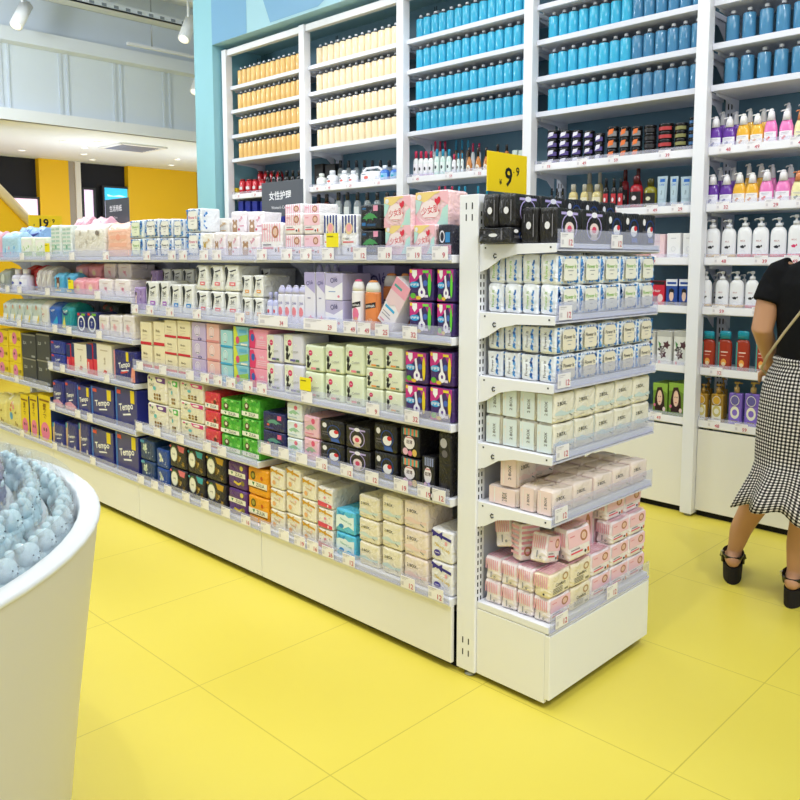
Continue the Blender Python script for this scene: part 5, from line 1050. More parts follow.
    ('A4', 'black_lilac_stripe', 1.765, 0.063, 0.122, 1, 0.0, 0),
    ('A4', 'black_teal_stripe', 1.85, 0.098, 0.104, 2, 0.0, 0),
    ('A4', 'black_cat', 1.969, 0.119, 0.1, 2, 0.0, 0),
    ('A4', 'black_arch', 2.11, 0.133, 0.086, 2, 0.0, 0),
    ('A4', 'black_cat', 2.2538, 0.1425, 0.087, 2, 0.0, 0),
    ('A4', 'dino_pink', 2.3733, 0.0965, 0.087, 2, 0.0, 0),
    ('A4', 'dino_mint', 2.477, 0.101, 0.07, 3, 0.0, 0),
    ('A4', 'dino_navy', 2.612, 0.154, 0.077, 2, 0.0, 0),
    ('A4', 'black_side', 1.819, 0.055, 0.102, 2, 0.12, 0),
    ('A4', 'black_side', 1.873, 0.043, 0.098, 2, 0.12, 0),
    ('B4', 'leaf_green', 2.771, 0.134, 0.086, 3, 0.0, 0),
    ('B4', 'leaf_green', 2.922, 0.153, 0.079, 3, 0.0, 0),
    ('B4', 'red_pack', 3.065, 0.121, 0.084, 3, 0.0, 0),
    ('B4', 'oat_magenta', 3.235, 0.207, 0.0917, 3, 0.0, 0),
    ('B4', 'oat_green', 3.398, 0.101, 0.135, 2, 0.0, 0),
    ('B4', 'oat_purple', 3.554, 0.194, 0.1375, 2, 0.0, 0),
    ('A6', 'bow_navy', 1.7042, 0.1005, 0.11, 2, 0.0, 0),
    ('A6', 'two_box_pink', 1.822, 0.116, 0.096, 3, 0.0, 0),
    ('A6', 'two_box', 1.937, 0.104, 0.095, 3, 0.0, 0),
    ('A6', 'two_box', 2.054, 0.11, 0.087, 3, 0.0, 0),
    ('A6', 'sky_bow', 2.181, 0.112, 0.091, 2, 0.0, 0),
    ('A6', 'gold_bow_red', 2.294, 0.094, 0.081, 3, 0.0, 0),
    ('A6', 'gold_bow', 2.393, 0.092, 0.087, 3, 0.0, 0),
    ('A6', 'gold_bow', 2.492, 0.096, 0.094, 3, 0.0, 0),
    ('A6', 'gold_bow', 2.597, 0.101, 0.088, 3, 0.0, 0),
    ('A6', 'gold_bow_red', 2.325, 0.095, 0.078, 3, 0.15, 0),
    ('A6', 'gold_bow_red', 2.419, 0.08, 0.072, 3, 0.15, 0),
    ('B6', 'orange_pack', 2.729, 0.149, 0.118, 2, 0.0, 0),
    ('B6', 'violet_pack', 2.881, 0.144, 0.118, 2, 0.0, 0),
    ('B6', 'black_gold', 3.049, 0.162, 0.118, 2, 0.0, 0),
    ('B6', 'black_teal', 3.211, 0.147, 0.118, 2, 0.0, 0),
    ('B6', 'black_pink', 3.37, 0.156, 0.118, 2, 0.0, 0),
    ('B6', 'navy_pack', 3.517, 0.116, 0.094, 2, 0.0, 0),
    ('B6', 'navy_pack_tall', 3.663, 0.143, 0.105, 2, 0.0, 0),
    ('C4', 'tempo_peach', 3.874, 0.24, 0.163, 1, 0.0, 0),
    ('C4', 'cream_carton', 4.119, 0.212, 0.178, 1, 0.0, 0),
    ('C4', 'red_navy_strip', 4.274, 0.074, 0.167, 1, 0.0, 0),
    ('C4', 'cream_carton', 4.408, 0.194, 0.157, 1, 0.0, 0),
    ('C4', 'red_navy_strip', 4.545, 0.054, 0.147, 1, 0.0, 0),
    ('C4', 'tempo_small', 4.696, 0.197, 0.077, 2, 0.0, 0),
    ('C5', 'tempo_box', 3.8702, 0.2325, 0.206, 1, 0.0, 0),
    ('C5', 'tempo_box', 4.14, 0.262, 0.179, 1, 0.0, 0),
    ('C5', 'tempo_slim', 4.366, 0.166, 0.165, 1, 0.0, 0),
    ('C5', 'tempo_pink', 4.541, 0.162, 0.175, 1, 0.0, 0),
    ('C5', 'tempo_pink', 4.7158, 0.1605, 0.156, 1, 0.0, 0),
    ('C6', 'tempo_box', 3.878, 0.252, 0.206, 1, 0.0, 0),
    ('C6', 'tempo_box', 4.16, 0.265, 0.187, 1, 0.0, 0),
    ('C6', 'tempo_tan', 4.385, 0.142, 0.193, 1, 0.0, 0),
    ('C6', 'tempo_tan', 4.551, 0.164, 0.169, 1, 0.0, 0),
    ('C6', 'tempo_tan', 4.733, 0.173, 0.143, 1, 0.0, 0),
    ('D4', 'grey_box', 4.9018, 0.1955, 0.158, 2, 0.0, 0),
    ('D4', 'grey_box', 5.127, 0.223, 0.151, 2, 0.0, 0),
    ('D4', 'yellow_pack', 5.353, 0.204, 0.104, 3, 0.0, 0),
    ('D4', 'yellow_pack', 5.59, 0.235, 0.1, 3, 0.0, 0),
    ('D6', 'yellow_pig', 4.922, 0.182, 0.289, 1, 0.0, 0),
    ('D6', 'yellow_pig', 5.092, 0.127, 0.268, 1, 0.0, 0),
    ('D6', 'yellow_pig', 5.238, 0.133, 0.251, 1, 0.0, 0),
    ('D6', 'yellow_pouch', 5.434, 0.228, 0.235, 1, 0.0, 0),
    ('D6', 'yellow_pouch', 5.688, 0.243, 0.205, 1, 0.0, 0),
    ('W1_5', 'black_bottle', 5.168, 0.051, 0.16, 1, 0.0, 0),
    ('W1_5', 'black_bottle', 5.246, 0.052, 0.166, 1, 0.0, 0),
    ('W1_5', 'black_bottle', 5.331, 0.066, 0.173, 1, 0.0, 0),
    ('W1_5', 'black_bottle', 5.418, 0.054, 0.179, 1, 0.0, 0),
    ('W1_5', 'black_bottle', 5.499, 0.055, 0.186, 1, 0.0, 0),
    ('W1_5', 'black_bottle', 5.582, 0.056, 0.192, 1, 0.0, 0),
    ('W1_5', 'red_can', 5.676, 0.071, 0.124, 1, 0.0, 0),
    ('W1_5', 'red_can', 5.769, 0.058, 0.131, 1, 0.0, 0),
    ('W1_5', 'red_can', 5.864, 0.074, 0.137, 1, 0.0, 0),
    ('W1_5', 'red_can', 5.961, 0.06, 0.144, 1, 0.0, 0),
    ('W1_5', 'yellow_tin', 6.04, 0.061, 0.072, 1, 0.0, 0),
    ('W1_5', 'red_can', 5.651, 0.07, 0.201, 1, 0.16, 0),
    ('W1_5', 'red_can', 5.743, 0.057, 0.208, 1, 0.16, 0),
    ('W1_5', 'red_can', 5.83, 0.058, 0.215, 1, 0.16, 0),
    ('W1_5', 'red_can', 5.918, 0.059, 0.222, 1, 0.16, 0),
    ('W1_6', 'navy_box', 5.251, 0.078, 0.203, 1, 0.0, 0),
    ('W1_6', 'navy_box', 5.384, 0.081, 0.21, 1, 0.0, 0),
    ('W1_6', 'navy_box', 5.52, 0.083, 0.216, 1, 0.0, 0),
    ('W1_6', 'navy_box', 5.639, 0.071, 0.222, 1, 0.0, 0),
    ('W1_6', 'navy_box', 5.753, 0.072, 0.228, 1, 0.0, 0),
    ('W1_6', 'navy_box', 5.855, 0.074, 0.233, 1, 0.0, 0),
    ('W1_6', 'navy_box', 5.96, 0.075, 0.239, 1, 0.0, 0),
    ('W2_5', 'blue_bottle', 4.095, 0.08, 0.113, 1, 0.0, 0),
    ('W2_5', 'blue_bottle', 4.196, 0.082, 0.121, 1, 0.0, 0),
    ('W2_5', 'handle_tub', 4.364, 0.213, 0.127, 1, 0.0, 0),
    ('W2_5', 'dot_bottle', 4.537, 0.089, 0.112, 1, 0.0, 0),
    ('W2_5', 'dot_bottle', 4.638, 0.091, 0.12, 1, 0.0, 0),
    ('W2_5', 'dot_bottle', 4.783, 0.106, 0.131, 1, 0.0, 0),
    ('W2_5', 'milk_bottle', 4.908, 0.097, 0.117, 1, 0.0, 0),
    ('W2_5', 'black_box', 5.009, 0.123, 0.212, 1, 0.21, 0),
    ('W2_5', 'black_box', 5.153, 0.114, 0.224, 1, 0.21, 0),
    ('W2_5', 'clear_bottle', 4.307, 0.063, 0.179, 1, 0.16, 0),
    ('W2_5', 'clear_bottle', 4.397, 0.054, 0.187, 1, 0.16, 0),
    ('W2_5', 'clear_bottle', 4.484, 0.055, 0.194, 1, 0.16, 0),
    ('W2_5', 'clear_bottle', 4.572, 0.056, 0.202, 1, 0.16, 0),
    ('W2_5', 'clear_bottle', 4.662, 0.057, 0.21, 1, 0.16, 0),
    ('W2_5', 'clear_bottle', 4.754, 0.058, 0.217, 1, 0.16, 0),
    ('W2_5', 'clear_bottle', 4.848, 0.059, 0.225, 1, 0.16, 0),
    ('W2_6', 'clear_bottle', 4.085, 0.06, 0.207, 1, 0.0, 0),
    ('W2_6', 'clear_bottle', 4.166, 0.061, 0.212, 1, 0.0, 0),
    ('W2_6', 'clear_bottle', 4.269, 0.063, 0.218, 1, 0.0, 0),
    ('W2_6', 'clear_bottle', 4.375, 0.064, 0.224, 1, 0.0, 0),
    ('W2_6', 'clear_bottle', 4.483, 0.066, 0.23, 1, 0.0, 0),
    ('W2_6', 'clear_bottle', 4.595, 0.068, 0.237, 1, 0.0, 0),
    ('W2_6', 'clear_bottle', 4.698, 0.069, 0.243, 1, 0.0, 0),
    ('W2_6', 'brown_bottle', 4.839, 0.072, 0.236, 1, 0.0, 0),
    ('W2_6', 'brown_bottle', 4.935, 0.073, 0.241, 1, 0.0, 0),
    ('W3_5', 'mint_tub', 2.984, 0.037, 0.113, 1, 0.0, 0),
    ('W3_5', 'mint_tub', 3.03, 0.038, 0.117, 1, 0.0, 0),
    ('W3_5', 'brown_black_bottle', 3.099, 0.039, 0.16, 1, 0.0, 0),
    ('W3_5', 'brown_black_bottle', 3.169, 0.039, 0.167, 1, 0.0, 0),
    ('W3_5', 'orange_flask', 3.26, 0.048, 0.157, 1, 0.0, 0),
    ('W3_5', 'orange_flask', 3.325, 0.049, 0.164, 1, 0.0, 0),
    ('W3_5', 'orange_flask', 3.4, 0.05, 0.171, 1, 0.0, 0),
    ('W3_5', 'blue_cap_mini', 3.454, 0.025, 0.138, 1, 0.0, 0),
    ('W3_5', 'blue_cap_mini', 3.488, 0.026, 0.141, 1, 0.0, 0),
    ('W3_5', 'pink_cap_mini', 3.527, 0.035, 0.138, 1, 0.0, 0),
    ('W3_5', 'blue_cap_bottle', 3.575, 0.044, 0.175, 1, 0.0, 0),
    ('W3_5', 'blue_cap_bottle', 3.628, 0.044, 0.18, 1, 0.0, 0),
    ('W3_5', 'blue_cap_bottle', 3.682, 0.045, 0.185, 1, 0.0, 0),
    ('W3_5', 'pink_cap_bottle', 3.736, 0.046, 0.177, 1, 0.0, 0),
    ('W3_5', 'pink_cap_bottle', 3.782, 0.046, 0.181, 1, 0.0, 0),
    ('W3_5', 'pink_cap_bottle', 3.829, 0.047, 0.185, 1, 0.0, 0),
    ('W3_5', 'pink_cap_bottle', 3.876, 0.047, 0.19, 1, 0.0, 0),
    ('W3_5', 'pink_cap_bottle', 3.447, 0.034, 0.217, 1, 0.16, 0),
    ('W3_5', 'pink_cap_bottle', 3.499, 0.034, 0.222, 1, 0.16, 0),
    ('W3_5', 'brown_blue_bottle', 3.542, 0.035, 0.246, 1, 0.16, 0),
    ('W3_5', 'brown_blue_bottle', 3.595, 0.035, 0.252, 1, 0.16, 0),
    ('W3_5', 'brown_blue_bottle', 3.648, 0.036, 0.257, 1, 0.16, 0),
    ('W3_5', 'pink_cap_bottle', 3.748, 0.037, 0.26, 1, 0.16, 0),
    ('W3_5', 'pink_cap_bottle', 3.794, 0.037, 0.265, 1, 0.16, 0),
    ('W3_5', 'pink_cap_bottle', 3.84, 0.038, 0.27, 1, 0.16, 0),
    ('W3_6', 'blue_cap_bottle', 3.249, 0.032, 0.196, 1, 0.0, 0),
    ('W3_6', 'blue_cap_bottle', 3.322, 0.033, 0.201, 1, 0.0, 0),
    ('W3_6', 'blue_cap_bottle', 3.431, 0.034, 0.208, 1, 0.0, 0),
    ('W3_6', 'blue_cap_bottle', 3.482, 0.034, 0.211, 1, 0.0, 0),
    ('W3_6', 'pink_cap_bottle', 3.543, 0.035, 0.215, 1, 0.0, 0),
    ('W3_6', 'pink_cap_bottle', 3.604, 0.035, 0.219, 1, 0.0, 0),
    ('W3_6', 'pink_cap_bottle', 3.658, 0.036, 0.222, 1, 0.0, 0),
    ('W4_5', 'jar_blue', 1.904, 0.043, 0.036, 5, 0.0, 0),
    ('W4_5', 'jar_olive', 1.971, 0.071, 0.04, 4, 0.0, 0),
    ('W4_5', 'jar_red', 2.059, 0.085, 0.042, 4, 0.0, 0),
    ('W4_5', 'jar_black', 2.148, 0.07, 0.042, 4, 0.0, 0),
    ('W4_5', 'jar_orange', 2.224, 0.06, 0.057, 3, 0.0, 0),
    ('W4_5', 'jar_orange', 2.296, 0.061, 0.059, 3, 0.0, 0),
    ('W4_5', 'jar_orange', 2.373, 0.069, 0.062, 3, 0.0, 0),
    ('W4_5', 'jar_purple', 2.454, 0.058, 0.053, 3, 0.0, 0),
    ('W4_5', 'jar_purple', 2.523, 0.065, 0.045, 4, 0.0, 0),
    ('W4_5', 'jar_purple', 2.602, 0.067, 0.048, 4, 0.0, 0),
    ('W4_5', 'jar_purple', 2.686, 0.075, 0.05, 4, 0.0, 0),
    ('W4_5', 'jar_purple', 2.77, 0.077, 0.052, 4, 0.0, 0),
    ('W4_6', 'pale_tube', 1.927, 0.071, 0.164, 1, 0.0, 0),
    ('W4_6', 'pale_tube', 1.993, 0.05, 0.169, 1, 0.0, 0),
    ('W4_6', 'pale_tube', 2.061, 0.063, 0.174, 1, 0.0, 0),
    ('W4_6', 'olive_bottle', 2.135, 0.076, 0.168, 1, 0.0, 0),
    ('W4_6', 'crimson_bottle', 2.219, 0.078, 0.19, 1, 0.0, 0),
    ('W4_6', 'red_black_bottle', 2.306, 0.037, 0.18, 1, 0.0, 0),
    ('W4_6', 'red_black_bottle', 2.349, 0.037, 0.183, 1, 0.0, 0),
    ('W4_6', 'red_black_bottle', 2.399, 0.038, 0.187, 1, 0.0, 0),
    ('W4_6', 'gold_jar', 2.462, 0.065, 0.158, 1, 0.0, 0),
    ('W4_6', 'gold_jar', 2.541, 0.053, 0.163, 1, 0.0, 0),
    ('W4_6', 'gold_jar', 2.618, 0.061, 0.168, 1, 0.0, 0),
    ('W4_6', 'mini_dark', 2.682, 0.028, 0.149, 1, 0.0, 0),
    ('W4_6', 'mini_dark', 2.723, 0.028, 0.151, 1, 0.0, 0),
    ('W4_6', 'mini_dark', 2.758, 0.028, 0.153, 1, 0.0, 0),
    ('W4_6', 'crimson_bottle', 2.291, 0.049, 0.246, 1, 0.16, 0),
    ('W4_6', 'crimson_bottle', 2.372, 0.051, 0.245, 1, 0.16, 0),
    ('W4_6', 'gold_jar', 2.537, 0.047, 0.243, 1, 0.16, 0),
    ('W4_6', 'gold_jar', 2.608, 0.054, 0.245, 1, 0.16, 0),
    ('W4_7', 'white_box', 1.9, 0.06, 0.139, 1, 0.0, 0),
    ('W4_7', 'white_box', 1.98, 0.078, 0.14, 1, 0.0, 0),
    ('W4_7', 'blush_box', 2.07, 0.08, 0.137, 1, 0.0, 0),
    ('W4_7', 'orange_tin', 2.146, 0.053, 0.052, 1, 0.0, 0),
    ('W4_7', 'orange_tin', 2.208, 0.048, 0.053, 1, 0.0, 0),
    ('W4_8', 'blue_portrait', 1.912, 0.06, 0.151, 1, 0.0, 0),
    ('W4_8', 'blue_portrait', 1.982, 0.067, 0.15, 1, 0.0, 0),
    ('W4_8', 'red_carton', 2.058, 0.075, 0.138, 1, 0.0, 0),
    ('W4_8', 'red_carton', 2.131, 0.059, 0.137, 1, 0.0, 0),
    ('W4_9', 'flower_box', 1.919, 0.083, 0.191, 1, 0.0, 0),
    ('W4_9', 'flower_box', 2.014, 0.086, 0.185, 1, 0.0, 0),
    ('W4_9', 'flower_box', 2.113, 0.088, 0.179, 1, 0.0, 0),
    ('W4_10', 'hair_box', 1.934, 0.09, 0.186, 1, 0.0, 0),
    ('W4_10', 'hair_box', 2.027, 0.087, 0.176, 1, 0.0, 0),
    ('W5_5', 'pump_cream', 1.372, 0.062, 0.156, 1, 0.0, 0),
    ('W5_5', 'pump_pink', 1.44, 0.064, 0.165, 1, 0.0, 0),
    ('W5_5', 'pump_pink', 1.512, 0.061, 0.174, 1, 0.0, 0),
    ('W5_5', 'pump_yellow', 1.577, 0.062, 0.159, 1, 0.0, 0),
    ('W5_5', 'pump_yellow', 1.645, 0.064, 0.167, 1, 0.0, 0),
    ('W5_5', 'pump_purple', 1.714, 0.065, 0.161, 1, 0.0, 0),
    ('W5_5', 'pump_purple', 1.785, 0.067, 0.17, 1, 0.0, 0),
    ('W5_5', 'pump_pink', 1.41, 0.051, 0.206, 1, 0.13, 0),
    ('W5_5', 'pump_pink', 1.478, 0.047, 0.215, 1, 0.13, 0),
    ('W5_5', 'pump_yellow', 1.596, 0.049, 0.202, 1, 0.13, 0),
    ('W5_5', 'pump_yellow', 1.663, 0.045, 0.211, 1, 0.13, 0),
    ('W5_5', 'pump_purple', 1.733, 0.046, 0.205, 1, 0.13, 0),
    ('W5_5', 'pump_purple', 1.801, 0.047, 0.213, 1, 0.13, 0),
    ('W5_6', 'pump_cream', 1.37, 0.067, 0.152, 1, 0.0, 0),
    ('W5_6', 'pump_pink', 1.443, 0.069, 0.162, 1, 0.0, 0),
    ('W5_6', 'pump_pink', 1.52, 0.066, 0.168, 1, 0.0, 0),
    ('W5_6', 'pump_yellow', 1.5888, 0.0625, 0.159, 1, 0.0, 0),
    ('W5_6', 'pump_yellow', 1.6521, 0.0642, 0.164, 1, 0.0, 0),
    ('W5_6', 'pump_purple', 1.7171, 0.0657, 0.159, 1, 0.0, 0),
    ('W5_6', 'pump_purple', 1.789, 0.068, 0.164, 1, 0.0, 0),
    ('W5_6', 'pump_pink', 1.454, 0.056, 0.198, 1, 0.13, 0),
    ('W5_6', 'pump_pink', 1.54, 0.048, 0.205, 1, 0.13, 0),
    ('W5_6', 'pump_yellow', 1.596, 0.054, 0.214, 1, 0.13, 0),
    ('W5_6', 'pump_yellow', 1.656, 0.045, 0.219, 1, 0.13, 0),
    ('W5_6', 'pump_purple', 1.732, 0.046, 0.205, 1, 0.13, 0),
    ('W5_6', 'pump_purple', 1.802, 0.042, 0.211, 1, 0.13, 0),
    ('W5_7', 'pump_scarlet', 1.373, 0.068, 0.216, 1, 0.0, 0),
    ('W5_7', 'pump_red', 1.453, 0.074, 0.205, 1, 0.0, 0),
    ('W5_7', 'pump_red', 1.538, 0.077, 0.208, 1, 0.0, 0),
    ('W5_7', 'pump_red', 1.616, 0.069, 0.211, 1, 0.0, 0),
    ('W5_7', 'pump_gold', 1.695, 0.071, 0.204, 1, 0.0, 0),
    ('W5_7', 'pump_gold', 1.78, 0.078, 0.207, 1, 0.0, 0),
    ('W5_8', 'pump_red', 1.567, 0.063, 0.197, 1, 0.0, 0),
    ('W5_8', 'pump_gold', 1.644, 0.07, 0.196, 1, 0.0, 0),
    ('W5_8', 'pump_gold', 1.718, 0.067, 0.195, 1, 0.0, 0),
    ('W5_8', 'pump_gold', 1.804, 0.063, 0.194, 1, 0.0, 0),
    ('W5_9', 'amber_bottle', 1.503, 0.067, 0.216, 1, 0.0, 0),
    ('W5_9', 'amber_bottle', 1.599, 0.075, 0.21, 1, 0.0, 0),
    ('W5_9', 'amber_bottle', 1.69, 0.077, 0.205, 1, 0.0, 0),
    ('W5_9', 'amber_bottle', 1.775, 0.074, 0.199, 1, 0.0, 0),
    ('W5_10', 'violet_pump', 1.538, 0.074, 0.233, 1, 0.0, 0),
    ('W5_10', 'violet_pump', 1.62, 0.071, 0.225, 1, 0.0, 0),
    ('W5_10', 'gold_pump', 1.714, 0.068, 0.204, 1, 0.0, 0),
    ('W5_10', 'gold_pump', 1.794, 0.059, 0.196, 1, 0.0, 0),
    ('W5_10', 'gold_pump', 1.743, 0.048, 0.219, 1, 0.13, 0),
    ('W5_10', 'gold_pump', 1.822, 0.044, 0.211, 1, 0.13, 0),
    ('W5_7', 'pump_red', 1.477, 0.043, 0.186, 1, 0.12, 0),
    ('W5_7', 'pump_red', 1.56, 0.044, 0.188, 1, 0.12, 0),
    ('W5_7', 'pump_red', 1.644, 0.045, 0.191, 1, 0.12, 0),
    ('W5_7', 'pump_red', 1.729, 0.042, 0.194, 1, 0.12, 0),
    ('W5_7', 'pump_red', 1.818, 0.043, 0.197, 1, 0.12, 0),
    ('W5_8', 'pump_gold', 1.653, 0.046, 0.179, 1, 0.12, 0),
    ('W5_8', 'pump_gold', 1.728, 0.042, 0.178, 1, 0.12, 0),
    ('W5_8', 'pump_gold', 1.796, 0.043, 0.178, 1, 0.12, 0),
]
SHZ = {'T': 1.366, 'A2': 1.106, 'B2': 1.106, 'A3': .826, 'B3': .826, 'A4': .582, 'B4': .517, 'A6': .247, 'B6': .247, 'C2': 1.161, 'D2': 1.161, 'C3': .952, 'D3': .952,
       'C4': .727, 'D4': .592, 'C5': .487, 'C6': .247, 'D6': .247}
WZ = {n: z for z, n in WLEV}
GPH = {'2': 'second shelf', '3': 'third shelf', '4': 'fourth shelf', '5': 'fifth shelf', '6': 'bottom shelf'}
GBAY = {'A': 'nearest bay', 'B': 'second bay', 'C': 'third bay', 'D': 'farthest bay'}
WPH = {5: 'fifth shelf', 6: 'sixth shelf', 7: 'seventh shelf', 8: 'eighth shelf', 9: 'ninth shelf', 10: 'lowest shelf'}
WBAY = {'1': 'yellow-topped wall bay', '2': 'cream-topped wall bay', '3': 'cyan-topped wall bay', '4': 'mixed-topped wall bay', '5': 'slate-topped wall bay'}
LAY = {1: [''], 2: ['lower ', 'upper '], 3: ['bottom ', 'middle ', 'top '], 4: ['lowest ', 'second-level ', 'third-level ', 'topmost '], 5: ['lowest ', 'second-level ', 'middle ', 'fourth-level ', 'topmost ']}
by = {}
for r in ROWS: by.setdefault((r[0], r[1], r[6] > 0.03), []).append(r)
for (sh, key, back), rs in by.items():
    wall = sh[0] == 'W'
    rs.sort(key=lambda r: -r[2] if wall else r[2])
    fronts = (sh, key, not back) in by
    for ci, (s_, k_, u, w, h, L, dx, dz) in enumerate(rs):
        if wall:
            n = int(sh.split('_')[1]); z0 = WZ[n]; x0 = 4.09 + dx; room = 4.38 - x0
            anchor = 'far post'; phrase = WPH[n] + ', ' + WBAY[sh[1]]
        else:
            z0 = SHZ[sh]; x0 = 1.93 + dx; room = 2.19 - x0 if sh != 'T' else min(0.15, 2.21 - x0)
            anchor = 'end post'; phrase = 'top gondola shelf' if sh == 'T' else GPH[sh[1]] + ', ' + GBAY[sh[0]]
        dd = 0.14 if sh != 'T' else 0.10
        for q in ROWS:
            if q[0] == sh and q[6] > dx + 0.03 and abs(q[2] - u) < (q[3] + w) / 2: dd = min(dd, q[6] - dx - 0.006)
        dd = min(dd, room)
        ords = (', ' + ORD[ci] + ' from ' + anchor) if len(rs) > 1 else ''
        raised = ''
        if dz > 0.05: raised = 'stacked '
        bk = 'back-row ' if back and (fronts or len(rs) > 1) else ''
        for l in range(L):
            lab = LAY[L][l] + bk + raised + descr(k_) + ords + ', ' + phrase
            jx = rnd.uniform(-.0012, .0012) if L > 1 else 0; jr = rnd.uniform(-.012, .012)
            if k_ == 'flat_box':
                th = 0.58; ww, hh = 0.078, 0.175
                put(k_, (x0, u + 0.035, z0 + ww / 2 * math.sin(th) + 0.001), 0, ww, hh, 0.07, lab, descr(k_), tilt=(0, th, -PI / 2))
                continue
            put(k_, (x0, u + jx, z0 + dz + l * h + 0.0008), -PI / 2 + (jr if k_ in DES else 0), (w + 0.002 if k_[:5] == 'pump_' or k_ == 'lilac_bottle' else w - (0.007 if k_ in DES and DES[k_][0] == 'soft' else 0.004)), h - 0.0016, dd, lab, descr(k_))

# rows of bath bottles on the four top shelves of the wall
BAYN = ['yellow-topped wall bay', 'cream-topped wall bay', 'cyan-topped wall bay', 'mixed-topped wall bay', 'slate-topped wall bay']
TOPW = {1: 'topmost shelf', 2: 'second shelf', 3: 'third shelf', 4: 'fourth shelf'}
for i, (u0, u1) in enumerate(((5.955, 5.085), (4.90, 4.015), (3.845, 2.965), (2.775, 1.90), (1.72, 0.92))):
    for z, n in WLEV[:4]:
        if i >= 3 and n == 1: continue
        if i == 4 and n == 2: continue
        cnt = 14 if i < 4 else 11
        seen = {}
        for k in range(cnt):
            u = u0 + (u1 - u0) * k / (cnt - 1)
            key = ['shower_yellow', 'shower_cream', 'shower_cyan', None, 'shower_slate'][i] or ('shower_cyan' if u > 2.27 else 'shower_slate')
            seen[key] = seen.get(key, 0) + 1
            put(key, (4.085 + rnd.uniform(0, .004), u + rnd.uniform(-.002, .002), z + 0.0005), -PI / 2, 0.063, 0.155, 0.063,
                '%s, %s from far post, %s, %s' % (descr(key), ORD[seen[key] - 1], TOPW[n], BAYN[i]), descr(key) + 's on the wall')

# ------------------------------------------------------------------ goods on the end-cap unit
EF = EY0 + 0.012
EXL = 1.961
def endpack(key, x, y, z, w, h, d, label, group, rz=0, tilt=None):
    return put(key, (x, y, z), rz, w, h, d, label, group, tilt)
def block(key, z, h, cols, deep, dpt, what, shelf, lay2=True, fill=False, shift=0.0, x0=EXL, w=0.117):
    for l in range(2 if lay2 else 1):
        for c in range(cols):
            for r in range(deep):
                if not fill and c > 0 and r > 0: continue
                if fill and c < 2 and r > 1: continue
                j = rnd.uniform(-.002, .002)
                lab = (('upper ' if l else 'lower ') if lay2 else '') + what
                if cols > 1: lab += ', %s column from the slotted post' % ORD[c]
                lab += ', ' + (['front row', 'second row', 'third row', 'fourth row', 'fifth row'][r])
                lab += ', ' + shelf
                endpack(key, x0 + w / 2 + c * w + j, EF + r * dpt + (shift if l else 0) * 0 + 0.001, z + l * h + 0.0008, w - 0.007, h - 0.0016, dpt - 0.004, lab, what + ' on the end cap', rz=rnd.uniform(-.01, .01))
block('end_wipe_green', 1.190, 0.0880, 5, 4, 0.0635, 'green-lettered wipes pack', 'end-cap second shelf')
block('end_wipe_black', 0.992, 0.0840, 5, 4, 0.0635, 'black-lettered wipes pack', 'end-cap third shelf')
block('end_two_box', 0.780, 0.0915, 5, 4, 0.0635, 'cream-mint tissue pack', 'end-cap fourth shelf')
block('end_two_pink', 0.592, 0.080, 5, 3, 0.060, 'cream-pink tissue pack', 'end-cap fifth shelf', lay2=False, fill=True)
for k in range(2):
    endpack('end_two_pink', EXL + 0.059 + 0.118 * k, EF + 0.125, 0.5928, 0.114, 0.058, 0.115, 'cream-pink tissue pack lying flat behind the front rows, %s from the slotted post' % ORD[k], 'lying tissue packs')
    endpack('end_two_pink', EXL + 0.064 + 0.118 * k, EF + 0.135 + 0.02 * k, 0.6516, 0.112, 0.098, 0.064, 'cream-pink tissue pack standing on a lying pack, %s from the slotted post' % ORD[k], 'raised tissue packs', rz=0.08 - 0.16 * k)
for k in range(2, 4):
    endpack('end_two_pink', EXL + 0.06 + 0.122 * k, EF + 0.185, 0.5928, 0.116, 0.12, 0.062, 'tall cream-pink tissue pack behind the front rows, %s from the slotted post' % ORD[k], 'tall tissue packs')
# top shelf: black packs
for k in range(5):
    endpack('black_cat', 1.96 + 0.121 * k - (0.02 if k == 0 else 0) + 0.03, EF + 0.128, 1.3988, 0.118, 0.048, 0.122, 'black pack lying flat under the standing packs, %s from the slotted post' % ORD[k], 'black packs lying flat')
xx = 1.955
for k, (key, w) in enumerate((('black_arch', .132), ('black_arch', .138), ('black_cat', .106), ('black_cat', .110), ('black_cat', .106))):
    what = 'black pack with lilac ring' if key == 'black_arch' else 'black pack with red emblem'
    endpack(key, xx + w / 2, EF, 1.3988, w - 0.004, 0.100, 0.060, '%s, front row, %s from the slotted post, end-cap top shelf' % (what, ORD[k]), 'black packs on the end cap')
    if k == 0: endpack(key, xx + w / 2 - 0.004, EF + 0.063, 1.3988, w - 0.004, 0.102, 0.058, 'black pack close behind the first ringed pack, end-cap top shelf', 'black packs on the end cap')
    xx += w
xx = 1.930
for k, (key, w) in enumerate((('black_arch', .13), ('black_arch', .135), ('black_cat', .105), ('black_cat', .105), ('black_cat', .105))):
    what = 'raised black pack with lilac ring' if key == 'black_arch' else 'raised black pack with red emblem'
    endpack(key, xx + w / 2, EF + 0.128, 1.4476, w - 0.004, 0.096, 0.060, '%s, back row, %s from the slotted post, end-cap top shelf' % (what, ORD[k]), 'black packs on the end cap')
    if k < 1: endpack(key, xx + w / 2, EF + 0.190, 1.4476, w - 0.004, 0.098, 0.058, 'raised black pack at the very back, beside the slotted post', 'black packs on the end cap')
    xx += w
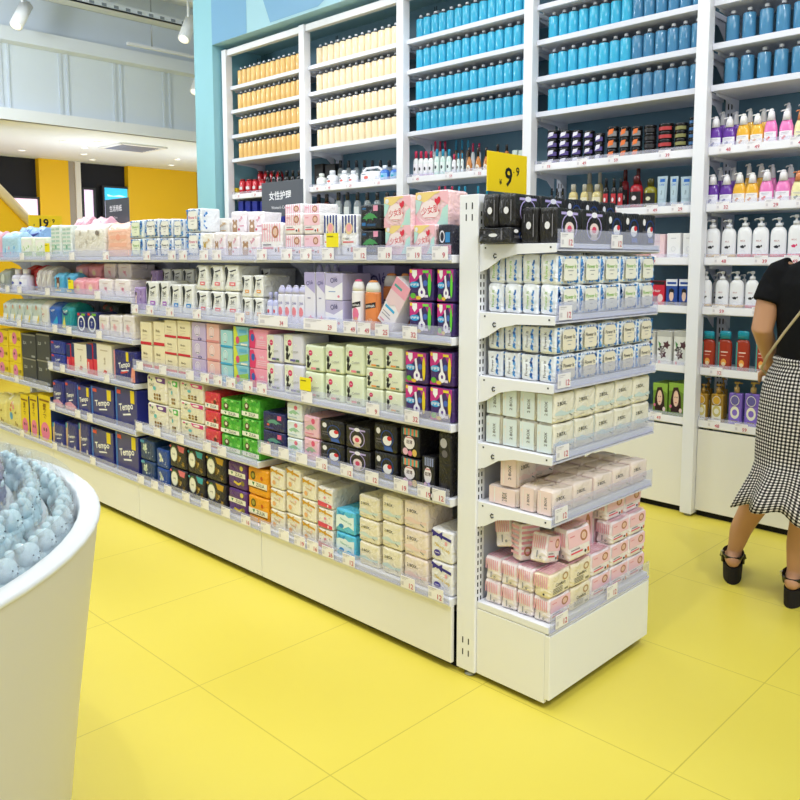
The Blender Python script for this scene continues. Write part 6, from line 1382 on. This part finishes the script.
# base: pink packs
PK = 'end_pink_ring'
BZ = 0.2628
for c in range(5):
    for r in range(4):
        for l in range(2):
            if c > 0 and r > 0: continue
            lab = '%s pink striped pack, %s column from the slotted post, %s, end-cap base' % (['bottom-layer', 'second-layer'][l], ORD[c], ['front row', 'second row', 'third row', 'fourth row'][r])
            key = 'end_pink_cream' if c == 1 and r == 0 else PK
            if c == 0 and r == 0 and l == 1: key = 'end_pink_cream'
            endpack(key, EXL + 0.059 + c * 0.118 + rnd.uniform(-.002, .002), EF + 0.004 + r * 0.062, BZ + l * 0.076, 0.114, 0.0745, 0.059, lab, 'pink packs on the end-cap base', rz=rnd.uniform(-.03, .03) if l else 0)
for c in (2, 3, 4):
    for l in (2, 3):
        if c == 2: continue
        endpack(PK, EXL + 0.059 + c * 0.118, EF + 0.004 + (0.02 if l == 3 else 0), BZ + l * 0.076, 0.114, 0.0745, 0.059, '%s pink striped pack, %s column from the slotted post, end-cap base' % (['', '', 'third-layer', 'topmost'][l], ORD[c]), 'pink packs on the end-cap base')
for k in range(3):
    endpack(PK, EXL + 0.295 + k * 0.118, EF + 0.072, BZ, 0.114, 0.29, 0.058, 'tall pink striped pack hidden mostly behind the column, %s from the slotted post' % ORD[k], 'pink packs on the end-cap base')
z2 = BZ + 0.152
for key, x, y, dz, tl, w, h, d, lab in (
        (PK, EXL + 0.078, EF + 0.170, 0.030, (-0.20, 0.25, 0.20), 0.112, 0.092, 0.058, 'pink striped pack tossed on the pile beside the slotted post'),
        ('end_pink_bands', EXL + 0.050, EF + 0.110, 0.006, (-0.06, 0.05, -0.35), 0.074, 0.116, 0.048, 'pink banded pack standing askew in the middle of the pile'),
        (PK, EXL + 0.056, EF + 0.034, 0.016, (0.0, 0.25, 0.12), 0.090, 0.085, 0.055, 'pink striped pack tilted on the pile, white side showing'),
        (PK, EXL + 0.168, EF + 0.004, 0.010, (-0.02, -0.10, -0.16), 0.106, 0.100, 0.056, 'pink striped pack leaning at the pile front, under the shelf corner')):
    put(key, (x, y, z2 + dz), 0, w, h, d, lab, 'pink packs on the end-cap base', tilt=tl)

# ------------------------------------------------------------------ signs standing on the shelving
def sign(name, label, loc, rz, w, h, drop, board, ops, cat='price sign', side=0.0):
    t = thing(name, label, cat, loc, rz)
    b = MB(); b.rbox(-w / 2, w / 2, 0, 0.004, 0, h, M(board, 'print'), 0.001); b.art(ops, w, h, 0.004); obj('board', b, t)
    b = MB(); b.tube([(side, 0.008, -drop), (side, 0.008, h * .5)], 0.004, STEEL, 8); b.box(side - .012, side + .012, 0.004, 0.012, 0.0, 0.03, STEEL); obj('rod', b, t)
    b = MB(); b.box(side - .03, side + .03, -0.012, 0.028, -drop, -drop + 0.006, STEEL); obj('foot', b, t)
    return t
sign('price_sign', 'yellow price sign reading 9.9 above the black packs', (2.082, 1.567, 1.562), 0, 0.205, 0.122, 0.031, '#f2cf0e', [('t', '¥', .32, .26, .14, '#15130c', .2), ('t', '9', .52, .40, .5, '#15130c', .5, 0, .02), ('r', .64, .52, .66, .55, '#15130c'), ('t', '9', .75, .56, .24, '#15130c', .3)])
sign('price_sign', 'yellow price sign reading 19.9 among the far baby wipes', (2.36, 5.85, 1.545), 0, 0.235, 0.12, 0.178, '#e9c312', [('t', '¥', .16, .42, .12, '#17150c', .2), ('t', '19', .46, .55, .52, '#17150c', .6, 0, .03), ('r', .64, .66, .655, .69, '#17150c'), ('t', '9', .74, .68, .24, '#17150c', .3, 0, .02)])
sign('aisle_sign', 'dark sign with white lettering over the pink striped packs', (2.23, 2.93, 1.545), -PI / 2, 0.30, 0.155, 0.178, '#5c6066', [('t', '女性护理', .46, .60, .26, '#f4f4f4', .62, 0, .02), ('t', "Women's Care", .44, .26, .09, '#e4e4e4', .5)], 'aisle sign', side=-0.1)
sign('aisle_sign', 'dark sign with white lettering in front of the blue light box', (2.23, 4.50, 1.56), -PI / 2, 0.29, 0.145, 0.193, '#54585e', [('t', '生活用纸', .45, .62, .26, '#f0f0f0', .66, 0, .02), ('t', 'Tissue', .44, .26, .09, '#dcdcdc', .5)], 'aisle sign', side=0.1)

# ------------------------------------------------------------------ round display table with bagged plush toys
TX, TY, TR, TZ = -0.017, 2.02, 0.857, 0.82
t = thing('display_table', 'round white display table with a recessed top, in front of the gondola', 'display table', (TX, TY, 0))
b = MB(); b.lathe([(0.752, 0.0), (0.757, 0.02), (0.80, 0.4), (TR - 0.004, TZ - 0.012)], M('#e9e3d8', 'paint'), 72, caps=False); obj('body', b, t)
b = MB(); b.lathe([(TR - 0.003, TZ - 0.012), (TR, TZ - 0.010), (TR, TZ - 0.004), (TR - 0.004, TZ), (TR - 0.040, TZ), (TR - 0.044, TZ - 0.004), (TR - 0.044, TZ - 0.06)], M('#f6f6f6', 'paint'), 72, caps=False); obj('rim', b, t)
b = MB(); b.lathe([(0.0, TZ - 0.062), (TR - 0.0445, TZ - 0.062)], M('#e9edf0', 'paint'), 72)
b.lathe([(0.752, TZ - 0.0615), (0.752, TZ - 0.025), (0.0, TZ - 0.025)], M('#e9edf0', 'paint'), 64); b.lathe([(0.684, TZ - 0.025), (0.684, TZ + 0.012), (0.0, TZ + 0.012)], M('#e9edf0', 'paint'), 64)
b.lathe([(0.614, TZ + 0.012), (0.614, TZ + 0.045), (0.0, TZ + 0.045)], M('#e9edf0', 'paint'), 64); obj('stepped_top', b, t)
b = MB(); b.lathe([(TR - 0.048, TZ - 0.06), (TR - 0.046, TZ + 0.045)], M('#e8f0f8', 'acrylic'), 72, caps=False); obj('acrylic_ring', b, t)
_pl = {}
def plush_mesh(col):
    if col in _pl: return _pl[col]
    g = random.Random(3); m = M(col, 'cloth')
    b = MB(); b.ball((0, 0, .026), .024, m, 12, 8, (1, .85, 1.05)); b.ball((0, -.002, .062), .023, m, 12, 8, (1.12, .80, .95))
    for q in (-1, 1):
        b.ball((q * .021, 0, .082), .009, m, 8, 6); b.ball((q * .026, -.006, .034), .010, m, 8, 6, (1, 1, 1.4)); b.ball((q * .014, -.011, .0125), .0105, m, 8, 6)
    body = b.mesh('plush_body')
    b = MB(); b.ball((0, -.0175, .056), .009, M('#dbeef3', 'cloth'), 10, 6, (1.2, .6, .9))
    for q in (-1, 1): b.ball((q * .010, -.0195, .066), .0017, M('#5a6a74', 'gloss'), 6, 4)
    b.ball((0, -.0228, .058), .0018, M('#7a8a94', 'gloss'), 6, 4)
    face = b.mesh('face')
    b = MB(); n = 14; vs = []; fs = []
    lv = [(.0, .024, .018), (.004, .030, .023), (.045, .033, .0245), (.085, .033, .022), (.098, .035, .010), (.112, .036, .003)]
    for z, rx, ry in lv:
        for i in range(n):
            a = 2 * PI * i / n; k = 1 + g.uniform(-.06, .06)
            vs.append((rx * k * math.cos(a), ry * k * math.sin(a), z + g.uniform(-.002, .002) * (z > .01)))
    for j in range(len(lv) - 1):
        for i in range(n): fs.append((j * n + i, j * n + (i + 1) % n, (j + 1) * n + (i + 1) % n, (j + 1) * n + i))
    fs.append(tuple(range(n)))
    b.add(vs, fs, M('#e6eef4', 'bag'), True)
    bag = b.mesh('plastic_bag')
    _pl[col] = (body, face, bag)
    return _pl[col]
for ring_, (rad, zz, col, cnt, what) in enumerate(((0.7805, TZ - 0.0610, '#dcf1f7', 22, 'outer ring'), (0.718, TZ - 0.0245, '#d6eef6', 20, 'second ring'), (0.6495, TZ + 0.0125, '#9c9cb4', 18, 'third ring'), (0.575, TZ + 0.0455, '#dcf1f7', 16, 'inner ring'))):
    for k in range(cnt):
        a = math.radians(22 - k * (0.0765 / rad) * 57.3)
        c = 'dark grey' if col == '#9c9cb4' else 'light blue'
        p = thing('plush_toy', '%s bagged plush toy, %s from the gondola side, %s of the round table' % (c, (ORD + ['twenty-first', 'twenty-second'])[k], what), 'plush toy', (TX + rad * math.cos(a), TY + rad * math.sin(a), zz), a + PI / 2 + rnd.uniform(-.2, .2), 'bagged plush toys')
        body, face, bag = plush_mesh(col)
        obj('plush_body', body, p); obj('face', face, p); obj('plastic_bag', bag, p)

# ------------------------------------------------------------------ the woman
def evaluated(o, name):
    bpy.context.view_layer.update()
    dg = bpy.context.evaluated_depsgraph_get()
    me = bpy.data.meshes.new_from_object(o.evaluated_get(dg)); me.name = name
    old = o.data; o.modifiers.clear(); o.data = me
    bpy.data.meshes.remove(old)
    for p in me.polygons: p.use_smooth = True
    return o
def rings(b, rows, mat, n=28):
    """rows of (x, y, z, half width across y, half depth along x) closed into one lofted volume"""
    vs = []; fs = []
    for x, y, z, ry, rx in rows:
        for i in range(n):
            a = 2 * PI * i / n
            vs.append((x + rx * math.cos(a), y + ry * math.sin(a), z))
    for j in range(len(rows) - 1):
        for i in range(n):
            k = (i + 1) % n
            fs.append((j * n + i, j * n + k, (j + 1) * n + k, (j + 1) * n + i))
    fs.append(tuple(reversed(range(n)))); fs.append(tuple((len(rows) - 1) * n + i for i in range(n)))
    b.add(vs, fs, mat, True)
def limb(b, pts, rad, mat, n=16):
    b.tube(pts, rad, mat, n)
    b.ball(pts[0], rad[0] if not isinstance(rad[0], tuple) else min(rad[0]), mat, 14, 10); b.ball(pts[-1], rad[-1] if not isinstance(rad[-1], tuple) else min(rad[-1]), mat, 14, 10)
SKIN = M('#c99672', 'skin'); BLACK = M('#161618', 'cloth')
px, py = 3.255, 1.01
woman = thing('person', 'woman seen from behind in a black top and black-and-white checked skirt', 'person', (px, py, 0))
b = MB()
rings(b, [(0.02, 0.01, .80, .17, .11), (.015, 0, .88, .178, .115), (.01, 0, .96, .150, .098), (.0, 0, 1.06, .138, .092), (.0, 0, 1.16, .152, .100), (0, 0, 1.26, .158, .098), (0, 0, 1.315, .135, .075), (0, 0, 1.345, .075, .055), (.005, 0, 1.375, .048, .05), (.012, 0, 1.43, .046, .05)], SKIN)
# head: skull, face, jaw, nose, lips, ears
b.ball((.03, 0, 1.535), .088, SKIN, 20, 14, (1.05, .86, 1.15)); b.ball((.06, 0, 1.485), .062, SKIN, 16, 12, (1.0, .92, 1.0)); b.ball((.085, 0, 1.448), .028, SKIN, 12, 8)
b.tube([(.118, 0, 1.535), (.134, 0, 1.500), (.122, 0, 1.492)], [.009, .014, .012], SKIN, 8); b.ball((.110, 0, 1.468), .016, SKIN, 10, 8, (.7, 1.3, .7))
for q in (-1, 1): b.ball((.025, q * .078, 1.52), .024, SKIN, 10, 8, (.7, .4, 1.2))
# left arm: hangs with the forearm bent forward; right arm reaches to the shelf
def hand(b, wrist, d, up, q, curl):
    d = Vector(d).normalized(); s_ = d.cross(Vector(up)).normalized(); u = s_.cross(d).normalized(); w = Vector(wrist)
    palm = w + d * .045
    b.tube([w, palm, w + d * .085], [(.017, .024), (.016, .036), (.013, .036)], SKIN, 12, flat=u)
    for i, ln in enumerate((.068, .076, .071, .056)):
        o = w + d * .082 + s_ * (-.027 + .018 * i)
        p1 = o + d * ln * .45 - u * ln * .10 * curl; p2 = p1 + d * ln * .30 - u * ln * .28 * curl; p3 = p2 + d * ln * .16 - u * ln * .30 * curl
        b.tube([o - d * .015, o, p1, p2, p3], [.0095, .0095, .009, .0082, .007], SKIN, 8); b.ball(p3, .0072, SKIN, 8, 6)
    o = w + d * .025 - s_ * .024 * q
    p1 = o - s_ * .026 * q + d * .026 - u * .010; p2 = p1 + d * .028 - s_ * .006 * q - u * .010
    b.tube([o, p1, p2], [.013, .011, .009], SKIN, 8); b.ball(p2, .0092, SKIN, 8, 6)
AL = [(.0, .150, 1.298), (-.03, .185, 1.19), (-.055, .195, 1.085), (.03, .205, 1.02), (.115, .212, .935)]
limb(b, AL, [.050, .046, .040, .036, .026], SKIN); hand(b, AL[-1], (.62, .03, -.76), (.7, .25, .6), 1, .9)
AR = [(.0, -.150, 1.298), (.03, -.185, 1.19), (.05, -.195, 1.08), (.17, -.17, 1.07), (.28, -.13, 1.09)]
limb(b, AR, [.050, .046, .040, .036, .026], SKIN); hand(b, AR[-1], (.95, .25, .1), (0, 0, 1), -1, .8)
# legs: weight on the right leg, left leg set out
LL = [(.01, .085, .84), (.045, .108, .58), (.062, .142, .475), (.064, .185, .36), (.078, .236, .22), (.088, .258, .135), (.082, .262, .095)]
limb(b, LL, [.092, .066, .054, .056, .042, .030, .034], SKIN)
RL = [(.01, -.085, .84), (.03, -.055, .58), (.03, -.035, .475), (.015, -.025, .36), (.018, -.012, .22), (.02, -.005, .135), (.012, -.005, .095)]
limb(b, RL, [.092, .070, .056, .058, .042, .030, .034], SKIN)
FEET = (((.082, .262), (.88, .35)), ((.012, -.005), (.98, .10)))
for (fx, fy), (dx, dy) in FEET:
    f = Vector((dx, dy, 0)).normalized(); s_ = Vector((-f.y, f.x, 0)); o = Vector((fx, fy, 0))
    b.tube([o - f * .035 + Vector((0, 0, .098)), o + Vector((0, 0, .106)), o + f * .07 + Vector((0, 0, .094)), o + f * .13 + Vector((0, 0, .072)), o + f * .175 + Vector((0, 0, .063))], [(.024, .026), (.032, .030), (.024, .032), (.016, .038), (.010, .030)], SKIN, 14, flat=(0, 0, 1))
    b.ball(o - f * .03 + Vector((0, 0, .094)), .028, SKIN, 12, 8)
    for i in range(5):
        q = o + f * (.17 - .012 * abs(i - 1.4)) + s_ * (-.028 + .014 * i) + Vector((0, 0, .060))
        b.ball(q, .0105 if i else .013, SKIN, 8, 6, (1.2, 1, .9))
o = obj('body', b, woman)
m = o.modifiers.new('r', 'REMESH'); m.mode = 'VOXEL'; m.voxel_size = 0.0058
m = o.modifiers.new('s', 'SMOOTH'); m.factor = .5; m.iterations = 3
evaluated(o, 'body'); o.data.materials.clear(); o.data.materials.append(SKIN)
for q in (-1, 1):
    b = MB()
    b.ball((.108, q * .033, 1.535), .012, M('#f4f2ee', 'gloss'), 12, 8); b.ball((.1175, q * .033, 1.535), .0055, M('#2c1c14', 'gloss'), 10, 6)
    obj('eye', b, woman)
# hair: gathered low at the back
HAIR = M('#1b1513', 'cloth')
b = MB(); b.ball((.018, 0, 1.555), .100, HAIR, 22, 14, (1.04, .95, 1.08)); b.tube([(-.07, 0, 1.54), (-.09, 0, 1.49), (-.078, 0, 1.43)], [.05, .042, .02], HAIR, 14)
o = obj('hair', b, woman)
m = o.modifiers.new('r', 'REMESH'); m.mode = 'VOXEL'; m.voxel_size = 0.008
evaluated(o, 'hair')
o.data.materials.clear(); o.data.materials.append(HAIR)
vs = o.data.vertices
for v in vs:            # free the face
    if v.co.x > .055 and v.co.z < 1.585: v.co.x = .055
# black short-sleeved top
b = MB()
rings(b, [(.01, 0, .935, .158, .108), (.008, 0, .98, .156, .108), (.0, 0, 1.06, .152, .106), (.0, 0, 1.16, .166, .114), (0, 0, 1.26, .172, .112), (0, 0, 1.318, .150, .088), (0, 0, 1.350, .090, .064), (.004, 0, 1.362, .062, .058)], BLACK, 32)
for q, A in ((1, AL), (-1, AR)):
    p = [Vector(x) for x in A[:3]]; e = p[0].lerp(p[1], .95) + (p[2] - p[1]) * .12
    b.tube([p[0] + Vector((0, -q * .03, .012)), p[0], p[0].lerp(e, .5) + Vector((0, q * .004, 0)), e], [.058, .064, .062, .062], BLACK, 18)
o = obj('black_top', b, woman)
m = o.modifiers.new('r', 'REMESH'); m.mode = 'VOXEL'; m.voxel_size = 0.007
m = o.modifiers.new('s', 'SMOOTH'); m.factor = .5; m.iterations = 4
evaluated(o, 'black_top'); o.data.materials.clear(); o.data.materials.append(BLACK)
# checked skirt with a flared hem
gm = bpy.data.materials.new('checked_cloth'); gm.use_nodes = True
nt = gm.node_tree; bs = nt.nodes['Principled BSDF']; bs.inputs['Roughness'].default_value = .9; bs.inputs['Specular IOR Level'].default_value = .15
uvn = nt.nodes.new('ShaderNodeUVMap'); sp = nt.nodes.new('ShaderNodeSeparateXYZ'); nt.links.new(uvn.outputs[0], sp.inputs[0])
st = []
for ax in ('X', 'Y'):
    a = nt.nodes.new('ShaderNodeMath'); a.operation = 'FRACT'; nt.links.new(sp.outputs[ax], a.inputs[0])
    c = nt.nodes.new('ShaderNodeMath'); c.operation = 'GREATER_THAN'; nt.links.new(a.outputs[0], c.inputs[0]); c.inputs[1].default_value = .5; st.append(c)
ad = nt.nodes.new('ShaderNodeMath'); ad.operation = 'ADD'; nt.links.new(st[0].outputs[0], ad.inputs[0]); nt.links.new(st[1].outputs[0], ad.inputs[1])
cr = nt.nodes.new('ShaderNodeValToRGB'); cr.color_ramp.interpolation = 'CONSTANT'
dv = nt.nodes.new('ShaderNodeMath'); dv.operation = 'DIVIDE'; dv.inputs[1].default_value = 2.0; nt.links.new(ad.outputs[0], dv.inputs[0]); nt.links.new(dv.outputs[0], cr.inputs[0])
cr.color_ramp.elements[0].color = lin('#efeae2'); cr.color_ramp.elements[1].position = .25; cr.color_ramp.elements[1].color = lin('#6f6a66')
e = cr.color_ramp.elements.new(.75); e.color = lin('#121214')
nt.links.new(cr.outputs[0], bs.inputs['Base Color'])
prof = [(.985, .158, .102, .0), (.97, .166, .11, .0), (.955, .160, .106, .0), (.92, .180, .122, .004), (.86, .198, .136, .006), (.78, .204, .145, .007), (.68, .203, .145, .006), (.60, .197, .146, .006), (.56, .192, .150, .006), (.555, .193, .153, .008), (.52, .197, .164, .014), (.47, .212, .180, .024), (.42, .226, .198, .032), (.375, .238, .212, .038)]
NS = 112; vs = []; uv = []; fs = []
for j, (z, ry, rx, w) in enumerate(prof):
    for i in range(NS + 1):
        a = 2 * PI * i / NS
        k = 1 + w * 2.2 * math.cos(9 * a + .6) / 1.0
        sx = .01 + .03 * (1 - z) * .6; sy_ = 0
        zz = z - (.03 * math.sin(a * 2 - 1.0) + .012 * math.cos(9 * a + .6)) * max(0, (.56 - z) / .2)
        vs.append((sx + rx * k * math.cos(a), sy_ + ry * k * math.sin(a), zz)); uv.append((i / NS * (.205 * 2 * PI * .88) / .0135, z / .0135 if z > .555 else (z * 1.18 - .1) / .0135))
for j in range(len(prof) - 1):
    for i in range(NS): fs.append((j * (NS + 1) + i, j * (NS + 1) + i + 1, (j + 1) * (NS + 1) + i + 1, (j + 1) * (NS + 1) + i))
b = MB(); b.add(vs, fs, gm, True); o = obj('checked_skirt', b, woman)
ul = o.data.uv_layers.new(name='UVMap')
for l in o.data.loops: ul.data[l.index].uv = uv[l.vertex_index]
m = o.modifiers.new('t', 'SOLIDIFY'); m.thickness = .003; m.offset = -1
# platform sandals
LEATHER = M('#1a1817', 'gloss'); SOLE = M('#232020', 'matte')
for k, ((fx, fy), (dx, dy)) in enumerate(FEET):
    f = Vector((dx, dy, 0)).normalized(); s_ = Vector((-f.y, f.x, 0)); o_ = Vector((fx, fy, 0))
    b = MB(); out = []
    for i in range(28):
        a = 2 * PI * i / 28; lx = .070 + .128 * math.cos(a); hw = .040 - .004 * math.cos(a)
        out.append((lx, hw * math.sin(a)))
    vs = []
    for lvl in (0, 1):
        for lx, ly in out:
            top = .070 - .028 * max(0, min(1, (lx + .03) / .2)); bot = 0.0 + (.012 * max(0, (lx - .14) / .06))
            p = o_ + f * (lx * (1 if lvl else .97)) + s_ * ly * (1 if lvl else .92); vs.append((p.x, p.y, top if lvl else bot))
    b.add(vs, [tuple(reversed(range(28))), tuple(range(28, 56))] + [(i, (i + 1) % 28, 28 + (i + 1) % 28, 28 + i) for i in range(28)], SOLE)
    sd = obj('sandal', b, woman)
    b = MB(); lp = []
    for i in range(21):
        a = 2 * PI * i / 20; p = o_ + f * (-.002 + .042 * math.cos(a)) + s_ * (.040 * math.sin(a)); lp.append((p.x, p.y, .118 + .012 * math.cos(a)))
    b.tube(lp, [(.011, .003)] * 21, LEATHER, 8, False, flat=(0, 0, 1))
    for q in (-1, 1):
        p = o_ + s_ * q * .040; p2 = o_ + f * .03 + s_ * q * .038
        b.tube([(p.x, p.y, .118), (p2.x, p2.y, .066)], [(.003, .008)] * 2, LEATHER, 8)
    obj('ankle_strap', b, sd)
    b = MB(); p0 = o_ + f * .125; lp = []
    for i in range(9):
        a = PI * i / 8; p = p0 + s_ * .040 * math.cos(a); lp.append((p.x, p.y, .052 + .034 * math.sin(a)))
    b.tube(lp, [(.004, .016)] * 9, LEATHER, 8); obj('toe_strap', b, sd)
    b = MB(); p = o_ + s_ * .044 + f * -.012; b.box(p.x - .007, p.x + .007, p.y - .004, p.y + .004, .110, .128, M('#c9c5bd', 'metal')); obj('buckle', b, sd)

# shoulder bag: the strap crosses her back from the right shoulder to the left hip
bag = thing('shoulder_bag', 'thin beige strap bag crossing the back of the woman', 'bag', (px, py, 0))
b = MB(); BEIGE = M('#bfae8c', 'card')
sp_ = [(.0, -.105, 1.352), (-.075, -.085, 1.335), (-.118, -.03, 1.26), (-.125, .03, 1.17), (-.122, .09, 1.08), (-.112, .150, .985), (-.06, .186, .93), (.03, .200, .90), (.10, .170, .89), (.155, .11, .90), (.165, .06, .97), (.14, -.0, 1.08), (.135, -.05, 1.2), (.09, -.09, 1.315), (.03, -.105, 1.352)]
b.tube(sp_ + [sp_[0]], [(.0055, .003)] * (len(sp_) + 1), BEIGE, 8, False); obj('strap', b, bag)
b = MB(); b.rbox(.16, .22, -.02, .14, .76, .90, BEIGE, .015, 3); obj('pouch', b, bag)
b = MB(); b.rbox(.215, .226, -.02, .14, .82, .90, M('#ad9a76', 'card'), .004, 2); obj('flap', b, bag)

# she leans a little to her right
def lean(z):
    pts = [(0, .03), (.25, .03), (.5, .0), (.8, -.025), (1.3, -.032), (1.5, -.058), (2, -.06)]
    for (a, u), (b_, v) in zip(pts, pts[1:]):
        if a <= z <= b_: return u + (v - u) * (z - a) / (b_ - a)
    return pts[0][1] if z < 0 else pts[-1][1]
for root in (woman, bag):
    for ch in root.children_recursive:
        for v in ch.data.vertices: v.co.y += lean(v.co.z)
